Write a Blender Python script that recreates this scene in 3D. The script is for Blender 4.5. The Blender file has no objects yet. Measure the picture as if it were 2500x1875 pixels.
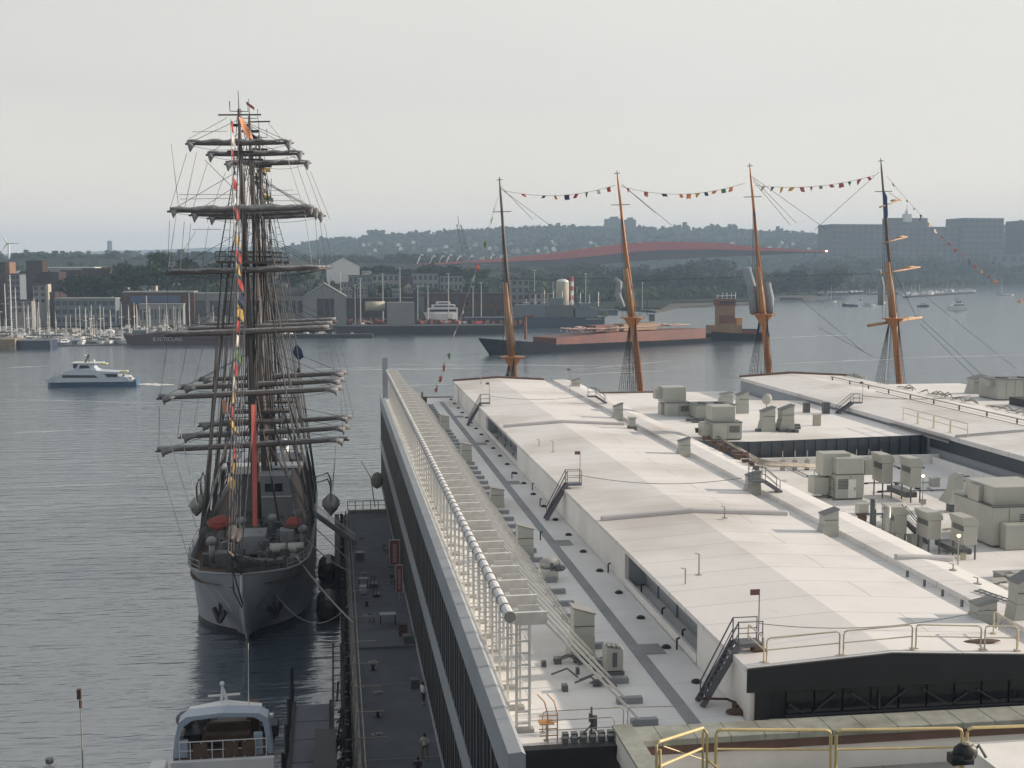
import bpy, bmesh, math, random
from mathutils import Vector, Matrix
R = math.radians
random.seed(7)
SC = bpy.context.scene
COL = SC.collection

# ------------------------------------------------------------ camera, world, sun, exposure
HAZE = .00019
H = 34.0; YAW = R(8.25); PITCH = R(5.57); FPX = 3000.0
cam_d = bpy.data.cameras.new("camera"); cam = bpy.data.objects.new("camera", cam_d); COL.objects.link(cam)
cam.location = (0, 0, H); cam.rotation_euler = (R(90) - PITCH, 0, -YAW)
cam_d.sensor_width = 36; cam_d.lens = FPX / 2500 * 36; cam_d.clip_start = .5; cam_d.clip_end = 40000
SC.camera = cam
SUN_AZ, SUN_EL = R(87), R(17.4)          # azimuth measured from +Y towards +X
VEIL_L = (6.1, 5.85, 5.5, 1); VEIL_R = (7.7, 7.6, 7.05, 1)   # pale haze, brighter on the sun's side
w = bpy.data.worlds.new("World"); SC.world = w; w.use_nodes = True
nt = w.node_tree; nt.nodes.clear()
sky = nt.nodes.new('ShaderNodeTexSky'); sky.sky_type = 'NISHITA'; sky.sun_disc = False
sky.sun_elevation = SUN_EL; sky.sun_rotation = SUN_AZ
sky.air_density = 1.0; sky.dust_density = 6.0; sky.ozone_density = 1.5; sky.altitude = 30
tcw = nt.nodes.new('ShaderNodeTexCoord'); sep = nt.nodes.new('ShaderNodeSeparateXYZ'); nt.links.new(tcw.outputs['Generated'], sep.inputs[0])
mr = nt.nodes.new('ShaderNodeMapRange'); mr.interpolation_type = 'SMOOTHSTEP'; mr.inputs['From Min'].default_value = .36; mr.inputs['From Max'].default_value = .72
mr.inputs['To Min'].default_value = .86; mr.inputs['To Max'].default_value = .32; nt.links.new(sep.outputs['Z'], mr.inputs['Value'])     # low haze layer thins out overhead
mr2 = nt.nodes.new('ShaderNodeMapRange'); mr2.inputs['From Min'].default_value = -.7; mr2.inputs['From Max'].default_value = .9; nt.links.new(sep.outputs['X'], mr2.inputs['Value'])
vc = nt.nodes.new('ShaderNodeMixRGB'); vc.inputs[1].default_value = VEIL_L; vc.inputs[2].default_value = VEIL_R; nt.links.new(mr2.outputs[0], vc.inputs[0])
veil = nt.nodes.new('ShaderNodeMixRGB'); nt.links.new(mr.outputs[0], veil.inputs[0]); lo = nt.nodes.new('ShaderNodeMapRange'); lo.inputs['From Min'].default_value = .0; lo.inputs['From Max'].default_value = .13; nt.links.new(sep.outputs['Z'], lo.inputs['Value'])
vl = nt.nodes.new('ShaderNodeMixRGB'); vl.inputs[1].default_value = (8.9, 8.0, 6.9, 1); nt.links.new(lo.outputs[0], vl.inputs[0]); nt.links.new(vc.outputs[0], vl.inputs[2]); cmp_ = nt.nodes.new('ShaderNodeMapping'); cmp_.inputs['Scale'].default_value = (1, 1, 4); nt.links.new(tcw.outputs['Generated'], cmp_.inputs[0])
cn = nt.nodes.new('ShaderNodeTexNoise'); cn.inputs['Scale'].default_value = 2.2; cn.inputs['Detail'].default_value = 5; nt.links.new(cmp_.outputs[0], cn.inputs['Vector'])
cr = nt.nodes.new('ShaderNodeMapRange'); cr.inputs['From Min'].default_value = .3; cr.inputs['From Max'].default_value = .7; cr.inputs['To Min'].default_value = .965; cr.inputs['To Max'].default_value = 1.035; nt.links.new(cn.outputs[0], cr.inputs['Value'])
vm = nt.nodes.new('ShaderNodeVectorMath'); vm.operation = 'SCALE'; nt.links.new(vl.outputs[0], vm.inputs[0]); nt.links.new(cr.outputs[0], vm.inputs['Scale']); nt.links.new(vm.outputs[0], veil.inputs[2])
bg = nt.nodes.new('ShaderNodeBackground'); bg.inputs[1].default_value = .1
out = nt.nodes.new('ShaderNodeOutputWorld')
nt.links.new(sky.outputs[0], veil.inputs[1]); nt.links.new(veil.outputs[0], bg.inputs[0]); nt.links.new(bg.outputs[0], out.inputs[0])
sl = bpy.data.lights.new("sun", 'SUN'); sl.energy = 4.5; sl.angle = R(.6); sl.color = (1, .85, .70)
so = bpy.data.objects.new("sun", sl); COL.objects.link(so)
sd = Vector((math.sin(SUN_AZ) * math.cos(SUN_EL), math.cos(SUN_AZ) * math.cos(SUN_EL), math.sin(SUN_EL)))
so.rotation_euler = sd.to_track_quat('Z', 'Y').to_euler(); so.location = (300, 0, 200)
SC.view_settings.view_transform = 'Standard'; SC.view_settings.look = 'None'
SC.view_settings.exposure = 0.34; SC.view_settings.gamma = 1
try:
    SC.cycles.volume_bounces = 0; SC.cycles.max_bounces = 6; SC.cycles.diffuse_bounces = 3
    SC.cycles.caustics_reflective = False; SC.cycles.caustics_refractive = False
    SC.cycles.transparent_max_bounces = 12
except Exception: pass

# ------------------------------------------------------------ measuring helpers (photo pixel -> place)
_fw = Vector((math.sin(YAW) * math.cos(PITCH), math.cos(YAW) * math.cos(PITCH), -math.sin(PITCH)))
_rt = Vector((math.cos(YAW), -math.sin(YAW), 0)); _up = _rt.cross(_fw)
def at(px, py, z=None, Y=None):
    d = _fw + _rt * ((px - 1250) / FPX) + _up * ((937.5 - py) / FPX)
    t = (z - H) / d.z if z is not None else Y / d.y
    return Vector((0, 0, H)) + d * t
def mpp(p):                                # metres per photo pixel at a point
    return (Vector(p) - Vector((0, 0, H))).dot(_fw) / FPX

# ------------------------------------------------------------ materials
MATS = {}
def srgb(c):
    return tuple((x / 12.92 if x <= .04045 else ((x + .055) / 1.055) ** 2.4) for x in (v / 255 for v in c))
def mat(name, col, rough=.7, var=.12, scale=1.5, metal=0., bump=0., bscale=20., dirt=0., stretch=(1, 1, 1), emit=None, spec=.5):
    if name in MATS: return MATS[name]
    m = bpy.data.materials.new(name); m.use_nodes = True; t = m.node_tree; b = t.nodes['Principled BSDF']
    N = t.nodes.new; L = t.links.new
    tc = N('ShaderNodeTexCoord'); mp = N('ShaderNodeMapping'); mp.inputs['Scale'].default_value = stretch
    L(tc.outputs['Object'], mp.inputs[0])
    n = N('ShaderNodeTexNoise'); n.inputs['Scale'].default_value = scale; n.inputs['Detail'].default_value = 5; n.inputs['Roughness'].default_value = .65
    L(mp.outputs[0], n.inputs['Vector'])
    r = N('ShaderNodeValToRGB'); r.color_ramp.elements[0].position = .3; r.color_ramp.elements[1].position = .7
    r.color_ramp.elements[0].color = tuple(c * (1 - var) for c in col) + (1,)
    r.color_ramp.elements[1].color = tuple(min(1, c * (1 + var)) for c in col) + (1,)
    L(n.outputs[0], r.inputs[0]); last = r.outputs[0]
    if dirt > 0:
        n2 = N('ShaderNodeTexNoise'); n2.inputs['Scale'].default_value = scale * .23; n2.inputs['Detail'].default_value = 8
        L(tc.outputs['Object'], n2.inputs['Vector'])
        r2 = N('ShaderNodeValToRGB'); r2.color_ramp.elements[0].position = .48; r2.color_ramp.elements[1].position = .68
        r2.color_ramp.elements[0].color = (0, 0, 0, 1); r2.color_ramp.elements[1].color = (dirt, dirt, dirt, 1)
        L(n2.outputs[0], r2.inputs[0])
        mx = N('ShaderNodeMixRGB'); mx.inputs[2].default_value = (col[0] * .45, col[1] * .4, col[2] * .34, 1)
        L(r2.outputs[0], mx.inputs[0]); L(last, mx.inputs[1]); last = mx.outputs[0]
    L(last, b.inputs['Base Color'])
    b.inputs['Roughness'].default_value = rough; b.inputs['Metallic'].default_value = metal
    b.inputs['Specular IOR Level'].default_value = spec
    if bump > 0:
        n3 = N('ShaderNodeTexNoise'); n3.inputs['Scale'].default_value = bscale; n3.inputs['Detail'].default_value = 4
        L(mp.outputs[0], n3.inputs['Vector'])
        bp = N('ShaderNodeBump'); bp.inputs['Strength'].default_value = bump; bp.inputs['Distance'].default_value = .05
        L(n3.outputs[0], bp.inputs['Height']); L(bp.outputs[0], b.inputs['Normal'])
    if emit:
        b.inputs['Emission Color'].default_value = tuple(emit[:3]) + (1,); b.inputs['Emission Strength'].default_value = emit[3]
    MATS[name] = m
    return m
def seamed(name, col, rough=.6, row=3.0, brick=26., seam=.55, swap=False, dirt=.5, seamw=.035):
    """roof membrane: wide sheets with thin lapped seams, faint stains"""
    if name in MATS: return MATS[name]
    m = mat(name, col, rough, .04, .35, dirt=dirt, bump=.15, bscale=1.3)
    t = m.node_tree; N = t.nodes.new; L = t.links.new; b = t.nodes['Principled BSDF']
    src = b.inputs['Base Color'].links[0].from_socket
    tc = N('ShaderNodeTexCoord'); mp = N('ShaderNodeMapping'); L(tc.outputs['Object'], mp.inputs[0])
    if swap: mp.inputs['Rotation'].default_value = (0, 0, R(90))
    wn = N('ShaderNodeTexNoise'); wn.inputs['Scale'].default_value = .25; L(tc.outputs['Object'], wn.inputs['Vector'])
    ad = N('ShaderNodeMixRGB'); ad.blend_type = 'ADD'; ad.inputs[0].default_value = .35
    L(mp.outputs[0], ad.inputs[1]); L(wn.outputs['Color'], ad.inputs[2])
    n4 = N('ShaderNodeTexNoise'); n4.inputs['Scale'].default_value = 1.6; n4.inputs['Detail'].default_value = 9; n4.inputs['Roughness'].default_value = .75
    mp4 = N('ShaderNodeMapping'); mp4.inputs['Scale'].default_value = (1, .35, 1); L(tc.outputs['Object'], mp4.inputs[0]); L(mp4.outputs[0], n4.inputs['Vector'])
    r4 = N('ShaderNodeValToRGB'); r4.color_ramp.elements[0].position = .60; r4.color_ramp.elements[1].position = .80; r4.color_ramp.elements[0].color = (1, 1, 1, 1); r4.color_ramp.elements[1].color = (.80, .77, .73, 1); L(n4.outputs[0], r4.inputs[0])
    m4 = N('ShaderNodeMixRGB'); m4.blend_type = 'MULTIPLY'; m4.inputs[0].default_value = 1; L(src, m4.inputs[1]); L(r4.outputs[0], m4.inputs[2]); src = m4.outputs[0]
    br = N('ShaderNodeTexBrick'); br.inputs['Scale'].default_value = 1; br.inputs['Brick Width'].default_value = brick
    br.inputs['Row Height'].default_value = row; br.inputs['Mortar Size'].default_value = seamw; br.inputs['Mortar Smooth'].default_value = .4
    br.inputs['Color1'].default_value = (1, 1, 1, 1); br.inputs['Color2'].default_value = (.975, .975, .97, 1); br.inputs['Mortar'].default_value = (seam, seam, seam, 1)
    L(ad.outputs[0], br.inputs['Vector'])
    mu = N('ShaderNodeMixRGB'); mu.blend_type = 'MULTIPLY'; mu.inputs[0].default_value = 1
    L(src, mu.inputs[1]); L(br.outputs[0], mu.inputs[2]); L(mu.outputs[0], b.inputs['Base Color'])
    return m

M_white = seamed('roof_white', (.745, .735, .722), .6)
M_whiteL = seamed('roof_low', (.78, .775, .76), .6, row=4.2, brick=11, seam=.8, dirt=.45)
M_wallw = mat('white_wall', (.80, .795, .77), .65, .06, .6, dirt=.25)
M_pad = mat('walkway_pad', (.30, .31, .32), .8, .08, 1.2, dirt=.3)
M_grey = mat('grey_panel', (.24, .26, .28), .5, .07, .5, dirt=.2)
M_pgrey = mat('pale_grey_panel', (.34, .375, .41), .55, .06, .6, dirt=.2)
M_fglass = mat('facade_glass', (.008, .011, .016), .6, .2, .8, spec=.12)
M_dglass = mat('dark_glass', (.012, .016, .022), .12, .2, .8)
M_black = mat('black_cladding', (.008, .011, .016), .5, .25, .6)
M_navy = mat('navy_fascia', (.055, .07, .088), .45, .15, .4)
M_brown = mat('brown_coping', (.13, .075, .062), .5, .2, 1.)
M_stone = mat('weathered_coping', (.30, .32, .28), .8, .2, 1.6, dirt=.6, bump=.3)
M_steel = mat('galvanised_steel', (.36, .36, .34), .45, .12, 2., metal=.25, dirt=.2)
M_steelw = mat('pale_painted_steel', (.68, .67, .64), .5, .12, 2., dirt=.3)
M_pipe = mat('white_pipe', (.72, .73, .74), .4, .06, 1.)
M_hvac = mat('hvac_casing', (.40, .41, .38), .5, .07, .8, metal=.1, dirt=.25)
M_hvacd = mat('hvac_dark', (.10, .11, .115), .5, .15, 1.)
M_ladder = mat('stair_grey', (.12, .125, .145), .5, .1, 1.)
M_yel = mat('yellow_rail', (.62, .50, .24), .5, .12, 3., dirt=.25)
M_cream = mat('cream_rail', (.56, .50, .38), .5, .12, 3., dirt=.25)
M_rust = mat('rusty_metal', (.09, .055, .04), .8, .35, 3.)
M_drain = mat('black_drain', (.02, .02, .022), .6, .3, 4.)
M_deck = mat('apron_deck', (.105, .117, .135), .8, .2, .6, dirt=.7, bump=.2, bscale=3)
M_pile = mat('tarred_pile', (.022, .022, .024), .7, .3, 2.)
M_pole = mat('weathered_pole', (.33, .30, .26), .7, .25, 2.)
M_rope = mat('rope', (.32, .31, .29), .85, .15, 8.)
M_rig = mat('tarred_rigging', (.034, .034, .038), .7, .15, 8.)
M_hull = mat('pale_grey_hull', (.33, .355, .385), .5, .08, .5, dirt=.6, stretch=(1, 1, .25))
M_boot = mat('black_bottom', (.012, .012, .014), .5, .3, 1.)
M_mastd = mat('dark_mast', (.060, .050, .048), .55, .2, .7, stretch=(1, 1, .2))
M_mastb = mat('brown_mast', (.115, .095, .085), .6, .2, .7, stretch=(1, 1, .2))
M_yard = mat('dark_yard', (.085, .068, .066), .6, .25, .8)
M_sail = mat('furled_grey_canvas', (.25, .255, .27), .9, .3, 2.5, bump=1., bscale=3)
M_tan = mat('tan_mast', (.47, .20, .075), .5, .12, .8, stretch=(1, 1, .2))
M_tand = mat('weathered_tan_mast', (.36, .22, .13), .6, .3, .7, stretch=(1, 1, .3))
M_red = mat('red_paint', (.42, .045, .03), .5, .15, 1.)
M_orange = mat('orange_banner', (.50, .12, .10), .8, .3, .6, stretch=(1, 1, .4))
M_wood = mat('teak', (.10, .065, .045), .7, .25, 2.)
M_whitep = mat('white_paint', (.66, .67, .67), .35, .05, 1.)
M_bluep = mat('pale_blue_hull', (.34, .41, .50), .35, .06, .6)
M_navyhull = mat('dark_blue_hull', (.035, .05, .085), .4, .12, .6)
M_flagblue = mat('blue_flag', (.025, .06, .17), .8, .15, 3.)
M_yelf = mat('yellow_cloth', (.55, .36, .09), .8, .15, 3.)
M_redf = mat('red_cloth', (.42, .06, .055), .8, .15, 3.)
M_whf = mat('white_cloth', (.62, .60, .57), .8, .08, 3.)
M_dkf = mat('navy_cloth', (.04, .05, .11), .8, .15, 3.)
M_grf = mat('green_cloth', (.10, .22, .09), .8, .15, 3.)
M_lamp = mat('lit_lamp', (.9, .8, .5), .5, 0., 1., emit=(1., .85, .35, 5.))

# ------------------------------------------------------------ mesh builder
class MB:
    def __init__(s): s.v = []; s.f = []; s.c = []
    def add(s, vs, fs):
        n = len(s.v); s.c.append((n, len(s.f))); s.v += [tuple(p) for p in vs]; s.f += [tuple(i + n for i in f) for f in fs]; return s
    def obox(s, c, ax, ay, az):
        c = Vector(c); ax = Vector(ax); ay = Vector(ay); az = Vector(az)
        vs = [c + ax * i + ay * j + az * k for k in (-1, 1) for j in (-1, 1) for i in (-1, 1)]
        return s.add(vs, [(0, 2, 3, 1), (4, 5, 7, 6), (0, 1, 5, 4), (2, 6, 7, 3), (0, 4, 6, 2), (1, 3, 7, 5)])
    def box(s, x0, x1, y0, y1, z0, z1):
        return s.obox(((x0 + x1) / 2, (y0 + y1) / 2, (z0 + z1) / 2), ((x1 - x0) / 2, 0, 0), (0, (y1 - y0) / 2, 0), (0, 0, (z1 - z0) / 2))
    def boxc(s, c, sz, rz=0):
        a = Vector((math.cos(rz), math.sin(rz), 0)); b = Vector((-math.sin(rz), math.cos(rz), 0))
        return s.obox(c, a * sz[0] / 2, b * sz[1] / 2, (0, 0, sz[2] / 2))
    def bar(s, p, q, w, h=None):
        p = Vector(p); q = Vector(q); d = q - p; h = h or w
        if d.length < 1e-6: return s
        u = Vector((0, 0, 1)) if abs(d.normalized().z) < .95 else Vector((0, 1, 0))
        a = d.cross(u).normalized(); b = a.cross(d).normalized()
        return s.obox((p + q) / 2, a * w / 2, d / 2, b * h / 2)
    def tube(s, p, q, r0, r1=None, n=6):
        return s.path([p, q], [r0, r0 if r1 is None else r1], n)
    def path(s, pts, r, n=6, cap=True):
        pts = [Vector(p) for p in pts]; k = len(pts)
        rs = r if isinstance(r, (list, tuple)) else [r] * k
        base = len(s.v); s.c.append((base, len(s.f)))
        for i, p in enumerate(pts):
            d = (pts[min(i + 1, k - 1)] - pts[max(i - 1, 0)])
            if d.length < 1e-9: d = Vector((0, 0, 1))
            d.normalize(); u = Vector((0, 0, 1)) if abs(d.z) < .9 else Vector((1, 0, 0))
            a = d.cross(u).normalized(); b = d.cross(a).normalized()
            for j in range(n):
                t = 2 * math.pi * j / n; s.v.append(tuple(p + a * math.cos(t) * rs[i] + b * math.sin(t) * rs[i]))
        for i in range(k - 1):
            for j in range(n):
                a0 = base + i * n + j; a1 = base + i * n + (j + 1) % n
                s.f.append((a0, a1, a1 + n, a0 + n))
        if cap:
            s.f.append(tuple(base + j for j in reversed(range(n)))); s.f.append(tuple(base + (k - 1) * n + j for j in range(n)))
        return s
    def prism(s, poly, z0, z1):
        n = len(poly); vs = [(x, y, z0) for x, y in poly] + [(x, y, z1) for x, y in poly]
        return s.add(vs, [tuple(reversed(range(n))), tuple(range(n, 2 * n))] + [(i, (i + 1) % n, n + (i + 1) % n, n + i) for i in range(n)])
    def extr(s, poly, p, d):
        """polygon of 3d points p extruded along d"""
        n = len(p); d = Vector(d); vs = [Vector(a) for a in p] + [Vector(a) + d for a in p]
        return s.add(vs, [tuple(reversed(range(n))), tuple(range(n, 2 * n))] + [(i, (i + 1) % n, n + (i + 1) % n, n + i) for i in range(n)])
    def poly(s, pts): return s.add(pts, [tuple(range(len(pts)))])
    def loft(s, rings, close=False, capends=True):
        n = len(rings[0]); base = len(s.v); s.c.append((base, len(s.f)))
        for r in rings: s.v += [tuple(p) for p in r]
        m = n if close else n - 1
        for i in range(len(rings) - 1):
            for j in range(m):
                a = base + i * n + j; b = base + i * n + (j + 1) % n
                s.f.append((a, b, b + n, a + n))
        if capends:
            s.f.append(tuple(base + j for j in reversed(range(n)))); s.f.append(tuple(base + (len(rings) - 1) * n + j for j in range(n)))
        return s
    def lathe(s, c, prof, n=12):
        c = Vector(c)
        return s.loft([[c + Vector((r * math.cos(2 * math.pi * j / n), r * math.sin(2 * math.pi * j / n), z)) for j in range(n)] for r, z in prof], close=True)
    def ell(s, c, rx, ry, rz, n=10, m=6):
        c = Vector(c)
        return s.loft([[c + Vector((rx * math.sin(a) * math.cos(2 * math.pi * j / n), ry * math.sin(a) * math.sin(2 * math.pi * j / n), rz * math.cos(a))) for j in range(n)] for a in [math.pi * (.02 + .96 * i / m) for i in range(m + 1)]], close=True)
    def merge(s, o): return s.add(o.v, o.f)
    def each(s, name, m, parent=None, **k):
        """every box that was added becomes an object of its own"""
        o = None
        for i, (v0, f0) in enumerate(s.c):
            v1, f1 = s.c[i + 1] if i + 1 < len(s.c) else (len(s.v), len(s.f))
            q = MB(); q.v = s.v[v0:v1]; q.f = [tuple(j - v0 for j in f) for f in s.f[f0:f1]]; o = q.build(name, m, parent, **k)
        return o
    def build(s, name, m, parent=None, smooth=False, bevel=0):
        me = bpy.data.meshes.new(name)
        off = Vector((0, 0, 0)); p = parent
        while p is not None: off += Vector(p.location); p = p.parent
        me.from_pydata([(x - off.x, y - off.y, z - off.z) for x, y, z in s.v], [], s.f); me.update()
        bm = bmesh.new(); bm.from_mesh(me); bmesh.ops.recalc_face_normals(bm, faces=bm.faces)
        if bevel:
            bmesh.ops.bevel(bm, geom=[e for e in bm.edges if len(e.link_faces) == 2 and e.calc_face_angle(0) > .6], offset=bevel, segments=1, affect='EDGES')
        bm.to_mesh(me); bm.free()
        if smooth:
            for pl in me.polygons: pl.use_smooth = True
        me.materials.append(m)
        o = bpy.data.objects.new(name, me); COL.objects.link(o); o.parent = parent
        return o
def tag(o, label, cat, group=None):
    o['label'] = label; o['category'] = cat
    if group: o['group'] = group
    return o
def struct(o, kind='structure'): o['kind'] = kind; return o
def thing(name, label, cat, loc, group=None):
    o = bpy.data.objects.new(name, None); COL.objects.link(o); o.location = loc; o.empty_display_size = .3
    return tag(o, label, cat, group)
def copy_tree(o, parent=None):
    c = o.copy(); COL.objects.link(c); c.parent = parent
    for ch in list(o.children): copy_tree(ch, c)
    return c
def dup(o, loc, label=None, rz=None, scale=None):
    c = copy_tree(o); c.location = loc
    if label: c['label'] = label
    if rz is not None: c.rotation_euler = (0, 0, rz)
    if scale is not None: c.scale = (scale,) * 3 if not isinstance(scale, tuple) else scale
    return c
def sag(p, q, s, n=10):
    p = Vector(p); q = Vector(q)
    return [p.lerp(q, i / n) - Vector((0, 0, 4 * s * (i / n) * (1 - i / n))) for i in range(n + 1)]
# ============================================================ WATER
def water_mat():
    m = bpy.data.materials.new('harbour_water'); m.use_nodes = True; t = m.node_tree; b = t.nodes['Principled BSDF']
    N = t.nodes.new; L = t.links.new
    b.inputs['Base Color'].default_value = (.07, .115, .145, 1); b.inputs['Roughness'].default_value = .13
    b.inputs['IOR'].default_value = 4.2
    b.inputs['Specular Tint'].default_value = (.96, .985, 1, 1)
    tc = N('ShaderNodeTexCoord')
    def noise(sx, sy, rot, det=3, ro=.5, sc=1.):
        mp = N('ShaderNodeMapping'); mp.inputs['Scale'].default_value = (sx, sy, 1); mp.inputs['Rotation'].default_value = (0, 0, rot)
        L(tc.outputs['Object'], mp.inputs[0]); n = N('ShaderNodeTexNoise'); n.inputs['Scale'].default_value = sc
        n.inputs['Detail'].default_value = det; n.inputs['Roughness'].default_value = ro; L(mp.outputs[0], n.inputs['Vector']); return n.outputs[0]
    a = noise(.10, .55, R(6), 3, .55)          # long low swell
    c = noise(.6, 1.9, R(-9), 3, .6)           # chop
    e = noise(.012, .05, R(4), 2, .5)          # wind streaks
    rr = N('ShaderNodeValToRGB'); rr.color_ramp.elements[0].position = .38; rr.color_ramp.elements[1].position = .62
    rr.color_ramp.elements[0].color = (.25, .25, .25, 1); rr.color_ramp.elements[1].color = (1, 1, 1, 1); L(e, rr.inputs[0])
    mu = N('ShaderNodeMath'); mu.operation = 'MULTIPLY'; L(c, mu.inputs[0]); L(rr.outputs[0], mu.inputs[1])
    m2 = N('ShaderNodeMath'); m2.operation = 'MULTIPLY'; m2.inputs[1].default_value = .30; L(mu.outputs[0], m2.inputs[0])
    ad = N('ShaderNodeMath'); ad.operation = 'ADD'; L(a, ad.inputs[0]); L(m2.outputs[0], ad.inputs[1])
    bp = N('ShaderNodeBump'); bp.inputs['Strength'].default_value = 1.; bp.inputs['Distance'].default_value = WAVE
    L(ad.outputs[0], bp.inputs['Height']); L(bp.outputs[0], b.inputs['Normal'])
    cm = N('ShaderNodeMixRGB'); cm.inputs[1].default_value = (.035, .058, .078, 1); cm.inputs[2].default_value = (.105, .14, .165, 1); L(e, cm.inputs[0]); L(cm.outputs[0], b.inputs['Base Color'])
    return m
WAVE = .31
b = MB(); b.poly([(-9000, -300, 0), (9000, -300, 0), (9000, 9500, 0), (-9000, 9500, 0)])
struct(b.build('water', water_mat()))
# wakes: low ridges of disturbed, paler water
M_wake = mat('wake_water', (.30, .33, .35), .3, .3, .3, bump=1., bscale=1.2, stretch=(.3, 1, 1))
M_foam = mat('white_foam', (.62, .63, .62), .8, .2, .5)
def streak(px0, py0, px1, py1, wpx, name='wake_streak', m=None, n=14):
    pts = []
    for i in range(n + 1):
        t = i / n; py = py0 + (py1 - py0) * t + random.uniform(-.6, .6); px = px0 + (px1 - px0) * t
        ww = wpx * (.25 + .75 * math.sin(math.pi * t)) * random.uniform(.5, 1.2)
        pts.append((at(px, py - ww / 2, z=.012), at(px, py + ww / 2, z=.012)))
    return pts
b = MB()
for a in [(0, 899, 120, 893, 2.2), (0, 1192, 330, 1180, 4), (850, 902, 1190, 900, 2.2), (960, 890, 1560, 893, 1.6), (640, 907, 960, 895, 1.5), (1400, 903, 1640, 880, 2),
          (1380, 915, 1620, 905, 2), (1880, 825, 2100, 816, 1.6), (1900, 888, 2200, 876, 2.), (2200, 873, 2500, 866, 1.8), (0, 1058, 300, 1046, 2.5), (0, 975, 420, 985, 1.8), (840, 945, 1100, 938, 2)]:
    p = streak(*a)
    for i in range(len(p) - 1): b.poly([p[i][0], p[i + 1][0], p[i + 1][1], p[i][1]])
struct(b.build('wake', M_wake))
b = MB(); p = streak(316, 938, 425, 940, 6, n=12)
for i in range(len(p) - 1): b.poly([p[i][0] + Vector((0, 0, .03)), p[i + 1][0] + Vector((0, 0, .03)), p[i + 1][1] + Vector((0, 0, .03)), p[i][1] + Vector((0, 0, .03))])
struct(b.build('foam', M_foam))

# ============================================================ LAND, HILLS
M_land = mat('shore_ground', (0.022, 0.028, 0.018), .95, .3, .01, dirt=.2, spec=.05)
M_hill = mat('wooded_hill', (0.017, 0.026, 0.017), 1., .35, .012, spec=.05)
M_quay = mat('quay_wall', (0.042, 0.042, 0.0408), .9, .3, .15, spec=.05)
M_leaf = [mat('foliage_a', (0.03, 0.051, 0.021), .9, .5, .25, spec=.05), mat('foliage_b', (0.0413, 0.0638, 0.0263), .9, .5, .25, spec=.05), mat('foliage_c', (0.0196, 0.035, 0.0182), .9, .5, .25, spec=.05)]
M_bark = mat('bark', (.07, .055, .04), .9, .3, 2., spec=.05)
def sheet(name, pxpts, z, m, far=None, back=2600):
    """flat land: shoreline given by photo pixels on the water, running back"""
    front = [at(px, py, z=0) for px, py in pxpts]
    poly = [(p.x, p.y) for p in front]
    x0 = poly[0][0]; x1 = poly[-1][0]
    poly += [(x1 * 1.05 + (back - poly[-1][1]) * .45, back), (x0 - (back - poly[0][1]) * .45, back)]
    b = MB(); b.prism(poly, -1., z); return struct(b.build(name, m))
sheet('shore', [(-260, 820), (0, 812), (310, 806), (620, 800), (700, 806), (900, 806), (1190, 796), (1330, 790), (1475, 775), (1500, 757), (1612, 760), (1640, 745), (1830, 741), (1900, 726), (2010, 718), (2300, 703), (2620, 694)], 2.6, M_land, back=3300)

def hill(name, prof, Y, depth, m, seed=1, rough=4.):
    rnd = random.Random(seed); rings = []
    fine = []
    for i in range(len(prof) - 1):
        (x0, y0), (x1, y1) = prof[i], prof[i + 1]; n = max(1, int(abs(x1 - x0) / 14))
        fine += [(x0 + (x1 - x0) * k / n, y0 + (y1 - y0) * k / n) for k in range(n)]
    fine.append(prof[-1])
    for fr, zz in [(-.55, 0), (-.42, .25), (-.28, .5), (-.15, .78), (-.05, .95), (0, 1), (.12, .9), (.4, .4), (.6, 0)]:
        r = []
        for px, py in fine:
            top = at(px, py, Y=Y)
            r.append((top.x * (1 + fr * depth / Y), Y + fr * depth, max(1, top.z * zz + (rnd.uniform(-rough, rough) if 0 < zz < 1 else 0))))
        rings.append(r)
    b = MB(); b.loft(rings, capends=False); return struct(b.build(name, m)), fine
RIDGE = [(x_, y_ + 5) for x_, y_ in [(640, 640), (668, 618), (700, 606), (740, 598), (790, 588), (830, 584), (870, 583), (905, 575), (960, 576), (1010, 574), (1060, 572), (1100, 566), (1180, 562), (1240, 558), (1310, 556), (1400, 556), (1480, 556), (1540, 558), (1640, 558), (1720, 560), (1780, 558), (1850, 566), (1900, 566), (1960, 570), (2030, 574), (2120, 570), (2250, 560), (2330, 560), (2450, 552), (2520, 548), (2640, 556)]]
hill('hills', RIDGE, 3000, 1700, M_hill, 3)
hill('hills', [(-260, 618), (0, 620), (100, 618), (200, 616), (260, 612), (330, 611), (430, 608), (520, 604), (600, 601), (680, 604), (800, 610), (1000, 612)], 6400, 1600, M_hill, 5)
struct(hill('terrain', [(-300, 636), (0, 633), (120, 628), (240, 630), (400, 634), (560, 634), (700, 640), (900, 640), (1200, 648), (1500, 650)], 1500, 700, M_land, 6, 1.)[0])

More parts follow.
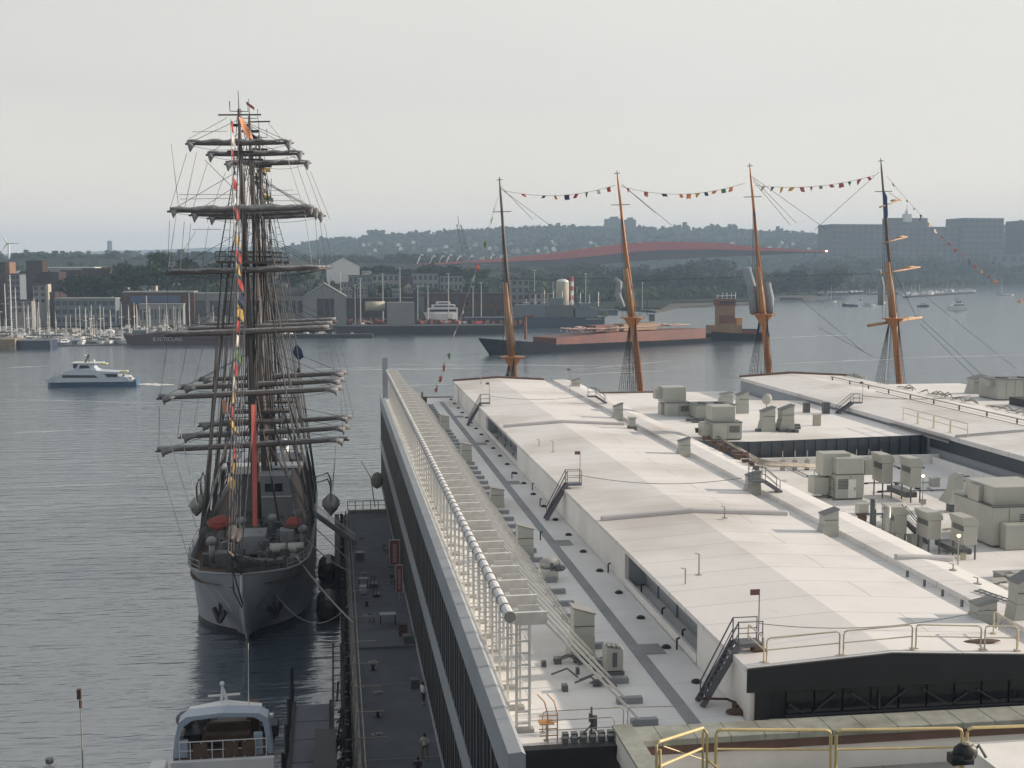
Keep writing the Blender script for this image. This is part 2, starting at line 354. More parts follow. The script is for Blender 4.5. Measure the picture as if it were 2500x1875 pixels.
# woods as one mass on the far ridges
def clump(b, c, r, rnd, n=12):
    for k in range(n):
        a = rnd.uniform(0, 6.283); e = rnd.uniform(-.15, 1.)
        d = Vector((math.cos(a) * math.cos(e), math.sin(a) * math.cos(e), max(0, math.sin(e)))) * r * rnd.uniform(.55, 1.)
        s = r * rnd.uniform(.22, .5); p = Vector(c) + d
        u = Vector((rnd.uniform(-1, 1), rnd.uniform(-1, 1), rnd.uniform(-.5, 1))).normalized(); v = u.orthogonal().normalized(); w_ = u.cross(v)
        b.add([p + u * s, p + v * s, p - u * s * .7, p - v * s, p + w_ * s, p - w_ * s], [(0, 1, 4), (1, 2, 4), (2, 3, 4), (3, 0, 4), (1, 0, 5), (2, 1, 5), (3, 2, 5), (0, 3, 5)])
rnd = random.Random(11); b = MB()
for i in range(2400):
    px = rnd.uniform(650, 2600); k = rnd.random() ** 1.2
    py0 = None
    for j in range(len(RIDGE) - 1):
        if RIDGE[j][0] <= px <= RIDGE[j + 1][0]:
            t = (px - RIDGE[j][0]) / (RIDGE[j + 1][0] - RIDGE[j][0]); py0 = RIDGE[j][1] * (1 - t) + RIDGE[j + 1][1] * t
    if py0 is None: continue
    if i < 420: p = at(px, py0 + 2, Y=3000); r = rnd.uniform(7, 15) * (1.6 if rnd.random() < .12 else 1)
    else:
        fr = -.5 * k; zz = 1 + fr * 1.6; p = at(px, py0, Y=3000); p = Vector((p.x * (1 + fr * 1700 / 3000), 3000 + fr * 1700, max(3, p.z * zz))); r = rnd.uniform(6, 14)
    clump(b, p, r, rnd, 10)
struct(b.build('far_woods', M_leaf[2]), 'stuff')
b = MB()
for i in range(330):
    px = rnd.uniform(-150, 1150); Y = rnd.choice([1500, 1900, 2300]); 
    base = {1500: 640, 1900: 632, 2300: 626}[Y] + 4 * math.sin(px * .013 + Y) + (6 if px > 650 else 0)
    clump(b, at(px, base + 3, Y=Y), rnd.uniform(7, 15), rnd, 12)
struct(b.build('far_tree_belt', M_leaf[2]), 'stuff')

def SHORE(px):
    S = [(1100, 760), (1330, 752), (1475, 746), (1640, 739), (1830, 735), (1900, 722), (2010, 716), (2300, 702), (2620, 692)]
    for (a, y0), (c, y1) in zip(S, S[1:]):
        if px <= c: return y0 + (y1 - y0) * max(0, px - a) / (c - a)
    return 692
b = MB()
for i in range(2000):      # parkland and street trees behind the right hand shore
    px = rnd.uniform(1130, 2560); k = rnd.random(); Y0 = at(px, SHORE(px), z=0).y + 22; Y = Y0 + k ** 1.5 * (2000 - Y0)
    p = at(px, 700, Y=Y); clump(b, (p.x, Y, 4), rnd.uniform(5, 10) * (1.3 if rnd.random() < .2 else 1), rnd, 12)
struct(b.build('park_woods', M_leaf[0]), 'stuff')
struct(hill('terrain', [(-320, 684), (0, 676), (200, 680), (400, 684), (640, 690), (800, 690), (1000, 700), (1200, 712)], 960, 420, M_land, 8, .6)[0])
b = MB()
for i in range(900):       # trees among the blocks behind the left hand quays
    px = rnd.uniform(-60, 1180); k = rnd.random(); Y = 780 + 420 * k; py = 722 - 56 * k + rnd.uniform(-8, 8) + max(0, px - 700) * .03; p = at(px, py, Y=Y); clump(b, (p.x, Y, max(4, p.z)), rnd.uniform(3.2, 7.5) * (1.3 if rnd.random() < .15 else 1), rnd, 11)
struct(b.build('town_trees', M_leaf[2]), 'stuff')

# trees that can be told apart
def tree_proto(seed, m):
    rnd = random.Random(seed)
    t = thing('tree', 'leafy tree', 'tree', (0, 0, 0), 'trees along the far shore')
    b = MB(); b.path([(0, 0, 0), (.2, 0, 3), (.1, .2, 6)], [.5, .38, .2], 6)
    for k in range(4):
        a = k * 1.6; b.path([(.1, 0, 3 + .4 * k), (math.cos(a) * 2, math.sin(a) * 2, 6 + k * .5)], [.2, .07], 4)
    b.build('trunk', M_bark, t)
    b = MB()
    cs = [(Vector((rnd.uniform(-3.2, 3.2), rnd.uniform(-3.2, 3.2), rnd.uniform(3.2, 10.2))), rnd.uniform(2.0, 3.2)) for _ in range(13)]
    for c, r in cs:
        for k in range(46):
            u = Vector((rnd.gauss(0, 1), rnd.gauss(0, 1), rnd.gauss(0, 1))).normalized()
            p = c + u * r * rnd.uniform(.6, 1.05); s = rnd.uniform(.45, .9)
            v = Vector((rnd.gauss(0, 1), rnd.gauss(0, 1), rnd.gauss(0, 1))).normalized(); q = v.orthogonal().normalized()
            b.poly([p + v * s, p + q * s, p - v * s, p - q * s])
    b.build('crown', m, t)
    return t
protos = [tree_proto(s, M_leaf[s % 3]) for s in range(5)]
used = set()
def put_tree(px, py, Y, hpx, label, wide=1.2):
    k = random.randrange(5); p = at(px, py, Y=Y); h = hpx * mpp(p) / 12.5
    if k not in used: used.add(k); o = protos[k]
    else: o = copy_tree(protos[k])
    o.location = (p.x, p.y, max(2.5, p.z)) if p.z < 30 else p; o.scale = (h * wide, h * wide, h); o.rotation_euler = (0, 0, random.uniform(0, 6.28)); o['label'] = label
    return o
L1 = 'rounded green tree in the dense park belt behind the right hand shore'
for i in range(54):
    px = 1180 + i * 16.5 + random.uniform(-8, 8); row = i % 3
    Y = [1150, 1260, 1400][row]; base = [733, 720, 706][row] - max(0, (px - 1800)) * .03
    put_tree(px, base - 9, Y, random.uniform(36, 54) * (1.25 if 1380 < px < 1760 else 1), L1, 1.35)
L2 = 'bushy tree in the lower belt in front of the big hospital blocks'
for i in range(34):
    px = 2000 + i * 17 + random.uniform(-7, 7); put_tree(px, 688 - (i % 2) * 12, 1850 - (i % 2) * -120, random.uniform(38, 60), L2, 1.4)
L3 = 'dark round tree standing among the brick waterfront blocks on the left'
for px, py, hp in [(175, 735, 62), (205, 728, 58), (232, 735, 55), (262, 740, 75), (300, 715, 75), (330, 712, 66), (365, 706, 60), (395, 704, 62), (430, 704, 58), (470, 706, 55), (500, 706, 58), (540, 700, 60), (385, 665, 50), (455, 668, 42), (100, 735, 30), (745, 700, 46), (705, 700, 40), (640, 700, 44)]:
    put_tree(px, py, 722, hp, L3, 1.3)
L4 = 'hazy tree rising above the far roofs left of the moored barge'
for px in range(830, 1200, 22): put_tree(px + random.uniform(-6, 6), 688, 980, random.uniform(30, 46), L4, 1.5)

# ============================================================ BUILDINGS ACROSS THE WATER
M_brickd = mat('dark_brick', (0.0595, 0.0406, 0.0385), .85, .2, .3, spec=.05)
M_brickm = mat('red_brown_brick', (0.091, 0.0525, 0.042), .85, .2, .3, spec=.05)
M_brickl = mat('sunlit_brick', (0.20, 0.115, 0.08), .85, .15, .3)  # brick as the sun tints it, put into the base colour
M_pale = mat('pale_render', (0.231, 0.2365, 0.2365), .8, .1, .2, dirt=.2)
M_bluew = mat('blue_grey_siding', (0.135, 0.165, 0.19), .7, .1, .2)
M_creamb = mat('cream_render', (0.385, 0.364, 0.294), .8, .1, .2)
M_roofd = mat('dark_roof', (0.056, 0.056, 0.0595), .85, .2, .2, spec=.05)
M_metalr = mat('metal_shed', (0.18, 0.19, 0.19), .6, .1, .15, dirt=.2)
M_bluer = mat('blue_band', (.06, .085, .17), .7, .15, .1)
M_hosp = mat('hospital_cladding', (0.096, 0.096, 0.102), .8, .12, .05)
M_win = mat('window_glass', (.03, .04, .05), .2, .3, .5)
def block(name, label, px0, px1, ytop, ybot, Y, m, storeys=3, bays=4, depth=14, roof='flat', wm=None, group=None, cat='building', rm=None, wfill=.55, gh=None):
    if Y < 700: Y += 92 if px1 < 660 else 40
    a = at(px0, ybot, Y=Y); c = at(px1, ybot, Y=Y); t = at(px0, ytop, Y=Y)
    x0, x1, z0, z1 = a.x, c.x, min(a.z, 2.4), t.z
    base = max(a.z, 2.4)
    th = thing(name, label, cat, ((x0 + x1) / 2, Y, 2.4), group)
    b = MB()
    if roof == 'gable':                    # ridge running away from the viewer
        g = gh or (x1 - x0) * .18; e = z1 - g
        b.extr(None, [(x0, Y, z0), (x1, Y, z0), (x1, Y, e), ((x0 + x1) / 2, Y, z1), (x0, Y, e)], (0, depth, 0)); b.build('wall', m, th)
        b = MB(); o = .4
        for s in (0, 1):
            xa = x0 - o if s == 0 else x1 + o
            b.extr(None, [(xa, Y - o, e - .1), ((x0 + x1) / 2, Y - o, z1 + .12), ((x0 + x1) / 2, Y - o, z1 + .42), (xa, Y - o, e + .2)], (0, depth + 2 * o, 0))
        b.build('roof', rm or M_roofd, th); zt = e
    elif roof == 'side':                   # ridge parallel to the shore
        g = gh or (z1 - z0) * .3; e = z1 - g
        b.box(x0, x1, Y, Y + depth, z0, e); b.build('wall', m, th); b = MB()
        b.extr(None, [(x0 - .4, Y - .5, e), (x0 - .4, Y + depth / 2, z1), (x0 - .4, Y + depth + .5, e)], (x1 - x0 + .8, 0, 0)); b.build('roof', rm or M_roofd, th); zt = e
    else:
        b.box(x0, x1, Y, Y + depth, z0, z1 - .6); b.build('wall', m, th)
        b = MB(); b.box(x0 - .25, x1 + .25, Y - .25, Y + depth + .25, z1 - .597, z1); b.build('roof', rm or M_roofd, th); zt = z1 - .6
    if storeys and bays:
        sh = (zt - base) / storeys; bw = (x1 - x0) / bays
        for s in range(storeys):
            for k in range(bays):
                f = MB(); xc = x0 + bw * (k + .5); zc = base + sh * (s + .52); hw = bw * wfill / 2; hh = sh * .27
                f.box(xc - hw, xc + hw, Y - .12, Y - .002, zc - hh, zc + hh); f.build('window', wm or M_win, th)
    return th
T = block
T('brick_tower', 'tall dark brick block at the far left edge with sunlit orange end', -40, 15, 640, 722, 640, M_brickd, 7, 5, 18)
rnd = random.Random(61)
for i in range(110):      # small houses packed between the blocks
    px = rnd.uniform(-20, 1130); Y = rnd.uniform(700, 1150); hpx = rnd.uniform(16, 32); k = rnd.random(); Y = 757 + 230 * k; yb = 722 - 40 * k + max(0, px - 700) * .03; wpx = rnd.uniform(12, 28)
    if 480 < px < 640: continue
    block('town_house', 'small house packed among trees and blocks of the far waterfront town', px, px + wpx, yb - hpx, yb, Y, rnd.choice([M_brickd, M_pale, M_brickm, M_bluew, M_metalr, M_pale, M_creamb]), 2, 3, 9, roof=rnd.choice(['flat', 'gable', 'side']), group='small houses of the far waterfront town', gh=2.2, rm=rnd.choice([M_roofd, M_pale, M_metalr]))
b = MB(); p = at(15.3, 722, Y=732.5); q = at(22, 640, Y=732.5); b.box(p.x, q.x, 733, 747, 2.5, q.z); tag(b.build('sunlit_brick_side', M_brickl), 'narrow orange side of the dark brick block on the left, sunlight put into its colour', 'tower')  # lit flank of the brick block, its sunlight painted as orange brick
T('glass_block', 'blue glass gridded block beside the dark brick tower', 20, 50, 668, 738, 600, M_bluew, 5, 3, 14, wfill=.8)
T('brick_warehouse', 'long dark brick warehouse behind the marina on the left', 50, 146, 664, 742, 640, M_brickd, 4, 10, 22)
T('brick_tower_block', 'squat dark brick rooftop tower with roof plant above the long warehouse', 65, 104, 636, 668, 664, M_brickd, 2, 3, 14)
T('exhibition_shed', 'very wide bright white curved roof seen behind brick blocks', 104, 232, 652, 690, 1050, M_pale, 0, 0, 60, rm=M_whitep)
T('brick_flats', 'dark brick flats with roof terrace left of centre trees', 150, 202, 659, 720, 660, M_brickd, 4, 5, 16)
T('brick_flats', 'dark brick flats with pink sunlit end wall', 202, 258, 655, 720, 662, M_brickd, 4, 5, 16)
b = MB(); p = at(258.4, 690, Y=753); q = at(264, 655, Y=753); b.box(p.x, q.x, 755, 768, 2.5, q.z); tag(b.build('party_wall', M_brickl), 'narrow pink party wall at the end of the dark brick flats, sunlight put into its colour', 'wall')  # pink of the sunlit end wall is painted into its brick colour
T('white_house', 'white boxy house with dark attic and bright corner fin', 81, 113, 694, 742, 560, M_pale, 3, 2, 10)
b = MB(); p = at(113.2, 742, Y=651); q = at(117, 694, Y=651); b.box(p.x, q.x, 651, 658, 2.5, q.z); tag(b.build('corner_fin', M_creamb), 'tall bright cream fin wall on the corner of the white boxy house', 'wall')
T('narrow_house', 'narrow dark house with white framed bays between white house and apartments', 118, 135, 713, 752, 562, M_brickd, 3, 1, 10, wfill=.6)
T('boat_house', 'small grey boat house with bright yellow end behind the marina', 32, 78, 732, 765, 540, M_pale, 2, 4, 8)
T('apartment_block', 'pale blue three storey apartment block with balconies behind the marina', 135, 283, 728, 792, 560, M_bluew, 3, 9, 14, rm=M_pale, wfill=.7)
T('brick_depot', 'long brick depot with blue painted roof band behind the marina', 300, 475, 712, 790, 575, M_brickm, 0, 0, 18, rm=M_pale)
b = MB(); p = at(318, 722, Y=666.5); q = at(440, 740, Y=666.5); b.box(p.x, q.x, 666.3, 666.9, q.z, p.z); tag(b.build('banner', M_bluer), 'long blue painted band across the top of the brick depot', 'banner')
th = T('columned_hall', 'low white hall with a row of dark upright windows in front of brick depot', 340, 448, 742, 792, 563, M_pale, 1, 12, 9, rm=M_pale, wfill=.5)
T('metal_shed', 'long pale metal shed seen behind the tall ship masts', 442, 640, 716, 792, 580, M_metalr, 1, 6, 20, rm=M_metalr, wfill=.7)
T('boat_shed', 'long grey shed with tall windows right of the tall ship', 640, 742, 703, 778, 590, M_metalr, 1, 6, 22, roof='side', wfill=.6, gh=4)
th = T('gabled_shed', 'big pale gabled boat shed with wide dark doorway', 740, 846, 694, 776, 580, M_metalr, 0, 0, 34, roof='gable', rm=M_metalr, gh=6.5)
b = MB(); p = at(774, 729, Y=620); q = at(816, 776, Y=620); b.box(p.x, q.x, 619.8, 619.95, 2.5, p.z); b.build('door', M_black, th)
T('far_warehouse', 'bright white gabled warehouse high behind the pale boat shed', 797, 878, 629, 668, 900, M_whitep, 0, 0, 50, roof='gable', rm=M_metalr, gh=6)
T('long_warehouse', 'long low pale warehouse beside the bright gabled one', 664, 780, 634, 668, 905, M_pale, 0, 0, 40, rm=M_pale)
LB = [('grey terraced flats left of the row above the boatyard', 852, 905, 672, 728), ('flats with white bay grid, second in the row above the boatyard', 908, 975, 668, 728), ('dark flats in the middle of the row above the boatyard', 978, 1005, 676, 728), ('pale checkered flats right in the row above the boatyard', 1008, 1070, 666, 728), ('low grey flats at the right end of the boatyard row', 1074, 1130, 672, 728)]
for i, (l, a, c, t, u) in enumerate(LB):
    T('row_flats', l, a, c, t, u, 860 + 3 * i, [M_bluew, M_pale, M_brickd, M_pale, M_metalr][i], 3, 5, 16, wfill=.55)
T('yard_shed', 'long dark boatyard shed behind the white yacht', 845, 1010, 728, 790, 640, M_brickd, 2, 8, 16)
T('brick_works', 'dark brick works behind the black dock hulls', 1040, 1230, 716, 786, 660, M_brickm, 2, 9, 16)
T('terminal_block', 'grey terminal block left of the cream tank', 1248, 1292, 680, 752, 760, M_metalr, 4, 3, 14)
T('pump_house', 'low pale pump house beside the cream tank', 1293, 1352, 712, 752, 756, M_pale, 2, 4, 14)
# hospital complex on the right
T('hospital_block', 'left wing of the big grey hospital above the right shore', 2028, 2163, 547, 668, 2000, M_hosp, 9, 9, 60, rm=M_hosp, wfill=.6)
T('hospital_block', 'centre mass of the big grey hospital, widest and plain', 2163, 2346, 553, 668, 2010, M_hosp, 9, 11, 60, rm=M_hosp, wfill=.35)
T('hospital_tower', 'raised centre tower of the grey hospital right of the foremast', 2172, 2264, 532, 556, 2020, M_hosp, 0, 0, 30, rm=M_hosp)
T('hospital_block', 'right wing of the big grey hospital with banded corner', 2346, 2446, 532, 668, 2004, M_hosp, 10, 7, 60, rm=M_hosp, wfill=.7)
T('office_block', 'grey office block cut by the right edge of the view', 2496, 2640, 538, 668, 1990, M_hosp, 9, 6, 60, wfill=.6)
T('low_annex', 'long low pale annex at the foot of the hospital', 2415, 2600, 620, 668, 1930, M_hosp, 2, 8, 30)
b = MB(); p = at(2214, 534, Y=2016); b.box(p.x - 6, p.x + 6, 2010, 2022, p.z - 6, p.z + 8)
b.lathe((p.x, 2016, p.z + 8), [(4.5, 0), (4, 5), (2.2, 6), (1.4, 9), (.3, 18)], 8); tag(b.build('church_steeple', M_whitep), 'white church steeple poking above the grey hospital roof', 'steeple')

# houses scattered on the hillside
rnd = random.Random(4)
for i in range(90):
    px = rnd.uniform(880, 2020); py = rnd.uniform(590, 618) + (14 if px < 1300 and rnd.random() < .5 else 0); Y = 2250 + (618 - py) * 14 - (100 if px < 1300 else 0)
    p = at(px, py, Y=Y); s = rnd.uniform(2.5, 4.5)
    b = MB(); b.box(p.x - s, p.x + s, Y, Y + 8, p.z - 3, p.z + 2); b.extr(None, [(p.x - s, Y, p.z + 2), (p.x + s, Y, p.z + 2), (p.x, Y, p.z + 4)], (0, 8, 0))
    tag(b.build('hillside_house', rnd.choice([M_pale, M_whitep, M_creamb, M_metalr])), 'tiny pale house among trees on the far wooded hillside', 'house', 'houses on the far hillside')
for px, py, wd, hh in [(1502, 560, 38, 26), (1542, 556, 22, 20)]:
    p = at(px, py, Y=2950); b = MB(); m_ = mpp(p); b.box(p.x - wd * m_ / 2, p.x + wd * m_ / 2, 2950, 2990, p.z - 30, p.z + hh * m_); b.box(p.x - wd * m_ / 5, p.x + wd * m_ / 5, 2950.3, 2980, p.z + hh * m_, p.z + hh * m_ + 5)
    tag(b.build('tower_block', M_hosp), 'hazy tower block on the hill crest behind the second mast' if wd > 30 else 'narrower hazy block on the hill crest beside the taller one', 'building')

# long dull red band of undecided nature, built as a viaduct
b = MB(); top = [(1000, 645), (1060, 642), (1150, 636), (1250, 628), (1350, 618), (1450, 604), (1530, 594), (1600, 590), (1680, 590), (1760, 593), (1850, 603), (1950, 609), (2022, 611)]
botm = [(1000, 647), (1060, 646), (1150, 642), (1250, 638), (1350, 634), (1450, 626), (1530, 616), (1600, 611), (1680, 609), (1760, 609), (1850, 612), (1950, 614), (2022, 615)]
YV = 1480
M_redr = mat('dull_red_steel', (.46, .10, .085), .7, .12, .02)
M_redu = mat('shaded_underside', (.06, .05, .055), .8, .2, .02)  # shade under the deck put into the colour; piers share it
th = thing('viaduct', 'long dull red curving band built as a viaduct, crossing in front of the hill', 'bridge', (at(1500, 640, Y=YV).x, YV, 2.5))
rings = []
for (x, y), (x2, y2) in zip(top, botm):
    a = at(x, y, Y=YV); c = at(x2, y2, Y=YV); rings.append([a, c, c + Vector((0, 14, 0)), a + Vector((0, 14, 0))])
b.loft(rings, close=True); b.build('parapet', M_redr, th)
b = MB(); rings = []
for (x, y), (x2, y2) in zip(top, botm):
    a = at(x2, y2 + .3, Y=YV + 1); c = at(x2, y2 + 2 + 22 * math.sin(math.pi * min(1, max(0, (x - 1150) / 830))), Y=YV + 1); rings.append([a, c, c + Vector((0, 12, 0)), a + Vector((0, 12, 0))])
b.loft(rings, close=True); b.build('underside_shade', M_redu, th)  # dark body standing in for the shade beneath the red deck
for px in range(1040, 2020, 90):
    b = MB(); p = at(px, 645, Y=YV + 6); b.box(p.x - 2, p.x + 2, YV + 3, YV + 10, 0, p.z - 1); b.build('pier', M_redu, th)
M_whst = mat('white_steel', (.6, .6, .58), .6, .05, 1.)
for i, px in enumerate([1018, 1048, 1070, 1088, 1112, 1140, 1192, 1214]):
    p = at(px, 645, Y=YV + 3); m_ = mpp(p); b = MB(); hh = 20 * m_ * (1 if i % 3 else 1.15)
    b.path([p, p + Vector((7 * m_, 0, hh * .75)), p + Vector((11 * m_, 0, hh)), p + Vector((16 * m_, 0, hh * .95))], .8, 4)
    tag(b.build('arched_lamp_frame', M_whst), 'white bent steel frame standing at the left end of the red viaduct', 'frame', 'white bent frames on the viaduct')
p = at(2018, 613, Y=YV - 2); b = MB(); b.ell(p, 1.3, 1., 1., 8, 5); tag(b.build('signal_lamp', M_lamp), 'bright white lamp at the right tip of the red viaduct', 'lamp')
# crane, turbine, chimneys, tank
M_crane = mat('crane_steel', (.12, .10, .11), .7, .2, .3)
b = MB(); p0 = at(1142, 640, Y=1300); p1 = at(1120, 548, Y=1300)
for dx in (-2.2, 2.2): b.bar(p0 + Vector((dx * 1.5, 0, 0)), p1 + Vector((dx, 0, 0)), .9)
for k in range(14):
    a = p0.lerp(p1, k / 14); c = p0.lerp(p1, (k + 1) / 14); s = 1 if k % 2 else -1; b.bar(a + Vector((2.6 * s, 0, 0)), c - Vector((2.6 * s, 0, 0)), .5)
b.bar(p1, p1 + Vector((-1, 0, 9)), .6); b.boxc(p0 + Vector((0, 0, -6)), (14, 10, 12)); tag(b.build('harbour_crane', M_crane), 'tall lattice boom crane rising over the hill right of centre', 'crane')
p = at(21, 600, Y=1500); th = thing('wind_turbine', 'white wind turbine with three blades at the far left', 'wind turbine', (p.x, 1500, 2.5))
b = MB(); b.tube((p.x, 1500, 2), (p.x, 1500, p.z + 2), 2.2, 1.1, 8); b.build('tower', M_whitep, th)
b = MB(); b.boxc((p.x, 1498, p.z + 3), (3, 6, 3)); b.build('nacelle', M_whitep, th)
for a in (118, -2, -122):
    d = Vector((math.cos(R(a)), 0, math.sin(R(a)))); b = MB(); c = Vector((p.x, 1494, p.z + 3)); b.path([c, c + d * 4, c + d * (15 if a != -122 else 13)], [.7, .9, .15], 5); b.build('blade', M_whitep, th)
p = at(268, 612, Y=4000); q = at(268, 588, Y=4000); b = MB(); b.tube((p.x, 4000, p.z - 40), (p.x, 4000, q.z), 9, 7, 8); tag(b.build('chimney', M_brickd), 'lone distant chimney on the skyline left of the tall ship', 'chimney')
p = at(1373, 745, Y=790); m_ = mpp(p); th = thing('storage_tank', 'cream cylindrical tank with domed white top near the shore', 'tank', (p.x, 790, 2.5))
b = MB(); q = at(1373, 690, Y=790); b.tube((p.x, 790, 2), (p.x, 790, q.z), 16 * m_, n=16); b.build('shell', M_creamb, th, True)
b = MB(); b.lathe((p.x, 790, q.z), [(16 * m_, 0), (14 * m_, 5 * m_), (6 * m_, 9 * m_), (.2, 10 * m_)], 16); b.build('dome', M_whitep, th, True)
p = at(1396, 745, Y=785); q = at(1396, 676, Y=785)
for k, (mm) in enumerate([M_whitep, M_redr] * 4):
    pass
th = thing('striped_stack', 'thin red and white banded stack beside the cream tank', 'chimney', (p.x, 785, 2.5))
for k in range(8):
    b = MB(); z0 = 2 + (q.z - 2) * k / 8; z1 = 2 + (q.z - 2) * (k + 1) / 8; b.tube((p.x, 785, z0), (p.x, 785, z1 - .01), 1.1, n=8); b.build('band', [M_whitep, M_redr][k % 2], th)
# lamp posts / poles on the far shore
rnd = random.Random(9)
for px, yt, yb, Y in [(1240, 690, 745, 700), (867, 695, 742, 640), (880, 680, 745, 640), (935, 668, 740, 650), (977, 655, 740, 660), (1045, 700, 760, 650), (1095, 668, 760, 660), (1305, 660, 735, 760), (1430, 668, 728, 800), (1568, 690, 762, 850), (1020, 700, 760, 650), (1175, 690, 760, 660), (1155, 700, 760, 660), (832, 660, 720, 700), (1350, 690, 740, 760)]:
    b = MB(); p = at(px, yb, Y=Y); q = at(px, yt, Y=Y); b.tube((p.x, Y, 2.5), (p.x, Y, q.z), .28, .16, 5); b.bar((p.x - 1, Y, q.z), (p.x + 1, Y, q.z), .3)
    tag(b.build('light_mast', M_whst), 'slim pale light mast standing on the far boatyard shore', 'lamp post', 'slim pale masts on the far shore')
# ============================================================ PIER BUILDING
ZL, ZE, ZR, ZC, ZP = 14.65, 17.0, 17.4, 14.0, 16.3
YF, YN = 178.0, 47.0
XW, XR, XE, XS, XQ = 17.1, 23.6, 30.5, 31.9, 35.6
pier = thing('pier_building', 'long white roofed pier terminal with dark glazed left side and raised roof lights', 'building', (40, 100, 3))
b = MB(); b.box(6.9, 95.7, YN + .1, YF - .3, 2.6, 13.6); b.build('body', M_black, pier)
# west facade: plinth, spandrel, parapet, lower and upper window bays
b = MB(); b.box(6.25, 6.9, 44, 172, 2.9, 3.5); b.box(6.25, 6.9, 44, 172, 8.2, 9.8)
b.extr(None, [(6.24, 44, 14.1), (6.9, 44, 14.1), (6.9, 44, 15.7), (6.75, 44, 15.8), (6.24, 44, 15.75)], (0, 128, 0)); b.each('spandrel', M_pgrey, pier)
b = MB(); b.box(6.9, 7.15, 50, 172, ZL, 15.55); b.build('parapet', M_steelw, pier)
rnd = random.Random(2)
for k in range(48):
    y0 = 44.2 + k * 2.66
    for z0, z1 in ((3.5, 8.2), (9.8, 14.1)):
        b = MB(); b.box(6.30, 6.34, y0 + .09, y0 + 2.57, z0 + .03, z1 - .03); b.build('window', M_fglass, pier)
    b = MB()
    for z0, z1 in ((3.5, 8.2), (9.8, 14.1)):
        b.box(6.272, 6.40, y0 - .045, y0 + .045, z0, z1); b.box(6.28, 6.40, y0 + 1.3, y0 + 1.35, z0, z1)
    b.build('mullion', M_steel, pier)
# roofs
b = MB(); b.box(7.15, XW, YN, YF - .3, 13.6, ZL); b.box(17.1, XQ, YN, YF - .3, 13.601, 14.6)
b.build('low_roof', M_whiteL, pier)
b = MB(); b.box(14.55, 15.15, YN + .2, 172, ZL + .003, ZL + .03); b.build('walkway', M_pad, pier)
b = MB()
for yy in range(58, 172, 24): b.box(15.15, 16.2, yy, yy + 1.6, ZL + .004, ZL + .034)
b.each('walkway_patch', M_pad, pier)
YM = 48.6
b = MB()  # monitor roof: two long slopes with a thickness
b.extr(None, [(XW, YM, ZE - .25), (XW, YM, ZE), (XR, YM, ZR), (XE, YM, ZE), (XE, YM, ZE - .25)], (0, YF - YM, 0)); b.build('monitor_roof', M_white, pier)
b = MB()
for y0, y1 in ((YM, 56.2), (71.2, 115.5), (139.6, YF)): b.box(XW + .12, XW + .35, y0, y1, ZL - .05, ZE - .26)
b.each('monitor_wall', M_wallw, pier)
b = MB(); b.box(XW + .14, XW + .30, 50.3, 50.45, ZL, ZE - .3)
for yy in (60, 64, 68, 120, 124, 128, 132, 136): b.box(XW + 1.31, XW + 1.38, yy, yy + .1, ZL, ZE - .3)
b.each('panel_joint', M_grey, pier)
b = MB(); b.box(XW + 1.4, XW + 1.6, 56.2, 71.2, ZL, ZE - .26); b.box(XW + 1.4, XW + 1.6, 115.5, 139.6, ZL, ZE - .26)
for yy in (56.2, 71.2, 115.5, 139.6): b.box(XW + .35, XW + 1.6, yy - .1, yy + .1, ZL, ZE - .27)
b.each('recess_wall', M_pgrey, pier)
b = MB(); b.box(XW + .1, XW + .28, 56.3, 71.1, ZL, ZL + .45); b.box(XW + .1, XW + .28, 115.6, 139.5, ZL, ZL + .45); b.each('recess_curb', M_wallw, pier)
# front of the monitor: black gable with glazing behind trusses
b = MB(); b.extr(None, [(XW + .36, YM + .3, 13), (XE, YM + .3, 13), (XE, YM + .3, ZE - .26), (XR, YM + .3, ZR - .27), (XW + .36, YM + .3, ZE - .26)], (0, .3, 0)); b.build('gable_wall', M_black, pier)
b = MB(); b.extr(None, [(XW - .02, YM - .12, 15.95), (XE, YM - .12, 15.95), (XE, YM - .12, ZE - .03), (XR, YM - .12, ZR - .03), (XW - .02, YM - .12, ZE - .03)], (0, .115, 0)); b.build('fascia', M_black, pier)
b = MB(); b.box(XW + .35, XW + .95, YM - .12, YM - .005, ZL - .5, 15.945); b.build('corner_panel', M_black, pier)
for k in range(9):
    x0 = 18.9 + k * 1.28; b = MB(); b.box(x0 + .05, x0 + 1.23, YM + .2, YM + .26, ZL + .12, 15.85); b.build('window', M_dglass, pier)
b = MB()
for x0, z0, x1, z1 in [(19.0, 15.3, 19.7, 14.85), (20.1, 14.85, 21.1, 15.65), (21.8, 15.65, 22.9, 14.9), (23.1, 14.85, 23.1, 15.7), (23.3, 14.9, 24.3, 15.65), (25.1, 15.65, 26.2, 14.95), (26.5, 14.95, 27.2, 15.4), (27.6, 15.5, 28.6, 14.9)]:
    b.bar((x0, YM + .13, z0), (x1, YM + .13, z1), .07)
b.box(18.9, 30, YM + .12, YM + .19, 14.72, 14.80); b.each('truss', mat('truss_steel', (.03, .037, .045), .6, .1, 1.), pier)
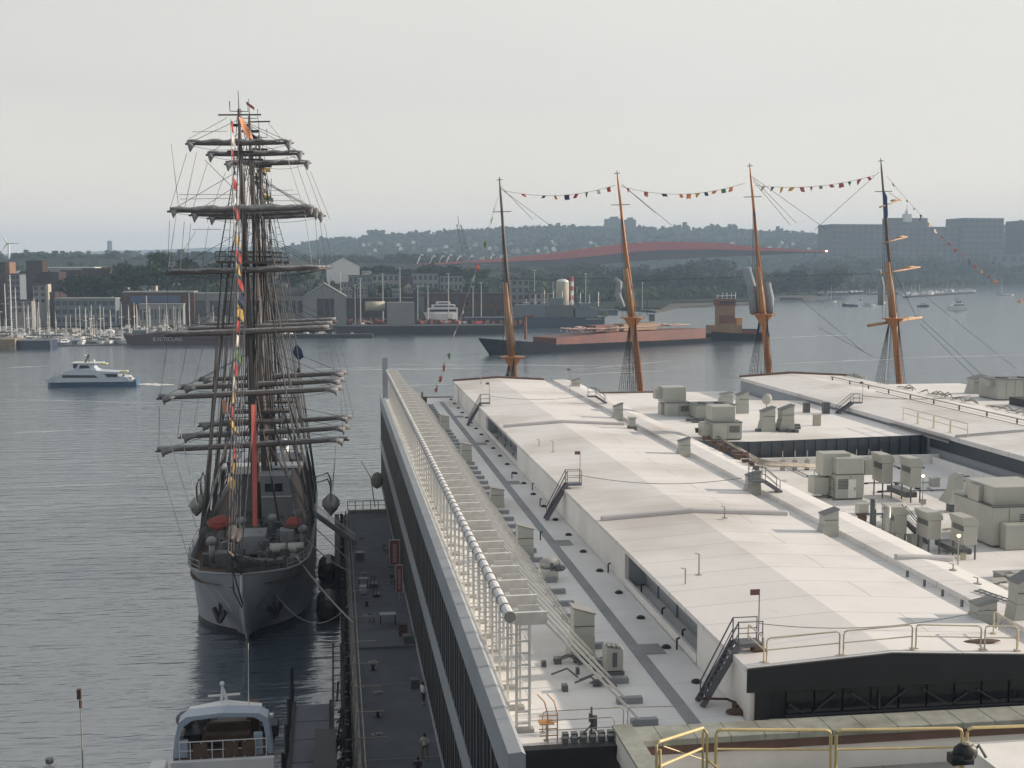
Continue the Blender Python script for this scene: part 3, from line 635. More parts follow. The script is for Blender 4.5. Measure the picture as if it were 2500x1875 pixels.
# valley strip, stepped roof, courts
b = MB(); b.box(XE - .05, XS, YM, YF, 14.6, 16.72); b.build('gutter_strip', M_white, pier)
b = MB(); b.extr(None, [(XS, YM, 14.6), (XS, YM, 17.02), (33.5, YM, 17.05), (XQ - .5, YM, 16.8), (XQ, YM, 16.4), (XQ, YM, 14.6)], (0, YF - YM, 0)); b.build('step_roof', M_white, pier)
b = MB(); b.box(XQ, 60.3, YN, 118.3, 13.6, ZC); b.build('court_roof', M_whiteL, pier)
pts = [(XQ, 118.6), (37.5, 117.2), (41, 116.6), (45, 117), (50, 117.6), (56, 118.3), (60.4, 118.8)]
b = MB(); b.prism(pts + [(60.4, YF - 26), (52, YF - 24), (XQ, YF - 22)], 13.6, ZP); b.build('raised_platform', M_whiteL, pier)
b = MB()
for i in range(len(pts) - 1):
    (x0, y0), (x1, y1) = pts[i], pts[i + 1]; b.add([(x0, y0 - .05, ZC), (x1, y1 - .05, ZC), (x1, y1 - .05, ZP + .12), (x0, y0 - .05, ZP + .12), (x0, y0 - .2, ZC), (x1, y1 - .2, ZC), (x1, y1 - .2, ZP + .12), (x0, y0 - .2, ZP + .12)], [(4, 5, 6, 7), (0, 1, 2, 3), (7, 6, 2, 3)])
b.build('platform_fascia', M_navy, pier)
b = MB()
for k in range(20):
    x = 37 + k * 1.2; yy = 116.35 + max(0, x - 43) * .125; b.box(x, x + .04, yy - .1, yy + .02, ZC, ZP + .12)
b.each('fascia_joint', M_black, pier)
b = MB(); b.box(XQ, 60.3, 115.3, 115.6, ZC, ZC + .9); b.box(59.4, 59.7, YN, 115, ZC, ZC + .7); b.each('court_upstand', M_wallw, pier)
b = MB(); b.box(XQ, 60.3, YF - 22, YF, 13.6, 14.9); b.build('end_roof', M_whiteL, pier)
# right monitor
XA, XB, XC = 60.5, 68.5, 77.5
b = MB(); b.extr(None, [(XA, 60, ZE - .45), (XA, 60, ZE), (XB, 60, ZR + .1), (XC, 60, ZE), (XC, 60, ZE - .45)], (0, YF - 60, 0)); b.build('monitor_roof', M_white, pier)
b = MB(); b.box(XA + .25, XA + .5, 60, YF, ZC, ZE - .46); b.build('monitor_wall', M_pgrey, pier)
b = MB(); b.box(XA + .1, XA + .24, 60, 118, 15.3, ZE - .47); b.build('window_band', M_navy, pier)
b = MB(); b.box(XA + .55, XC - .3, 60.2, YF - .2, 14, ZE - .46); b.build('core', M_black, pier)
b = MB(); b.box(XC - .02, 96, YN, YF, 13.6, 15.6); b.build('side_roof', M_whiteL, pier)
b = MB(); b.box(88, 96, 100, 150, 15.601, 16.6); b.build('side_parapet', M_black, pier)
# far end copings
b = MB(); b.box(7.0, XW, YF - .35, YF, 13.6, ZL + .12); b.extr(None, [(XW, YF - .35, ZE - .1), (XW, YF - .35, ZE + .28), (XR, YF - .35, ZR + .28), (XE, YF - .35, ZE + .28), (XE, YF - .35, ZE - .1)], (0, .4, 0))
b.box(XS, XQ + 14, YF - .5, YF + .1, 14.5, 15.1); b.extr(None, [(XA, YF - .35, ZE - .1), (XA, YF - .35, ZE + .3), (XB, YF - .35, ZR + .4), (XC, YF - .35, ZE + .3), (XC, YF - .35, ZE - .1)], (0, .4, 0)); b.each('end_coping', M_brown, pier)
b = MB(); b.box(XW - .02, XW + .2, YF - 7.5, YF - .36, ZL, ZE - .26); b.build('end_wall', M_wallw, pier)
# raised expansion joints over the roofs
M_joint = mat('joint_cover', (.50, .49, .50), .6, .05, .6)
for xs, yy in (((XW + .3, XR, XE - .1), 126.2), ((XW + .3, XR, XE - .1), 78.8)):
    b = MB(); zz = (ZE + .02, ZR, ZE + .02)
    b.extr(None, [(xs[0], yy - .2, zz[0] - .05), (xs[1], yy - .2, zz[1] - .05), (xs[2], yy - .2, zz[2] - .05), (xs[2], yy - .2, zz[2] + .3), (xs[1], yy - .2, zz[1] + .3), (xs[0], yy - .2, zz[0] + .3)], (0, .4, 0))
    b.build('expansion_joint', M_joint, pier, bevel=.08)
b = MB(); b.extr(None, [(XS, 65.6, 16.95), (XQ - .1, 65.6, 16.75), (XQ - .1, 65.6, 17.1), (XS, 65.6, 17.33)], (0, .4, 0)); b.build('expansion_joint', M_joint, pier, bevel=.08)
b = MB(); b.path([(XA, 112.5, 17.05), (XB, 112.5, 17.55), (XC, 112.5, 17.05)], .2, 8); b.build('expansion_joint', M_joint, pier, True)

# front end: black end wall, deck edge
b = MB(); b.box(6.9, 11.2, YN - .2, YN + .1, 5, 14.3); b.build('end_wall', M_black, pier)
b = MB(); b.box(7.0, 11.2, YN - .25, YN + .15, 14.3, 14.5); b.box(7.0, 11.2, YN - .3, YN + .2, 14.5, 14.72); b.build('end_trim', M_black, pier)

# headhouse (nearest roof): coping, fascia, wall, floor
head = thing('head_house', 'nearest grey roofed building with weathered stone coping at the bottom right', 'building', (25, 46, 3))
b = MB(); b.box(11.2, 60, 46.35, 47.85, 14.72, 15.0)
b.build('coping', M_stone, head, bevel=.03)
b = MB(); b.box(11.2, 60, 46.52, 47.7, 14.3, 14.715); b.build('fascia', M_brown, head)
b = MB(); b.box(11.3, 60, 46.7, 47.6, 3, 14.295); b.build('wall', M_wallw, head)
M_head = seamed('head_roof', (.36, .36, .35), .8, row=2.5, brick=5, dirt=.8)
b = MB(); b.box(10.5, 60, 30, 46.7, 13.0, 13.2); b.build('roof', M_head, head)
b = MB()
for k in range(34): b.box(11.4 + k * 1.43, 11.42 + k * 1.43, 46.34, 47.86, 14.73, 15.006)
b.each('coping_joint', M_hvacd, head)
b = MB(); b.box(11.05, 11.55, 34, 47.0, 14.1, 15.35)
b.build('side_parapet', M_wallw, head, bevel=.03)
b = MB(); b.box(10.9, 11.7, 34, 47.0, 15.353, 15.47); b.build('parapet_cap', M_stone, head)
b = MB(); b.box(8.9, 11.0, 43.4, 45.2, 10, 12.3); b.build('roof_box', M_steelw, head)
# nearest upper roof edge (bottom right)
b = MB(); b.box(20.0, 60, 24, 36.0, 17.2, 18.55); tag(b.build('upper_roof', M_wallw), 'nearest white roof edge along the very bottom right of the view', 'roof')

# ============================================================ APRON
b = MB(); b.box(1.35, 6.3, 44, 153, 2.0, 3.0); tag(b.build('apron', M_deck), 'dark concrete pier apron running beside the glazed facade', 'pier deck')
b = MB()
for y0 in (118, 134, 89, 75): b.box(1.5, 6.2, y0, y0 + .05, 3.002, 3.012)
struct(b.build('paving', M_grey))
b = MB(); b.box(1.5, 6.2, 97.5, 101.8, 3.002, 3.16); tag(b.build('ramp_step', mat('step_concrete', (.11, .12, .13), .8, .1, 1.)), 'shallow pale cross step on the dark pier apron', 'step')
b = MB(); b.box(1.0, 1.34, 44, 153, 2.1, 2.9); b.box(1.4, 6.3, 152.6, 153.2, 3, 3.35); tag(b.build('edge_beam', M_pole), 'pale timber edge beam along the water side of the apron', 'kerb')
# piles in front of the apron
pg = 'tarred piles along the pier apron'
pl = None
for i in range(50):
    Y = 60 + i * 1.86 + random.uniform(-.2, .2)
    if pl is None:
        b = MB(); b.path([(0, 0, -1.5), (0, 0, 3.3)], [.22, .19], 7); pl = b.build('pile', M_pile); tag(pl, 'dark tarred timber pile standing along the water side of the apron', 'pile', pg); o = pl
    else: o = pl.copy(); COL.objects.link(o)
    o.location = (.55 + random.uniform(-.12, .12), Y, random.uniform(-.5, .4))
b = MB()
for z in (1.2, 2.4): b.box(.82, 1.0, 60, 153, z, z + .3)
tag(b.build('fender_beam', M_pile), 'long dark timber fender beams bolted behind the piles', 'fender')
b = MB(); b.box(-.25, .35, 126, 153, -.5, 2.9); tag(b.build('dolphin', M_pile), 'long solid dark timber fender at the far end of the apron', 'fender')
# apron edge fence with chain-link sag and rail
fence = thing('edge_fence', 'rope and post fence along the water edge of the apron', 'fence', (1.6, 100, 3))
for i in range(44):
    Y = 60 + i * 2.1; b = MB(); b.tube((1.55, Y, 3), (1.55, Y, 4.1), .035, n=5); b.build('post', M_pole, fence)
b = MB()
for i in range(43):
    Y = 60 + i * 2.1
    for z, s in ((4.08, .05), (3.6, .12)): b.path(sag((1.55, Y, z), (1.55, Y + 2.1, z), s, 5), .03, 4)
b.build('rail', M_pole, fence)
b = MB()
for i in range(170):
    Y = 62 + i * .53; b.path([(.95 + random.uniform(-.15, .15), Y, 2.2), (1.05 + random.uniform(-.1, .2), Y + .25, 3.3 + random.uniform(0, .3)), (1.1, Y + .5, 2.6)], .035, 4)
tag(b.build('hanging_net', M_rope), 'tangle of pale rope netting hung along the edge of the apron', 'net')
for y in (103.5, 96.5, 91, 85.8, 80.8, 76.2, 112):
    b = MB(); b.tube((1.1, y, 4.0), (3.0, y - .15, 4.05), .05, n=5); b.tube((1.2, y, 3), (1.2, y, 4.05), .05, n=5)
    tag(b.build('outrigger_pole', M_pole), 'pale horizontal pole on a post reaching over the apron edge', 'pole', 'pale poles over the apron edge')
# end railing of the apron
th = thing('end_railing', 'pale railing across the far end of the apron', 'railing', (3.5, 153, 3.35))
for k in range(6): b = MB(); b.tube((1.4 + k * .95, 152.9, 3.3), (1.4 + k * .95, 152.9, 4.5), .06, n=5); b.build('post', M_steelw, th)
b = MB(); b.tube((1.4, 152.9, 4.5), (6.2, 152.9, 4.5), .06, n=5); b.tube((1.4, 152.9, 3.95), (6.2, 152.9, 3.95), .04, n=5); b.build('rail', M_steelw, th)
# red banners on facade
def banner(y0, y1, z0, z1, m, label, x=6.0):
    th = thing('red_banner', label, 'banner', (x, y0, z0)); b = MB(); b.box(x - .5, x - .46, y0, y1, z0, z1)
    b.build('panel', m, th); b = MB(); b.box(x - .56, x - .43, y0 - .06, y0, z0 - .06, z1 + .06); b.box(x - .56, x - .43, y1, y1 + .06, z0 - .06, z1 + .06); b.box(x - .56, x - .43, y0, y1, z1, z1 + .06); b.box(x - .56, x - .43, y0, y1, z0 - .06, z0); b.build('frame', M_pgrey, th)
    return th
M_sign = mat('faded_red_sign', (.20, .07, .07), .7, .2, 1.); M_sign2 = mat('red_sign', (.30, .05, .045), .7, .15, 1.); M_lett = mat('sign_lettering', (.40, .33, .32), .8, .1, 2.)
for (px0, py0, px1, py1, Y, m, l) in [(952, 1320, 975, 1379, 118, M_sign, 'faded red vertical sign panel beside the facade, further of two'), (968, 1381, 982, 1445, 112, M_sign2, 'brighter red vertical sign panel beside the facade, nearer of two')]:
    a = at(px0, py0, Y=Y); c = at(px1, py1, Y=Y); th = thing('vertical_sign', l, 'sign', ((a.x + c.x) / 2, Y, 3))
    b = MB(); b.box(a.x, c.x, Y, Y + .12, c.z, a.z); b.build('panel', m, th)
    b = MB()
    for x0, x1, z0, z1 in ((a.x - .08, a.x, c.z, a.z), (c.x, c.x + .08, c.z, a.z), (a.x - .08, c.x + .08, a.z, a.z + .08), (a.x - .08, c.x + .08, c.z - .08, c.z)): b.box(x0, x1, Y - .03, Y + .15, z0, z1)
    b.tube(((a.x + c.x) / 2, Y + .06, 3), ((a.x + c.x) / 2, Y + .06, c.z), .06); b.build('frame', M_pgrey, th)
    b = MB(); hh = a.z - c.z; wd = c.x - a.x
    for k in range(9):
        z = c.z + hh * (.12 + .085 * k); b.box(a.x + wd * (.3 if k % 3 else .25), a.x + wd * .72, Y - .02, Y - .003, z, z + hh * .05)
    b.build('lettering', M_lett, th)
# furniture on the apron
def chair(x, y, rz, label):
    th = thing('folding_chair', label, 'chair', (0, 0, 0)); b = MB(); b.boxc((0, 0, .45), (.45, .45, .05)); b.build('seat', M_hvacd, th)
    b = MB(); b.boxc((0, .22, .75), (.45, .04, .4)); b.build('backrest', M_hvacd, th)
    for i in (-1, 1):
        for j in (-1, 1): b = MB(); b.bar((i * .2, j * .2, 0), (i * .2, -j * .15, .45), .035); b.build('leg', M_black, th)
    th.location = (x, y, 3); th.rotation_euler = (0, 0, rz)
chair(5.35, 117.5, .5, 'black folding chair nearer the red sign on the apron')
chair(5.2, 131, 2.2, 'black folding chair furthest along the apron')
chair(2.9, 104.8, 2.6, 'black folding chair beside the table on the apron')
def table(x, y, label, w=1.7, m=None):
    th = thing('folding_table', label, 'table', (x, y, 3)); b = MB(); b.box(x - w / 2, x + w / 2, y - .4, y + .4, 3.9, 3.95); b.build('tabletop', m or M_pgrey, th)
    for i in (-1, 1):
        for j in (-1, 1): b = MB(); b.bar((x + i * w * .45, y + j * .35, 3), (x + i * w * .45, y + j * .35, 3.9), .06); b.build('leg', M_black, th)
p = at(948, 1530, z=3); table(p.x, p.y + .8, 'pale topped black framed trestle table in the middle of the apron', 1.4)
p = at(880, 1435, z=3); table(p.x + .3, p.y, 'small dark table near the water edge with a bright box beside it', .9, M_hvacd)
b = MB(); b.boxc((p.x + .2, p.y - 2.2, 3.4), (.7, .6, .8)); tag(b.build('cool_box', M_pgrey, bevel=.05), 'pale boxy bin beside the small dark table on the apron', 'box')
for q, l in (((912, 1430), 'dark wheeled luggage cart further along the apron'), ((918, 1455), 'dark wheeled hand cart with slanted handle on the apron')):
    p = at(*q, z=3); th = thing('hand_cart', l, 'cart', (p.x, p.y, 3)); b = MB(); b.boxc((p.x, p.y, 3.25), (.7, 1.1, .06)); b.bar((p.x, p.y - .5, 3.25), (p.x + .15, p.y - .9, 4.2), .05); b.bar((p.x - .3, p.y - .5, 3.25), (p.x - .15, p.y - .9, 4.2), .05); b.bar((p.x - .15, p.y - .9, 4.2), (p.x + .15, p.y - .9, 4.2), .05); b.build('frame', M_black, th)
    for i in (-.3, .3):
        for j in (-.45, .45): b = MB(); b.tube((p.x + i - .04, p.y + j, 3.12), (p.x + i + .04, p.y + j, 3.12), .12, n=8); b.build('wheel', M_black, th)
for y in (92.2, 82.4, 110.2):
    b = MB(); b.lathe((2.6, y, 3), [(.16, 0), (.12, .1), (.11, .35), (.2, .42), (.2, .5)], 8); b.bar((2.3, y, 3.02), (2.9, y, 3.02), .3, .05)
    tag(b.build('bollard', M_black), 'small black mooring bollard on the apron', 'bollard', 'black bollards on the apron')
p = at(987, 1556, z=3); b = MB(); b.boxc((p.x - .1, p.y, 3.55), (.7, .5, 1.1)); b.boxc((p.x - .1, p.y, 4.12), (.76, .56, .06)); tag(b.build('waste_bin', M_rust), 'brown waste bin against the foot of the facade', 'bin')
p = at(990, 1470, z=3)
# flood light mast at far end of apron
b = MB(); p = at(905, 1165, Y=156); q = at(881, 1125, Y=156); b.tube((4.9, 156, 3), p, .07); b.tube(p, q, .05, .03, 5); b.ell((5.2, 156, 6.5), .8, .5, 1.1, 8, 5); tag(b.build('jib_post', M_pole), 'short leaning jib post at the far end of the apron', 'post')

# ============================================================ STEEL GANTRY on the left roof edge
gg = 'identical ladder frames along the left roof edge'
def frame_proto():
    t = thing('gantry_frame', 'pale steel ladder post with back brace in the long row carrying the white pipe', 'steel frame', (0, 0, 0), gg)
    for dx in (-.27, .27):
        b = MB(); b.bar((dx, 0, 0), (dx, 0, 4.6), .10, .12); b.build('post', M_steelw, t)
    b = MB()
    for k in range(9): b.bar((-.27, 0, .35 + k * .5), (.27, 0, .35 + k * .5), .10, .06)
    b.each('rung', M_steelw, t)
    b = MB(); b.box(-.35, 1.0, -.09, .09, 4.55, 5.08); b.build('head_plate', M_steelw, t)
    b = MB(); b.bar((.95, 0, 4.6), (4.95, 0, .25), .07, .11); b.build('back_brace', M_steelw, t)
    b = MB(); b.box(4.6, 5.75, -.16, .16, .003, .28); b.build('foot_pad', M_grey, t)
    b = MB(); b.box(-.45, .45, -.2, .2, .003, .14); b.build('base_plate', M_steel, t)
    return t
g0 = frame_proto(); g0.location = (7.55, 48.9, ZL)
NFR = 46
for i in range(1, NFR): dup(g0, (7.55, 48.9 + i * 2.62, ZL))
gp = thing('top_pipe', 'long white segmented pipe lying along the heads of the ladder frames', 'pipe', (7.05, 48.9, ZL + 4.9))
for i in range(NFR - 1):
    b = MB(); y0 = 48.7 + i * 2.62
    for s in (0, 1): b.tube((6.98, y0 + .03 + s * 1.31, ZL + 4.95), (6.98, y0 + 1.27 + s * 1.31, ZL + 4.95), .21, n=10)
    b.build('pipe_segment', M_pipe, gp)
b = MB()
for i in range(2 * NFR - 1): b.tube((6.98, 48.68 + i * 1.31, ZL + 4.95), (6.98, 48.76 + i * 1.31, ZL + 4.95), .25, n=10)
b.each('pipe_collar', M_steel, gp)
# slim second posts between frames and low long rails
b = MB()
for z in (1.2, 2.4, 3.6): b.bar((7.9, 49, ZL + z), (7.9, 49 + 45 * 2.62, ZL + z), .05)
tag(b.build('tie_rail', M_steelw), 'three long thin tie rails linking the ladder frames', 'rail')
# end panel of the gantry
b = MB(); b.box(6.5, 7.2, 168.2, 168.6, 15.5, 21.3); b.build('end_panel', M_pgrey, pier)
b = MB()
for i in range(45):
    y = 50.2 + i * 2.62
    b.extr(None, [(7.55, y, ZL + 4.2), (8.45, y, ZL + 4.2), (8.45, y, ZL + 5.0), (7.55, y, ZL + 5.0)], (0, .05, 0))
b.each('baffle', M_steelw, gp)

# ============================================================ ROOFTOP EQUIPMENT
def wedge_vent(x, y, z0, w, d, h, label, m=M_hvac, lean=1, hood=True):
    """relief hood: tapered box body with a raked cap"""
    t = thing('roof_vent', label, 'roof vent', (x, y, z0), 'raked relief vents on the roofs')
    b = MB(); b.loft([[(x - w * .62, y - d / 2, z0), (x + w * .5, y - d / 2, z0), (x + w * .5, y + d / 2, z0), (x - w * .62, y + d / 2, z0)],
                      [(x - w * .45, y - d / 2, z0 + h * .42), (x + w * .5, y - d / 2, z0 + h * .42), (x + w * .5, y + d / 2, z0 + h * .42), (x - w * .45, y + d / 2, z0 + h * .42)]], close=True); b.build('base', m, t)
    b = MB(); b.extr(None, [(x - w * .42, y - d * .48, z0 + h * .424), (x + w * .48, y - d * .48, z0 + h * .424), (x + w * .48, y - d * .48, z0 + (h * .86 if lean > 0 else h)), (x - w * .42, y - d * .48, z0 + (h if lean > 0 else h * .8))], (0, d * .96, 0)); b.build('stack', m, t)
    b = MB(); z1, z2 = (h, h * .86) if lean > 0 else (h * .8, h)
    b.extr(None, [(x - w * .48, y - d * .53, z0 + z1 + .003), (x + w * .54, y - d * .53, z0 + z2 + .003), (x + w * .54, y - d * .53, z0 + z2 + .07), (x - w * .48, y - d * .53, z0 + z1 + .07)], (0, d * 1.06, 0)); b.build('cap', M_pale, t)
    b = MB(); b.box(x - w * .43, x + w * .49, y - d * .49 - .012, y - d * .48 - .002, z0 + h * .62, z0 + h * .64); b.build('seam', M_hvacd, t)
    return t
for x, y, h, l in [(12.0, 58.6, 2.45, 'big raked grey vent nearest on the left lower roof'), (12.2, 78.6, 2.35, 'second raked grey vent on the left lower roof'), (12.7, 96.3, 1.6, 'third smaller rounded vent on the left lower roof beside a stub fan'),
                   (12.6, 118.5, 2.0, 'fourth vent on the left lower roof near the frame feet'), (12.5, 141, 2.0, 'furthest raked vent on the left lower roof')]:
    wedge_vent(x, y, ZL, 1.15, 1.0, h, l)
for x, y, h, l, ln in [(30.9, 54.3, 1.15, 'low ridged vent at the near end of the gutter strip', -1), (32.6, 53.8, 2.6, 'tall ridged vent with dark louvre just behind the lowest gutter vent', -1), (31.1, 73.6, 1.75, 'slim vent on the gutter strip beside the twin exhaust stacks', -1),
                       (31.1, 88.0, 1.75, 'vent on the gutter strip next to the right hand stair', -1), (31.1, 106.5, 1.7, 'vent on the gutter strip between the two right hand stairs', -1), (31.1, 132.6, 1.9, 'furthest vent on the gutter strip beside the far stair', -1)]:
    wedge_vent(x, y, 16.7, 1.05, .9, h, l, lean=ln)
p = at(1543, 1046, z=17); t = thing('fan_unit', 'small grey slatted fan at the right end of the far roof joint', 'fan', (p.x, p.y, 16.7)); b = MB(); b.boxc((p.x, p.y, 17.0), (.9, .7, .5)); b.build('base', M_hvacd, t); b = MB(); b.boxc((p.x, p.y, 17.6), (.6, .6, .7)); b.boxc((p.x, p.y, 18.1), (.8, .7, .2)); b.build('housing', M_hvac, t)
wedge_vent(at(1375, 935, z=17).x + .8, 168, ZE - .6, 1.2, 1., 1.7, 'half hidden vent at the far right corner of the left roof', lean=-1)

# black goose-neck drains along the wall
dg = 'black drains along the foot of the roof wall'; d0 = None
for i in range(24):
    y = 53.7 + i * 5.25
    if d0 is None:
        b = MB(); b.lathe((0, 0, 0), [(.25, .003), (.25, .05), (.17, .13), (.05, .17)], 10); d0 = b.build('roof_drain', M_drain); tag(d0, 'low black domed roof drain in the row along the foot of the white wall', 'roof drain', dg); o = d0
    else: o = d0.copy(); COL.objects.link(o)
    o.location = (16.45, y, ZL)
d1 = None
for x, y in [(16.9, 74.3), (16.9, 58.6), (17.6, 64), (17.6, 60), (17.7, 69), (17.5, 120), (17.5, 126), (17.5, 132), (16.7, 103), (16.2, 96), (15.8, 109), (14.2, 84)]:
    if d1 is None:
        b = MB(); b.tube((0, 0, .003), (0, 0, .55), .05, n=6); b.tube((0, 0, .55), (.16, 0, .6), .05, n=6); d1 = b.build('vent_pipe', M_drain); tag(d1, 'thin black upright vent pipe on the left lower roof', 'vent pipe', 'thin black vent pipes on the lower roof'); o = d1
    else: o = d1.copy(); COL.objects.link(o)
    o.location = (x, y, ZL)

# ship-ladder stairs over the eaves
def stair(x0, x1, y, z0, z1, label, w=.75, plat=1.1):
    s = 1 if x1 > x0 else -1
    t = thing('roof_stair', label, 'stair', (x0, y, z0), 'steel ship stairs over the eaves')
    for dy in (-w / 2, w / 2): b = MB(); b.bar((x0, y + dy, z0 + .02), (x1, y + dy, z1), .08, .26); b.build('stringer', M_ladder, t)
    b = MB(); n = 11
    for k in range(1, n): f = k / n; b.boxc((x0 + (x1 - x0) * f, y, z0 + (z1 - z0) * f), (.2, w - .05, .04))
    b.build('treads', M_ladder, t)
    b = MB(); b.boxc((x1 + s * plat / 2, y, z1), (plat, w + .1, .16)); b.build('platform', M_ladder, t)
    for dy in (-w / 2, w / 2):
        b = MB(); hx = x1 + s * plat
        b.path([(x0 + s * .15, y + dy, z0 + .95), (x1, y + dy, z1 + 1.05), (hx, y + dy, z1 + 1.05), (hx, y + dy, z1)], .035, 6)
        b.path([(x0 + s * .12, y + dy, z0 + .45), (x1, y + dy, z1 + .55), (hx, y + dy, z1 + .55)], .025, 5)
        b.tube((x1, y + dy, z1), (x1, y + dy, z1 + 1.05), .03, n=5); b.tube((x0 + s * .14, y + dy, z0 + .3), (x0 + s * .14, y + dy, z0 + .95), .03, n=5); b.build('handrail', M_ladder, t)
    return t
def flag_sign(x, y, z, h, label, m=None):
    t = thing('marker_flag', label, 'marker', (x, y, z)); b = MB(); b.tube((x, y, z), (x, y, z + h), .025, n=5); b.build('pole', M_ladder, t)
    b = MB(); b.box(x - .42, x - .02, y - .015, y + .015, z + h - .26, z + h); b.build('plate', m or M_hvacd, t)
M_mark = mat('marker_plate', (.20, .10, .12), .7, .2, 3.)
for y, l, fl in [(50.9, 'nearest steel stair climbing to the left roof at the front corner', 'dark plate on a pole above the nearest stair'), (90.8, 'middle steel stair climbing to the left roof', 'dark plate on a pole above the middle stair'), (146, 'furthest steel stair climbing to the left roof', 'tiny plate on a pole above the furthest left stair')]:
    stair(15.75, 17.35, y, ZL, 17.35, l); flag_sign(18.4, y, 17.35, 2.4 if y < 60 else 2.5, fl, M_mark)
stair(32.9, 31.6, 87, 17.02, 17.9, 'stair stepping down on the right side of the left roof, nearer one', plat=1.0)
stair(32.9, 31.6, 146.5, 17.02, 17.9, 'stair stepping down on the right side of the left roof, far one', plat=1.0)
flag_sign(30.4, 87, 17.2, 2.9, 'thin pole with tiny plate at the nearer right hand stair', M_mark); flag_sign(31.0, 160, 17, 3.2, 'thin pole with dark top near the far end of the left roof', M_hvacd)
stair(59.0, 60.9, 138, ZP, 17.6, 'steel stair climbing the left side of the right hand roof'); flag_sign(62.2, 138, 17.5, 2.6, 'dark plate on a pole above the right hand roof stair')
# cable strung across the roof between stairs
b = MB(); b.path(sag((18.4, 90.8, 18.0), (30.4, 88.4, 17.9), .55, 16), .022, 4); tag(b.build('safety_cable', M_ladder), 'thin cable sagging across the left roof between two stairs', 'cable')
b = MB(); b.path(sag((18.4, 146, 18.2), (30.6, 146.5, 18.0), .45, 16), .022, 4); tag(b.build('safety_cable', M_ladder), 'thin cable sagging across the far part of the left roof', 'cable')
b = MB(); b.path(sag((18.4, 50.9, 18.2), (30.2, 52.5, 17.9), .5, 16), .02, 4); tag(b.build('safety_cable', M_ladder), 'thin cable sagging across the near end of the left roof', 'cable')
b = MB(); b.path(sag((62.2, 138, 18.4), (76, 138, 18.2), .4, 16), .035, 4); tag(b.build('safety_cable', M_ladder), 'thin cable across the right hand roof', 'cable')
# small roof clutter: lightning rods, stub posts
b = None
for x, y, z, h in [(19.5, 63.5, 17.1, 1.2), (18.3, 62, 17, .9), (25.2, 76.6, 17.4, .75), (19.4, 108, 17.1, 1.), (18.8, 112, 17., .7), (20.5, 172, 17.2, 1.1), (33.8, 60, 17, .35), (34, 63, 17, .35)]:
    b = MB(); b.tube((x, y, z), (x, y, z + h), .04, n=5); b.tube((x, y, z + h), (x - .25, y, z + h + .05), .03, n=5); b.boxc((x, y, z + .03), (.3, .3, .06)); tag(b.build('roof_spike', M_steel), 'thin metal rod standing up from the white roof', 'rod', 'thin rods on the white roof')
for i in range(4):
    x, y = 31.3, 57.0 + i * 2.0; b = MB(); b.boxc((x, y, 16.9), (.1, .14, .36)); tag(b.build('roof_stub', M_hvacd), 'short dark stub on the pale gutter strip', 'stub', 'dark stubs on the gutter strip')
b = MB(); b.bar((32.8, 58.5, 17.1), (33.5, 55.6, 17.1), .05); b.bar((33.2, 58.7, 17.1), (33.9, 55.8, 17.1), .05)
for k in range(8): b.bar((32.8 + .1 * k, 58.4 - k * .39, 17.1), (33.2 + .1 * k, 58.6 - k * .39, 17.1), .05)
tag(b.build('roof_ladder', M_ladder), 'short grey ladder lying on the stepped roof near the tall vent', 'ladder')
# rusty heap at the front corner of the monitor
b = MB(); b.boxc((17.4, 50.1, ZL + .12), (.7, .5, .24)); b.path([(15.6, 50.3, ZL + .5), (16.9, 50.6, ZL + .3), (17.3, 50.2, ZL + .2)], .06, 5); b.ell((17.0, 49.6, ZL + .1), .5, .3, .12); tag(b.build('rusty_debris', M_rust), 'heap of rusty brown debris at the foot of the near stair', 'debris')

# ---- guard rails
def rail_run(name, label, pts, h=1.07, r=.035, m=M_cream, step=None, mid=True, rounded=True, z=None):
    t = thing(name, label, 'railing', pts[0])
    for i in range(len(pts) - 1):
        p, q = Vector(pts[i]), Vector(pts[i + 1]); L = (q - p).length; n = max(1, round(L / (step or L))); up = Vector((0, 0, 1))
        for k in range(n):
            a = p.lerp(q, k / n); c = p.lerp(q, (k + 1) / n); d = (c - a).normalized() * .09; b = MB(); f = .16
            b.path([a + d, a + d + up * (h - f), a + d * 1.4 + up * (h - f * .3), a + d + (c - a).normalized() * f + up * h, c - d - (c - a).normalized() * f + up * h, c - d * 1.4 + up * (h - f * .3), c - d + up * (h - f), c - d], r, 6)
            if mid: b.tube(a + d + up * h * .52, c - d + up * h * .52, r * .8, n=5)
            b.boxc(a + d + up * .02, (.2, .2, .03)); b.boxc(c - d + up * .02, (.2, .2, .03)); b.build('rail_section', m, t)
    return t
rail_run('guard_rail', 'pale guard rail along the front gable edge of the left roof', [(18.0, 51.2, 17.05), (18.0, 49.0, 17.05), (21.4, 48.9, 17.25), (24.7, 48.9, 17.4), (27.9, 48.9, 17.2), (29.6, 48.9, 17.1)])
rail_run('guard_rail', 'short pale corner rail at the right end of the near gable', [(29.6, 48.9, 17.05), (29.9, 51.6, 17.05)])
b = MB(); b.ell((28.6, 50.2, 17.16), .9, .3, .06, 12, 4); tag(b.build('rope_coil', M_rust), 'dark reddish coil lying on the roof by the corner rail', 'coil')
b = MB(); b.boxc((18.3, 50.6, 17.12), (.6, .5, .1)); tag(b.build('mat_patch', M_rust), 'small rusty plate on the roof beside the near stair', 'plate')
rail_run('yellow_guard_rail', 'yellow guard rail across the bottom right in front of the coping', [at(1740, 1880, Y=36), at(2033, 1880, Y=36), at(2352, 1873, Y=36), at(2690, 1860, Y=36)], h=(at(1850, 1781, Y=36).z - at(1850, 1879, Y=36).z), r=.05, m=M_yel)
yr = thing('yellow_end_rail', 'yellow crossed end rail turning toward the viewer, left of the long yellow rail', 'railing', at(1605, 1900, Y=33))
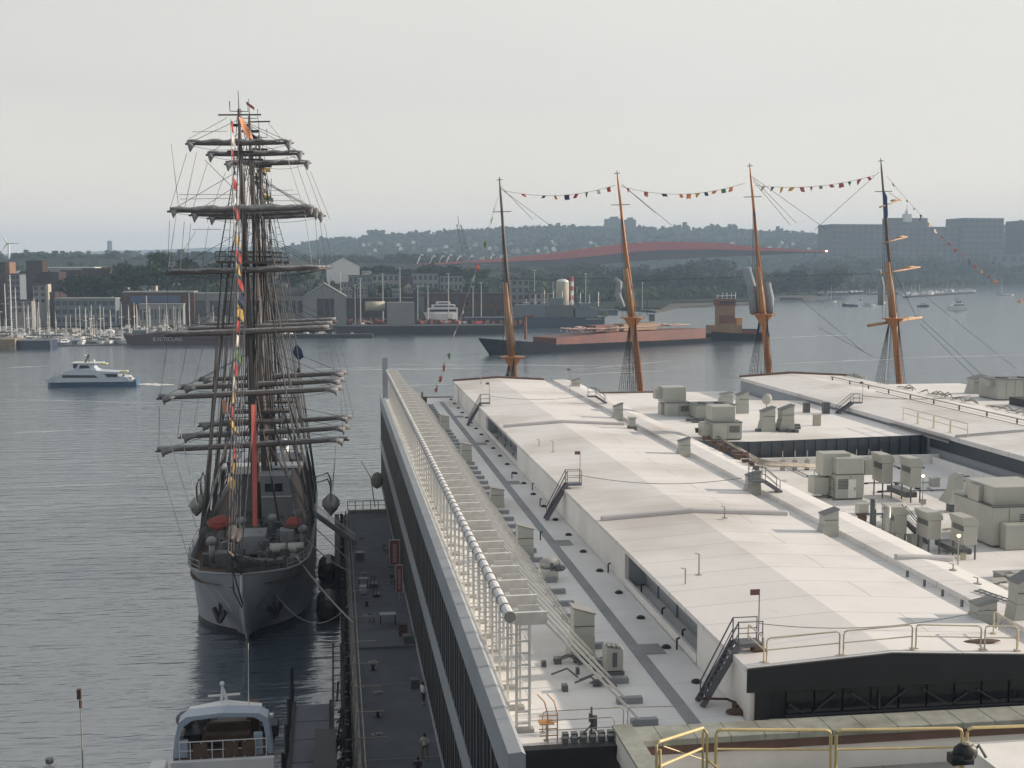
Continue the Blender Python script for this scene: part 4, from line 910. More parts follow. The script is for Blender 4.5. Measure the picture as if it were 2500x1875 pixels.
b = MB(); A = at(1603, 1900, Y=33); A1 = at(1603, 1820, Y=33); B1 = at(1716, 1777, Y=36); B0 = at(1726, 1900, Y=36)
b.path([A, A1, A1.lerp(B1, .05) + Vector((0, 0, .08)), B1, at(1726, 1790, Y=36), B0], .045, 6); b.path([at(1612, 1900, Y=33), at(1612, 1830, Y=33)], .04, 6); b.path([at(1716, 1785, Y=36), at(1716, 1900, Y=36)], .04, 6); b.build('frame', M_yel, yr)
b = MB(); b.tube(at(1608, 1872, Y=33), at(1716, 1826, Y=36), .04); b.build('cross_bar', M_yel, yr); b = MB(); b.tube(at(1620, 1822, Y=35.5), at(1720, 1856, Y=36.5), .025); b.tube(at(1730, 1858, Y=36), at(1790, 1905, Y=34), .045); b.build('cable', M_yel, yr)
rail_run('guard_rail', 'low thin rail along the front edge of the lower left roof', [(8.2, 47.5, ZL + .1), (11.2, 47.5, ZL + .1)], h=.85, r=.022, m=M_pole)
rail_run('guard_rail', 'low thin rail over the front of the frame feet', [(8.2, 48.4, ZL + .1), (11.8, 48.4, ZL + .1), (14.6, 48.4, ZL)], h=.9, r=.022, m=M_pole, mid=False)
t = thing('access_ladder', 'orange tinted caged ladder top at the near end of the row of frames', 'ladder', (8.5, 47.7, ZL)); M_oran = mat('orange_rail', (.50, .26, .10), .6, .2, 3.)
for x in (8.35, 8.75): b = MB(); b.path([(x, 47.5, ZL), (x, 47.5, ZL + 1.2), (x - .12, 47.6, ZL + 1.7), (x - .4, 47.7, ZL + 2.)], .03, 5); b.build('rail', M_oran, t)
b = MB()
for k in range(4): b.bar((8.0, 47.55, ZL + .3 + k * .28), (8.75, 47.55, ZL + .3 + k * .28), .035)
b.boxc((8.3, 47.6, ZL + .85), (.6, .5, .05)); b.build('rung', M_oran, t)
# row of ballast blocks and antenna
b = None
for i in range(7):
    for j in (0, 1):
        b = MB(); b.boxc((9.05 + i * .38 + j * .1, 47.45 + j * .45, ZL + .13), (.24, .28, .22)); tag(b.build('ballast_block', M_hvacd), 'small dark ballast block in the double row at the front roof edge', 'block', 'dark ballast blocks at the front edge')
t = thing('antenna_stand', 'dark tripod antenna standing among the ballast blocks', 'antenna', (10.2, 47.7, ZL)); b = MB(); b.tube((10.2, 47.7, ZL), (10.2, 47.7, ZL + 1.35), .05)
b.boxc((10.32, 47.6, ZL + .75), (.16, .14, .55)); b.boxc((10.12, 47.6, ZL + .95), (.1, .1, .35)); b.bar((9.6, 47.6, ZL + .05), (10.2, 47.7, ZL + .6), .05); b.bar((10.7, 47.6, ZL + .05), (10.2, 47.7, ZL + .6), .05); b.build('mast', M_hvacd, t)
# condenser cluster by the nearest vent
def condenser(x, y, z, label, s=1.):
    t = thing('condenser', label, 'air conditioner', (x, y, z)); b = MB(); b.boxc((x, y, z + .75 * s), (.85 * s, .8 * s, 1.1 * s)); b.build('casing', M_hvac, t, bevel=.03)
    b = MB()
    for i in range(3): b.boxc((x - .2 * s + i * .2 * s, y - .1 * i * s, z + 1.36 * s), (.16 * s, .6 * s, .1 * s))
    b.build('top_louvre', M_pale, t); b = MB(); b.box(x - .1 * s, x + .12 * s, y - .42 * s, y - .403 * s, z + .4 * s, z + 1.1 * s); b.build('grille', M_hvacd, t); b = MB(); b.boxc((x, y, z + .1 * s), (.95 * s, .9 * s, .16 * s)); b.build('skid', M_hvacd, t)
condenser(12.9, 55.6, ZL, 'louvred condenser beside the nearest raked vent')
condenser(12.6, 97.5, ZL, 'small condenser beside the third vent on the lower roof', .7); condenser(12.6, 119.6, ZL, 'dark condenser beside the fourth vent', .8); condenser(12.2, 142.6, ZL, 'small condenser beside the furthest vent on the lower left roof', .8)
t = thing('dish_fan', 'round hooded fan with white curved cowl next to the second vent', 'fan', (12.9, 73.4, ZL))
b = MB(); b.boxc((12.9, 73.4, ZL + .35), (1.1, 1.1, .7)); b.build('base', M_steelw, t); b = MB(); b.ell((13.0, 73.4, ZL + .95), .7, .65, .34, 12, 6); b.build('cowl', M_steel, t, True); b = MB(); b.boxc((13.0, 72.7, ZL + .9), (.15, .1, .5)); b.ell((13.5, 73, ZL + .75), .45, .5, .2, 10, 4); b.build('motor', M_hvacd, t)
b = MB(); rnd = random.Random(5)
for k in range(16):
    x = rnd.uniform(9.8, 12.4); y = rnd.uniform(53.2, 57.5); b.boxc((x, y, ZL + .15), (rnd.uniform(.15, .5), rnd.uniform(.15, .5), .3)) if k % 2 else b.path([(x, y, ZL + .2), (x + .8, y + .3, ZL + .35), (x + 1.2, y - .3, ZL + .1)], .05, 5)
tag(b.build('pipe_manifold', M_hvacd), 'low dark tangle of valves and pipes between frames and nearest vent', 'pipes')
# bundle of far small equipment near far end left
b = MB()
for k in range(22): b.boxc((rnd.uniform(8.6, 11.5), rnd.uniform(150, 172), ZL + .25), (rnd.uniform(.3, .9), rnd.uniform(.5, 1.5), rnd.uniform(.3, 1.)))
tag(b.build('roof_clutter', M_steelw), 'jumble of pale pipes and boxes at the far end of the lower left roof', 'roof plant')
b = MB(); b.boxc((11.9, 168, ZL + .6), (1.2, 1., 1.2)); b.tube((11.9, 168, ZL + 1.2), (11.9, 168, ZL + 1.9), .15); tag(b.build('plant_box', M_rust), 'small rusty plant box near the far left roof coping', 'box')

# ---- air handling units
def ahu(label, px0, px1, pyt, pyb, z, d, upper=None, side=None, door=None, m=M_hvac, y=None):
    """box unit; px0..px1 front face, pyt..pyb top/bottom of the front in the photo; upper = list of further boxes"""
    a = at(px0, pyb, z=z); c = at(px1, pyb, Y=a.y); top = at(px0, pyt, Y=a.y); Y = a.y
    t = thing('air_handler', label, 'air handling unit', ((a.x + c.x) / 2, Y, z)); b = MB(); b.box(a.x, c.x, Y, Y + d, z + .15, top.z); b.build('casing', m, t, bevel=.04)
    b = MB(); b.box(a.x + .1, c.x - .1, Y + .1, Y + d - .1, z + .003, z + .149); b.build('skid', M_hvacd, t)
    b = MB(); n = max(2, int((c.x - a.x) / 1.1))
    for k in range(1, n): x = a.x + (c.x - a.x) * k / n; b.box(x - .02, x + .02, Y - .012, Y - .002, z + .2, top.z - .1)
    b.box(a.x - .03, c.x + .03, Y - .03, Y + d + .03, top.z + .003, top.z + .06); b.build('seam', M_hvacd if m is M_hvac else M_hvac, t)
    b = MB(); w_ = c.x - a.x; hh = top.z - z; x0 = a.x + w_ * (.55 if door is None else .06); x1 = x0 + w_ * .36; ns = 7
    for k in range(ns): zz = z + hh * .45 + k * hh * .4 / ns; b.extr(None, [(x0, Y - .05, zz), (x0, Y - .003, zz), (x0, Y - .003, zz + hh * .035)], (x1 - x0, 0, 0))
    b.build('louvre', M_hvacd, t); b = MB(); fy = Y + d * .5
    for k in (0, 1): b.lathe((a.x + w_ * (.28 + .44 * k), fy, top.z + .062), [(min(w_, d) * .2, 0), (min(w_, d) * .2, .14), (min(w_, d) * .16, .15)], 14)
    b.each('fan_cowl', M_hvacd, t)
    if upper:
        for (u0, u1, v0, v1, dy, dd) in upper:
            p = at(u0, v1, Y=Y + dy); q = at(u1, v0, Y=Y + dy); b = MB(); b.box(p.x, q.x, Y + dy, Y + dy + dd, p.z, q.z); b.build('duct_box', m, t, bevel=.04)
    if door:
        p = at(door[0], door[3], Y=Y); q = at(door[1], door[2], Y=Y); b = MB(); b.box(p.x, q.x, Y - .05, Y - .003, p.z, q.z); dd = b.build('door', M_steelw, t)
        b = MB(); b.boxc((q.x - .12, Y - .09, (p.z + q.z) / 2), (.05, .06, .2)); b.build('handle', M_hvacd, dd)
    return t
A_ = ahu('big grey air handler with pale door standing mid court', 2041, 2109, 1160, 1222, ZC, 2.6, upper=[(2008, 2078, 1106, 1162, .9, 1.6), (2043, 2110, 1118, 1160, .02, 2.6), (2110, 2133, 1122, 1160, .5, 1.6), (1987, 2041, 1165, 1208, 1.2, 1.4)], door=(2070, 2090, 1170, 1216))
rail_run('guard_rail', 'dark low rail round the left side of the big air handler with door', [at(1986, 1196, z=ZC), at(2036, 1222, z=ZC)], h=1.8, r=.035, m=M_ladder, step=1.3)
def hooded(label, px0, px1, pyt, pyb, z, n, dx, dy, legs=.5, lamp=None):
    """row of n filter hoods on a leg frame"""
    a = at(px0, pyb, z=z); Y = a.y; k_ = mpp(a); w = (px1 - px0) * k_; h = (pyb - pyt) * k_; X = a.x
    t = thing('hooded_unit', label, 'air handling unit', (X, Y, z))
    for i in range(n):
        x = X - dx * i; y = Y + dy * i; b = MB()
        b.box(x, x + w, y, y + dy * .92, z + h * legs, z + h * .8); b.build('casing', M_hvac, t, bevel=.03)
        b = MB(); b.extr(None, [(x - .05, y - .03, z + h * .803), (x + w + .08, y - .03, z + h * .803), (x + w + .08, y - .03, z + h * .9), (x + w * .75, y - .03, z + h), (x - .25, y - .03, z + h)], (0, dy * .9, 0)); b.build('hood', M_hvac, t)
        b = MB(); b.box(x - .02, x - .004, y + .1, y + dy * .8, z + h * .66, z + h * .78); b.build('louvre', M_hvacd, t)
        for lx in (x + .08, x + w - .08):
            for ly in (y + .08, y + dy * .8): b = MB(); b.bar((lx, ly, z), (lx, ly, z + h * legs), .09); b.build('leg', M_ladder, t)
    b = MB(); b.boxc((X + w * .3, Y + dy, z + h * legs * .45), (w * 1.1, dy * 1.6, h * legs * .35)); b.build('pump_skid', M_hvacd, t)
    return t
hooded('hooded unit on legs right of the big air handler with door', 2222, 2250, 1118, 1228, ZC, 2, 1.5, 2.2, .35)
hooded('triple hooded unit on legs with curved tops nearer the front', 2352, 2386, 1262, 1368, ZC, 3, 1.55, 2.0, .35)
def roof_lamp(px, py, Y, z0, label):
    p = at(px, py, Y=Y); t = thing('lit_roof_lamp', label, 'lamp', (p.x, Y, z0)); b = MB(); b.tube((p.x, Y, z0), (p.x, Y, p.z - .15), .045, n=5); b.build('pole', M_steel, t); b = MB(); b.ell(p, .13, .13, .10, 8, 5); b.build('bulb', M_lamp, t)
roof_lamp(2254, 1162, 94.5, ZC, 'lit round lamp on a post beside the hooded unit'); roof_lamp(2341, 1308, 75.5, ZC, 'lit yellow lamp in front of the triple hooded unit')
roof_lamp(2492, 953, 160, 15.6, 'lit lamp on the far right rooftop unit')
p = at(2331, 1248, z=ZC); t = thing('skirted_stack', 'tall grey exhaust stack with flared skirt in the right court', 'exhaust stack', (p.x, p.y, ZC)); x, y = p.x, p.y; k_ = mpp(p)
sq = lambda r, z: [(x - r, y - r, z), (x + r, y - r, z), (x + r, y + r, z), (x - r, y + r, z)]
b = MB(); b.loft([sq(.5, ZC), sq(.5, ZC + .75)], close=True); b.build('base', M_hvacd, t); b = MB(); b.loft([sq(.95, ZC + .75), sq(.5, ZC + 1.9)], close=True); b.build('skirt', M_hvac, t)
b = MB(); b.loft([sq(.499, ZC + 1.9), sq(.43, ZC + 2.75)], close=True); b.add([(x - .43, y - .43, ZC + 2.75), (x + .43, y - .43, ZC + 2.75), (x + .43, y + .43, ZC + 2.75), (x - .43, y + .43, ZC + 2.75), (x + .1, y - .43, ZC + 3.15), (x + .43, y - .43, ZC + 3.15), (x + .43, y + .43, ZC + 3.15), (x + .1, y + .43, ZC + 3.15)], [(0, 1, 5, 4), (3, 7, 6, 2), (4, 5, 6, 7), (0, 4, 7, 3), (1, 2, 6, 5)]); b.build('stack', M_hvac, t)
ahu('largest grey air handler at the right edge with a side duct box', 2421, 2540, 1240, 1338, ZC, 5.5, upper=[(2388, 2428, 1186, 1246, 2.0, 1.6), (2424, 2560, 1186, 1240, .6, 4.), (2455, 2520, 1280, 1344, -.9, .85)])
# twin stacks and silencers
p = at(2070, 1341, z=ZC); t = thing('twin_exhaust', 'two tall dark exhaust stacks with rusty silencers behind the gutter vent', 'exhaust stack', (37.2, 80, ZC)); x, y = 37.3, 80.5
b = MB(); b.tube((x, y, ZC), (x, y, ZC + 3.6), .22, n=10); b.build('stack', M_hvacd, t, True); b = MB(); b.tube((x + .9, y - .3, ZC), (x + .9, y - .3, ZC + 3.1), .26, n=10); b.build('stack', M_hvac, t, True)
b = MB(); b.ell((x - .8, y, ZC + 2.3), .36, .36, .3, 8, 5); b.tube((x - .6, y, ZC), (x - .6, y, ZC + 2.2), .12); b.ell((x - .2, y - .5, ZC + 1.4), .35, .35, .45, 8, 5); b.build('silencer', M_rust, t); b = MB(); b.boxc((x + .2, y - .3, ZC + .6), (2.2, 1.2, .9)); b.build('base', M_steel, t)
p = at(2168, 1334, z=ZC); q = at(2210, 1334, Y=p.y); t = thing('stair_hut', 'small white stair hut with a hatch in the middle court', 'roof hut', (p.x, p.y, ZC)); r_ = at(2168, 1274, Y=p.y)
b = MB(); b.box(p.x, q.x, p.y, p.y + 1.3, ZC, r_.z); b.build('wall', M_wallw, t); b = MB(); b.box(p.x - .08, q.x + .08, p.y - .08, p.y + 1.38, r_.z + .003, r_.z + .1); b.build('roof', M_whitep, t); b = MB(); b.box(p.x + .55, q.x - .12, p.y - .02, p.y - .003, r_.z - .7, r_.z - .3); b.build('hatch', M_grey, t)
rail_run('guard_rail', 'thin rail on top of the small white stair hut', [(p.x, p.y, r_.z + .1), (p.x, p.y + 1.2, r_.z + .1)], h=.9, r=.025, m=M_ladder)
stair(q.x + 1.9, q.x + .1, p.y + .6, ZC, r_.z, 'dark stair leaning on the right side of the white hut', plat=.2, w=.6)
t = thing('pipe_platform', 'raised pale platform with dark posts between twin stacks and white hut', 'platform', (38, 81.5, ZC)); b = MB(); b.box(37.9, 39.6, 81.8, 83.4, ZC + 1.2, ZC + 1.35); b.build('deck', M_steelw, t)
for x in (38, 38.7, 39.5): b = MB(); b.bar((x, 81.9, ZC), (x, 81.9, ZC + 2.2), .07); b.build('post', M_ladder, t)
# clutter bottom right
def pbox(label, px0, px1, pyt, pyb, z, d, name='plant_box', m=M_hvac):
    a = at(px0, pyb, z=z); c = at(px1, pyb, Y=a.y); top = at(px0, pyt, Y=a.y); b = MB(); b.box(a.x, c.x, a.y, a.y + d, z + .003, top.z); b.box(a.x - .04, c.x + .04, a.y - .04, a.y + d + .04, top.z + .003, top.z + .06); return tag(b.build(name, m), label, 'roof plant')
pbox('long dark equipment box at the right edge behind the tall ridged vent', 2462, 2560, 1470, 1500, ZC, 1.4, m=M_hvacd)
pbox('pale louvred box right of the tall ridged vent', 2468, 2530, 1440, 1468, ZC, 1.2, m=M_steelw)
pbox('white shelf like unit high at the right edge above the pipes', 2455, 2530, 1410, 1422, ZC, 1.5, m=M_pale)
pbox('dark grid platform under the yellow corner rail', 2398, 2470, 1498, 1540, ZC, 1.5, m=M_hvacd)
b = MB(); rnd = random.Random(8)
for k in range(26):
    p = at(rnd.uniform(2395, 2520), rnd.uniform(1500, 1600), z=ZC); q = p + Vector((rnd.uniform(.3, 2.2), rnd.uniform(-.6, .6), rnd.uniform(0, .5)))
    b.path([p + Vector((0, 0, .1)), (p + q) / 2 + Vector((0, 0, rnd.uniform(.2, .8))), q + Vector((0, 0, .15))], rnd.uniform(.05, .12), 6)
tag(b.build('pipe_run', M_steel), 'dense grey pipes and valves filling the bottom right court', 'pipes')
b = MB()
for k in range(14):
    p = at(rnd.uniform(2400, 2500), rnd.uniform(1395, 1470), z=ZC); b.boxc(p + Vector((0, 0, .3)), (rnd.uniform(.3, 1.5), rnd.uniform(.3, 1), rnd.uniform(.2, .6)))
tag(b.build('low_plant', M_hvac), 'scatter of low grey plant boxes behind the tall ridged vent', 'roof plant')
p = at(2496, 1556, z=ZC + .8); b = MB(); b.tube((p.x, p.y, ZC), (p.x, p.y, ZC + 1.5), .45, n=14); b.ell((p.x, p.y, ZC + 1.5), .45, .45, .2, 14, 4); tag(b.build('white_tank', M_whitep), 'white domed cylinder at the right edge behind the corner rail', 'tank')
wedge_vent(40.3, 62, ZC, 1.2, 1.2, 1.4, 'low slanted hood at the right edge of the court', lean=-1)
rail_run('guard_rail', 'cream rail bending down at the right end of the near gable', [at(2428, 1600, z=ZC + 1.6), at(2455, 1560, z=ZC + 1.4)], h=1.2, r=.04)
pbox('yellow sign box under the triple hooded unit', 2347, 2358, 1353, 1368, ZC, .15, 'sign_box', M_creamb)
# raised platform equipment
ahu('two tier grey unit at the far left of the raised platform', 1628, 1688, 985, 1021, ZP - .2, 3.2, upper=[(1618, 1676, 945, 984, .8, 2.2), (1600, 1620, 948, 974, 1.4, 1.2), (1614, 1629, 985, 1018, 1.5, 1.5)])
ahu('two tier grey unit at the front edge of the raised platform', 1741, 1812, 1033, 1076, ZP, 3.0, upper=[(1739, 1796, 992, 1032, .7, 2.2), (1718, 1742, 1036, 1068, .8, 2.)])
ahu('low wide unit behind the front two tier unit', 1700, 1796, 990, 1024, ZP, 3.5)
for a, l in [((1757, 1786, 957, 985), 'smaller hood vent at the back of the raised platform'), ((1797, 1824, 954, 1008), 'taller hood vent on legs at the back of the raised platform'), ((1856, 1888, 993, 1052), 'left hood vent of the front pair on the raised platform'), ((1900, 1934, 988, 1051), 'right hood vent of the front pair on the raised platform')]:
    p = at((a[0] + a[1]) / 2, a[3], z=ZP); k_ = mpp(p); wedge_vent(p.x, p.y, ZP, (a[1] - a[0]) * k_, 1.4, (a[3] - a[2]) * k_, l, lean=-1)
p = at(1872, 1000, z=ZP); b = MB(); b.ell((p.x, p.y, ZP + 1.3), .65, .2, .7, 12, 6); b.tube((p.x, p.y, ZP), (p.x, p.y, ZP + .8), .12); tag(b.build('dish', M_hvac), 'pale round dish behind the front pair of hood vents', 'dish')
pbox('small yellow box on the shaded part of the raised platform', 1988, 2004, 1014, 1040, ZP, .5, 'yellow_box', M_creamb)
for a, l in [((1964, 1978, 985, 1008), 'left dark louvre box on the wall of the right hand roof'), ((2011, 2026, 984, 1010), 'right dark louvre box on the wall of the right hand roof')]: pbox(l, *a, ZP, .6, 'louvre_box', M_hvacd)
b = MB(); rnd = random.Random(3)
for k in range(12):
    p = at(rnd.uniform(1850, 1960), rnd.uniform(1040, 1056), z=ZP); b.boxc(p + Vector((0, 0, .15)), (rnd.uniform(.3, 1.4), .5, .3))
    p = at(rnd.uniform(1680, 1760), rnd.uniform(1018, 1032), z=ZP); b.boxc(p + Vector((0, 0, .15)), (rnd.uniform(.3, 1.4), .5, .3))
b.each('skid', M_hvacd, thing('skid_rack', 'low dark skids and pipe racks between units on the raised platform', 'roof plant', (42, 126, ZP)))
# pipe bundle along the step roof edge
t = thing('pipe_bundle', 'bundle of weathered pipes curving along the roof edge below the raised platform', 'pipes', (36, 110, 16.6)); rnd = random.Random(6)
M_pb = mat('weathered_pipe', (.30, .28, .23), .7, .3, 1.)
for k in range(5):
    b = MB(); o = k * .16; b.path([at(1745 + 5 * k, 1062 + 3 * k, z=16.7), at(1800 + 3 * k, 1092 + 2 * k, z=16.7), at(1850, 1120 + 3 * k, z=16.6), at(1880, 1128 + 2 * k, z=16.4), at(1960, 1133 + k * 1.4, z=15.6), at(2010, 1137 + k * 1.4, z=15.2)], .10, 6); b.build('pipe', M_pb, t, True)
b = MB()
for k in range(26):
    u = rnd.random(); p = at(1700 + 150 * u, 1052 + 88 * u + rnd.uniform(-4, 10), z=16.85); b.boxc(p + Vector((0, 0, .15)), (rnd.uniform(.2, .7), rnd.uniform(.2, .6), rnd.uniform(.2, .5)))
b.each('valve', M_rust, t)
for k in range(9):
    p = at(1910 + k * 30, 1148 - k * .6, z=ZC); b = MB(); b.boxc(p + Vector((0, 0, .5)), (.4, .3, 1.0)); b.tube(p, p + Vector((0, 0, 1.9)), .04); tag(b.build('valve_post', M_steel), 'small valve post in the row below the dark platform fascia', 'valve post', 'valve posts below the dark fascia')
# right monitor roof furniture
rail_run('guard_rail', 'thin rail on the right hand roof above the slatted screen', [(61.5, 126, 17.1), (61.5, 112, 17.1)], h=1.3, r=.045, m=M_cream, step=3.5)
t = thing('louvre_screen', 'slatted screen below the eave of the right hand roof', 'louvres', (60, 118, 15)); b = MB()
for k in range(34): b.box(60.2, 60.3, 113.5 + k * .36, 113.62 + k * .36, ZP + .0, ZE - .5)
b.each('slat', M_steelw, t); b = MB(); b.box(60.12, 60.32, 113.3, 126, ZE - .5, ZE - .3); b.build('head_rail', M_ladder, t)
for y in range(100, 172, 6):
    b = MB(); b.boxc((70.2, y, 17.75), (.14, .14, .5)); tag(b.build('roof_stub', M_hvacd), 'short dark stub in the line across the right hand roof', 'stub', 'dark stubs on the right hand roof')
b = MB(); b.path([(72.5, 172, 17.5), (72.5, 100, 17.5)], .08, 5); b.path([(69.4, 150, 17.6), (69.4, 95, 17.6)], .06, 5); tag(b.build('conduit', M_steel), 'long thin conduits lying along the right hand roof', 'conduit')
b = MB(); rnd = random.Random(12)
for k in range(50): y = rnd.uniform(105, 176); b.path([(77.2 + rnd.uniform(-.5, .5), y, 17.15), (77.4, y + 1.5, 17.2 + rnd.uniform(0, .6)), (77.3, y + 3, 17.1)], .07, 4)
tag(b.build('pipe_rack', M_pb), 'long cluttered pipe rack along the far edge of the right hand roof', 'pipes')
wedge_vent(at(2382, 960, z=15.6).x, at(2382, 960, z=15.6).y, 15.6, 2.0, 2., 2.6, 'vent on the skyline near the far right edge', lean=-1)
ahu('large grey unit against the water at the far right edge', 2435, 2560, 928, 978, 15.6, 5, upper=[(2416, 2440, 930, 946, 1, 2)])
# ============================================================ TALL SHIP (moored, bow to the viewer)
SX, HEEL = -8.2, math.tan(R(1.4))
ship = thing('tall_ship', 'pale grey three masted sailing ship moored bow on beside the pier, sails furled', 'sailing ship', (SX, 130, 0))
def sp(x, y, z): return Vector((SX + x - (z - 6) * HEEL, y, z))       # ship coordinates, heeled rig
def hs(y, hb, zd, hw, zk):                                            # hull section (half breadth at deck / waterline)
    pr = [(0, zk), (hw * .55, zk + .25), (hw * .92, -.35), (hw, .15), (hw + (hb - hw) * .25, 1.6), (hw + (hb - hw) * .6, 3.4), (hb * .97, zd - 1.4), (hb, zd)]
    L = [(SX - x, y, z) for x, z in reversed(pr)]; Rr = [(SX + x, y, z) for x, z in pr[1:]]
    return L + Rr
secs = [(106.2, .12, 7.3, .02, 5.8), (107.2, 2.2, 7.2, .05, 4.2), (108.8, 3.8, 7.0, .06, 2.4), (111.2, 4.8, 6.8, .08, .6), (112.8, 5.15, 6.7, .35, -1.), (115, 5.45, 6.5, 2.9, -2.), (118, 5.65, 6.3, 4.7, -2.5), (122, 5.8, 6.1, 5.4, -2.6), (128, 5.85, 5.9, 5.6, -2.6), (140, 5.9, 5.7, 5.75, -2.6), (152, 5.85, 5.8, 5.6, -2.6), (162, 5.4, 6.2, 4.6, -2.2), (170, 4.6, 6.8, 2.6, -.8), (176, 3.4, 7.3, 1.2, 1.5)]
def section(y, hb, zd, hw, zk):
    zz = [zk, zk + .3, min(-.3, zk + .5) if zk < -.8 else zk + .5, .55 if zk < .4 else zk + .8, 1.6 if zk < .6 else zk + 1., 3.4 if zk < 3 else zk + 1.2, zd - 1.2 if zk < zd - 2 else zk + 1.35, zd]
    pr = []
    for i, z in enumerate(zz):
        t = max(0, min(1, (z - 0) / zd)); h = hw + (hb - hw) * (t ** .8 if z > 0 else 0)
        if zk > 0: h = hb * max(0, (z - zk) / (zd - zk)) ** .75
        elif i == 0: h = .02
        elif z < 0: h = hw * (.75 if i == 1 else .95)
        pr.append((h, z))
    return [(SX - x, y, z) for x, z in reversed(pr)] + [(SX + x, y, z) for x, z in pr]
def spline(S, n=5):
    out = []
    for i in range(len(S) - 1):
        p0, p1, p2, p3 = S[max(0, i - 1)], S[i], S[i + 1], S[min(len(S) - 1, i + 2)]
        for k in range(n):
            t = k / n; out.append(tuple(.5 * (2 * b_ + (c_ - a_) * t + (2 * a_ - 5 * b_ + 4 * c_ - d_) * t * t + (3 * b_ - a_ - 3 * c_ + d_) * t ** 3) for a_, b_, c_, d_ in zip(p0, p1, p2, p3)))
    return out + [S[-1]]
fine_s = spline(secs); b = MB(); b.loft([section(*s) for s in fine_s]); hull = b.build('hull', M_hull, ship, True)
hull.data.materials.append(M_boot)
for pl_ in hull.data.polygons:
    if pl_.center.z < .55: pl_.material_index = 1
# black boot top just proud of the hull
b = MB()
rg = []
for s in secs[4:]:
    y, hb, zd, hw, zk = s; f = lambda z: hw + (hb - hw) * max(0, z / zd) ** .8 + .03
    rg.append((y - (.12 if s is secs[4] else 0), f(.6), f(0)))
b = MB()    # deck & rail
b.loft([[(SX - s[1] + .12, s[0], s[2] - .95), (SX + s[1] - .12, s[0], s[2] - .95)] for s in secs[1:]], capends=False); b.build('deck', M_wood, ship)
b = MB()
for sgn in (-1, 1): b.path([(SX + sgn * s[1], s[0], s[2] + .06) for s in secs], .11, 6)
b.build('cap_rail', M_grey, ship)
b = MB(); b.path([(SX, y - .12, z) for y, z in ((106.1, 7.3), (106.25, 5.9), (107.2, 4.2), (108.8, 2.4), (111.2, .6), (112.6, -.6))], .13, 6); b.build('stem_bar', M_whitep, ship)
# anchors
for sgn, y in ((-1, 110.6), (1, 111.4)):
    c = sp(sgn * (1.9 if sgn < 0 else 2.1), y - .6, 3.3); n = Vector((sgn * .75, -.6, -.1)); b = MB()
    b.bar(c + n * .4 + Vector((0, 0, 1.1)), c + n * .5 - Vector((0, 0, 1.0)), .3); q = c + n * .55 - Vector((0, 0, 1.0)); tdir = Vector((.6, .75 * sgn, 0))
    b.bar(q, q + tdir * .9 + Vector((0, 0, 1.1)), .28, .4); b.bar(q, q - tdir * .9 + Vector((0, 0, 1.1)), .28, .4); b.build('anchor', M_boot, ship)
# bowsprit with head net
b = MB(); tip = Vector((SX + .05, 93.5, 12.3)); b.path([(SX, 111, 7.2), (SX, 104, 8.9), tip], [.34, .30, .12], 8); b.build('bowsprit', M_mastb, ship, True)
b = MB()
for sgn in (-1, 1):
    e = [Vector((SX + sgn * 3.0, 109.5, 7.3)), Vector((SX + sgn * .2, 97, 11.2))]; f = [Vector((SX + sgn * .25, 108, 7.5)), Vector((SX + sgn * .1, 97, 11.0))]
    for k in range(13): b.path([e[0].lerp(e[1], k / 12), f[0].lerp(f[1], k / 12)], .03, 3)
    for k in range(5): b.path([e[0].lerp(f[0], k / 4), e[1].lerp(f[1], k / 4)], .03, 3)
b.build('head_net', M_rig, ship)
b = MB()
for z, y in ((1.2, 112.4), (3.2, 109.4)): b.path([(SX, y, z), tip - Vector((0, 0, .2))], .05, 4)
b.path([(SX, 97, 11), (SX, 98.2, 8.0), (SX, 106, 4.5)], .06, 4); b.build('bobstay', M_rig, ship)
b = MB(); p = tip + Vector((.0, 3.5, .1)); b.ell(p + Vector((-.1, 1.5, .25)), .42, 2.4, .5, 8, 6); b.ell(p + Vector((0, 5.5, -.9)), .36, 2.2, .45, 8, 6); b.build('furled_jib', M_mastd, ship, True)
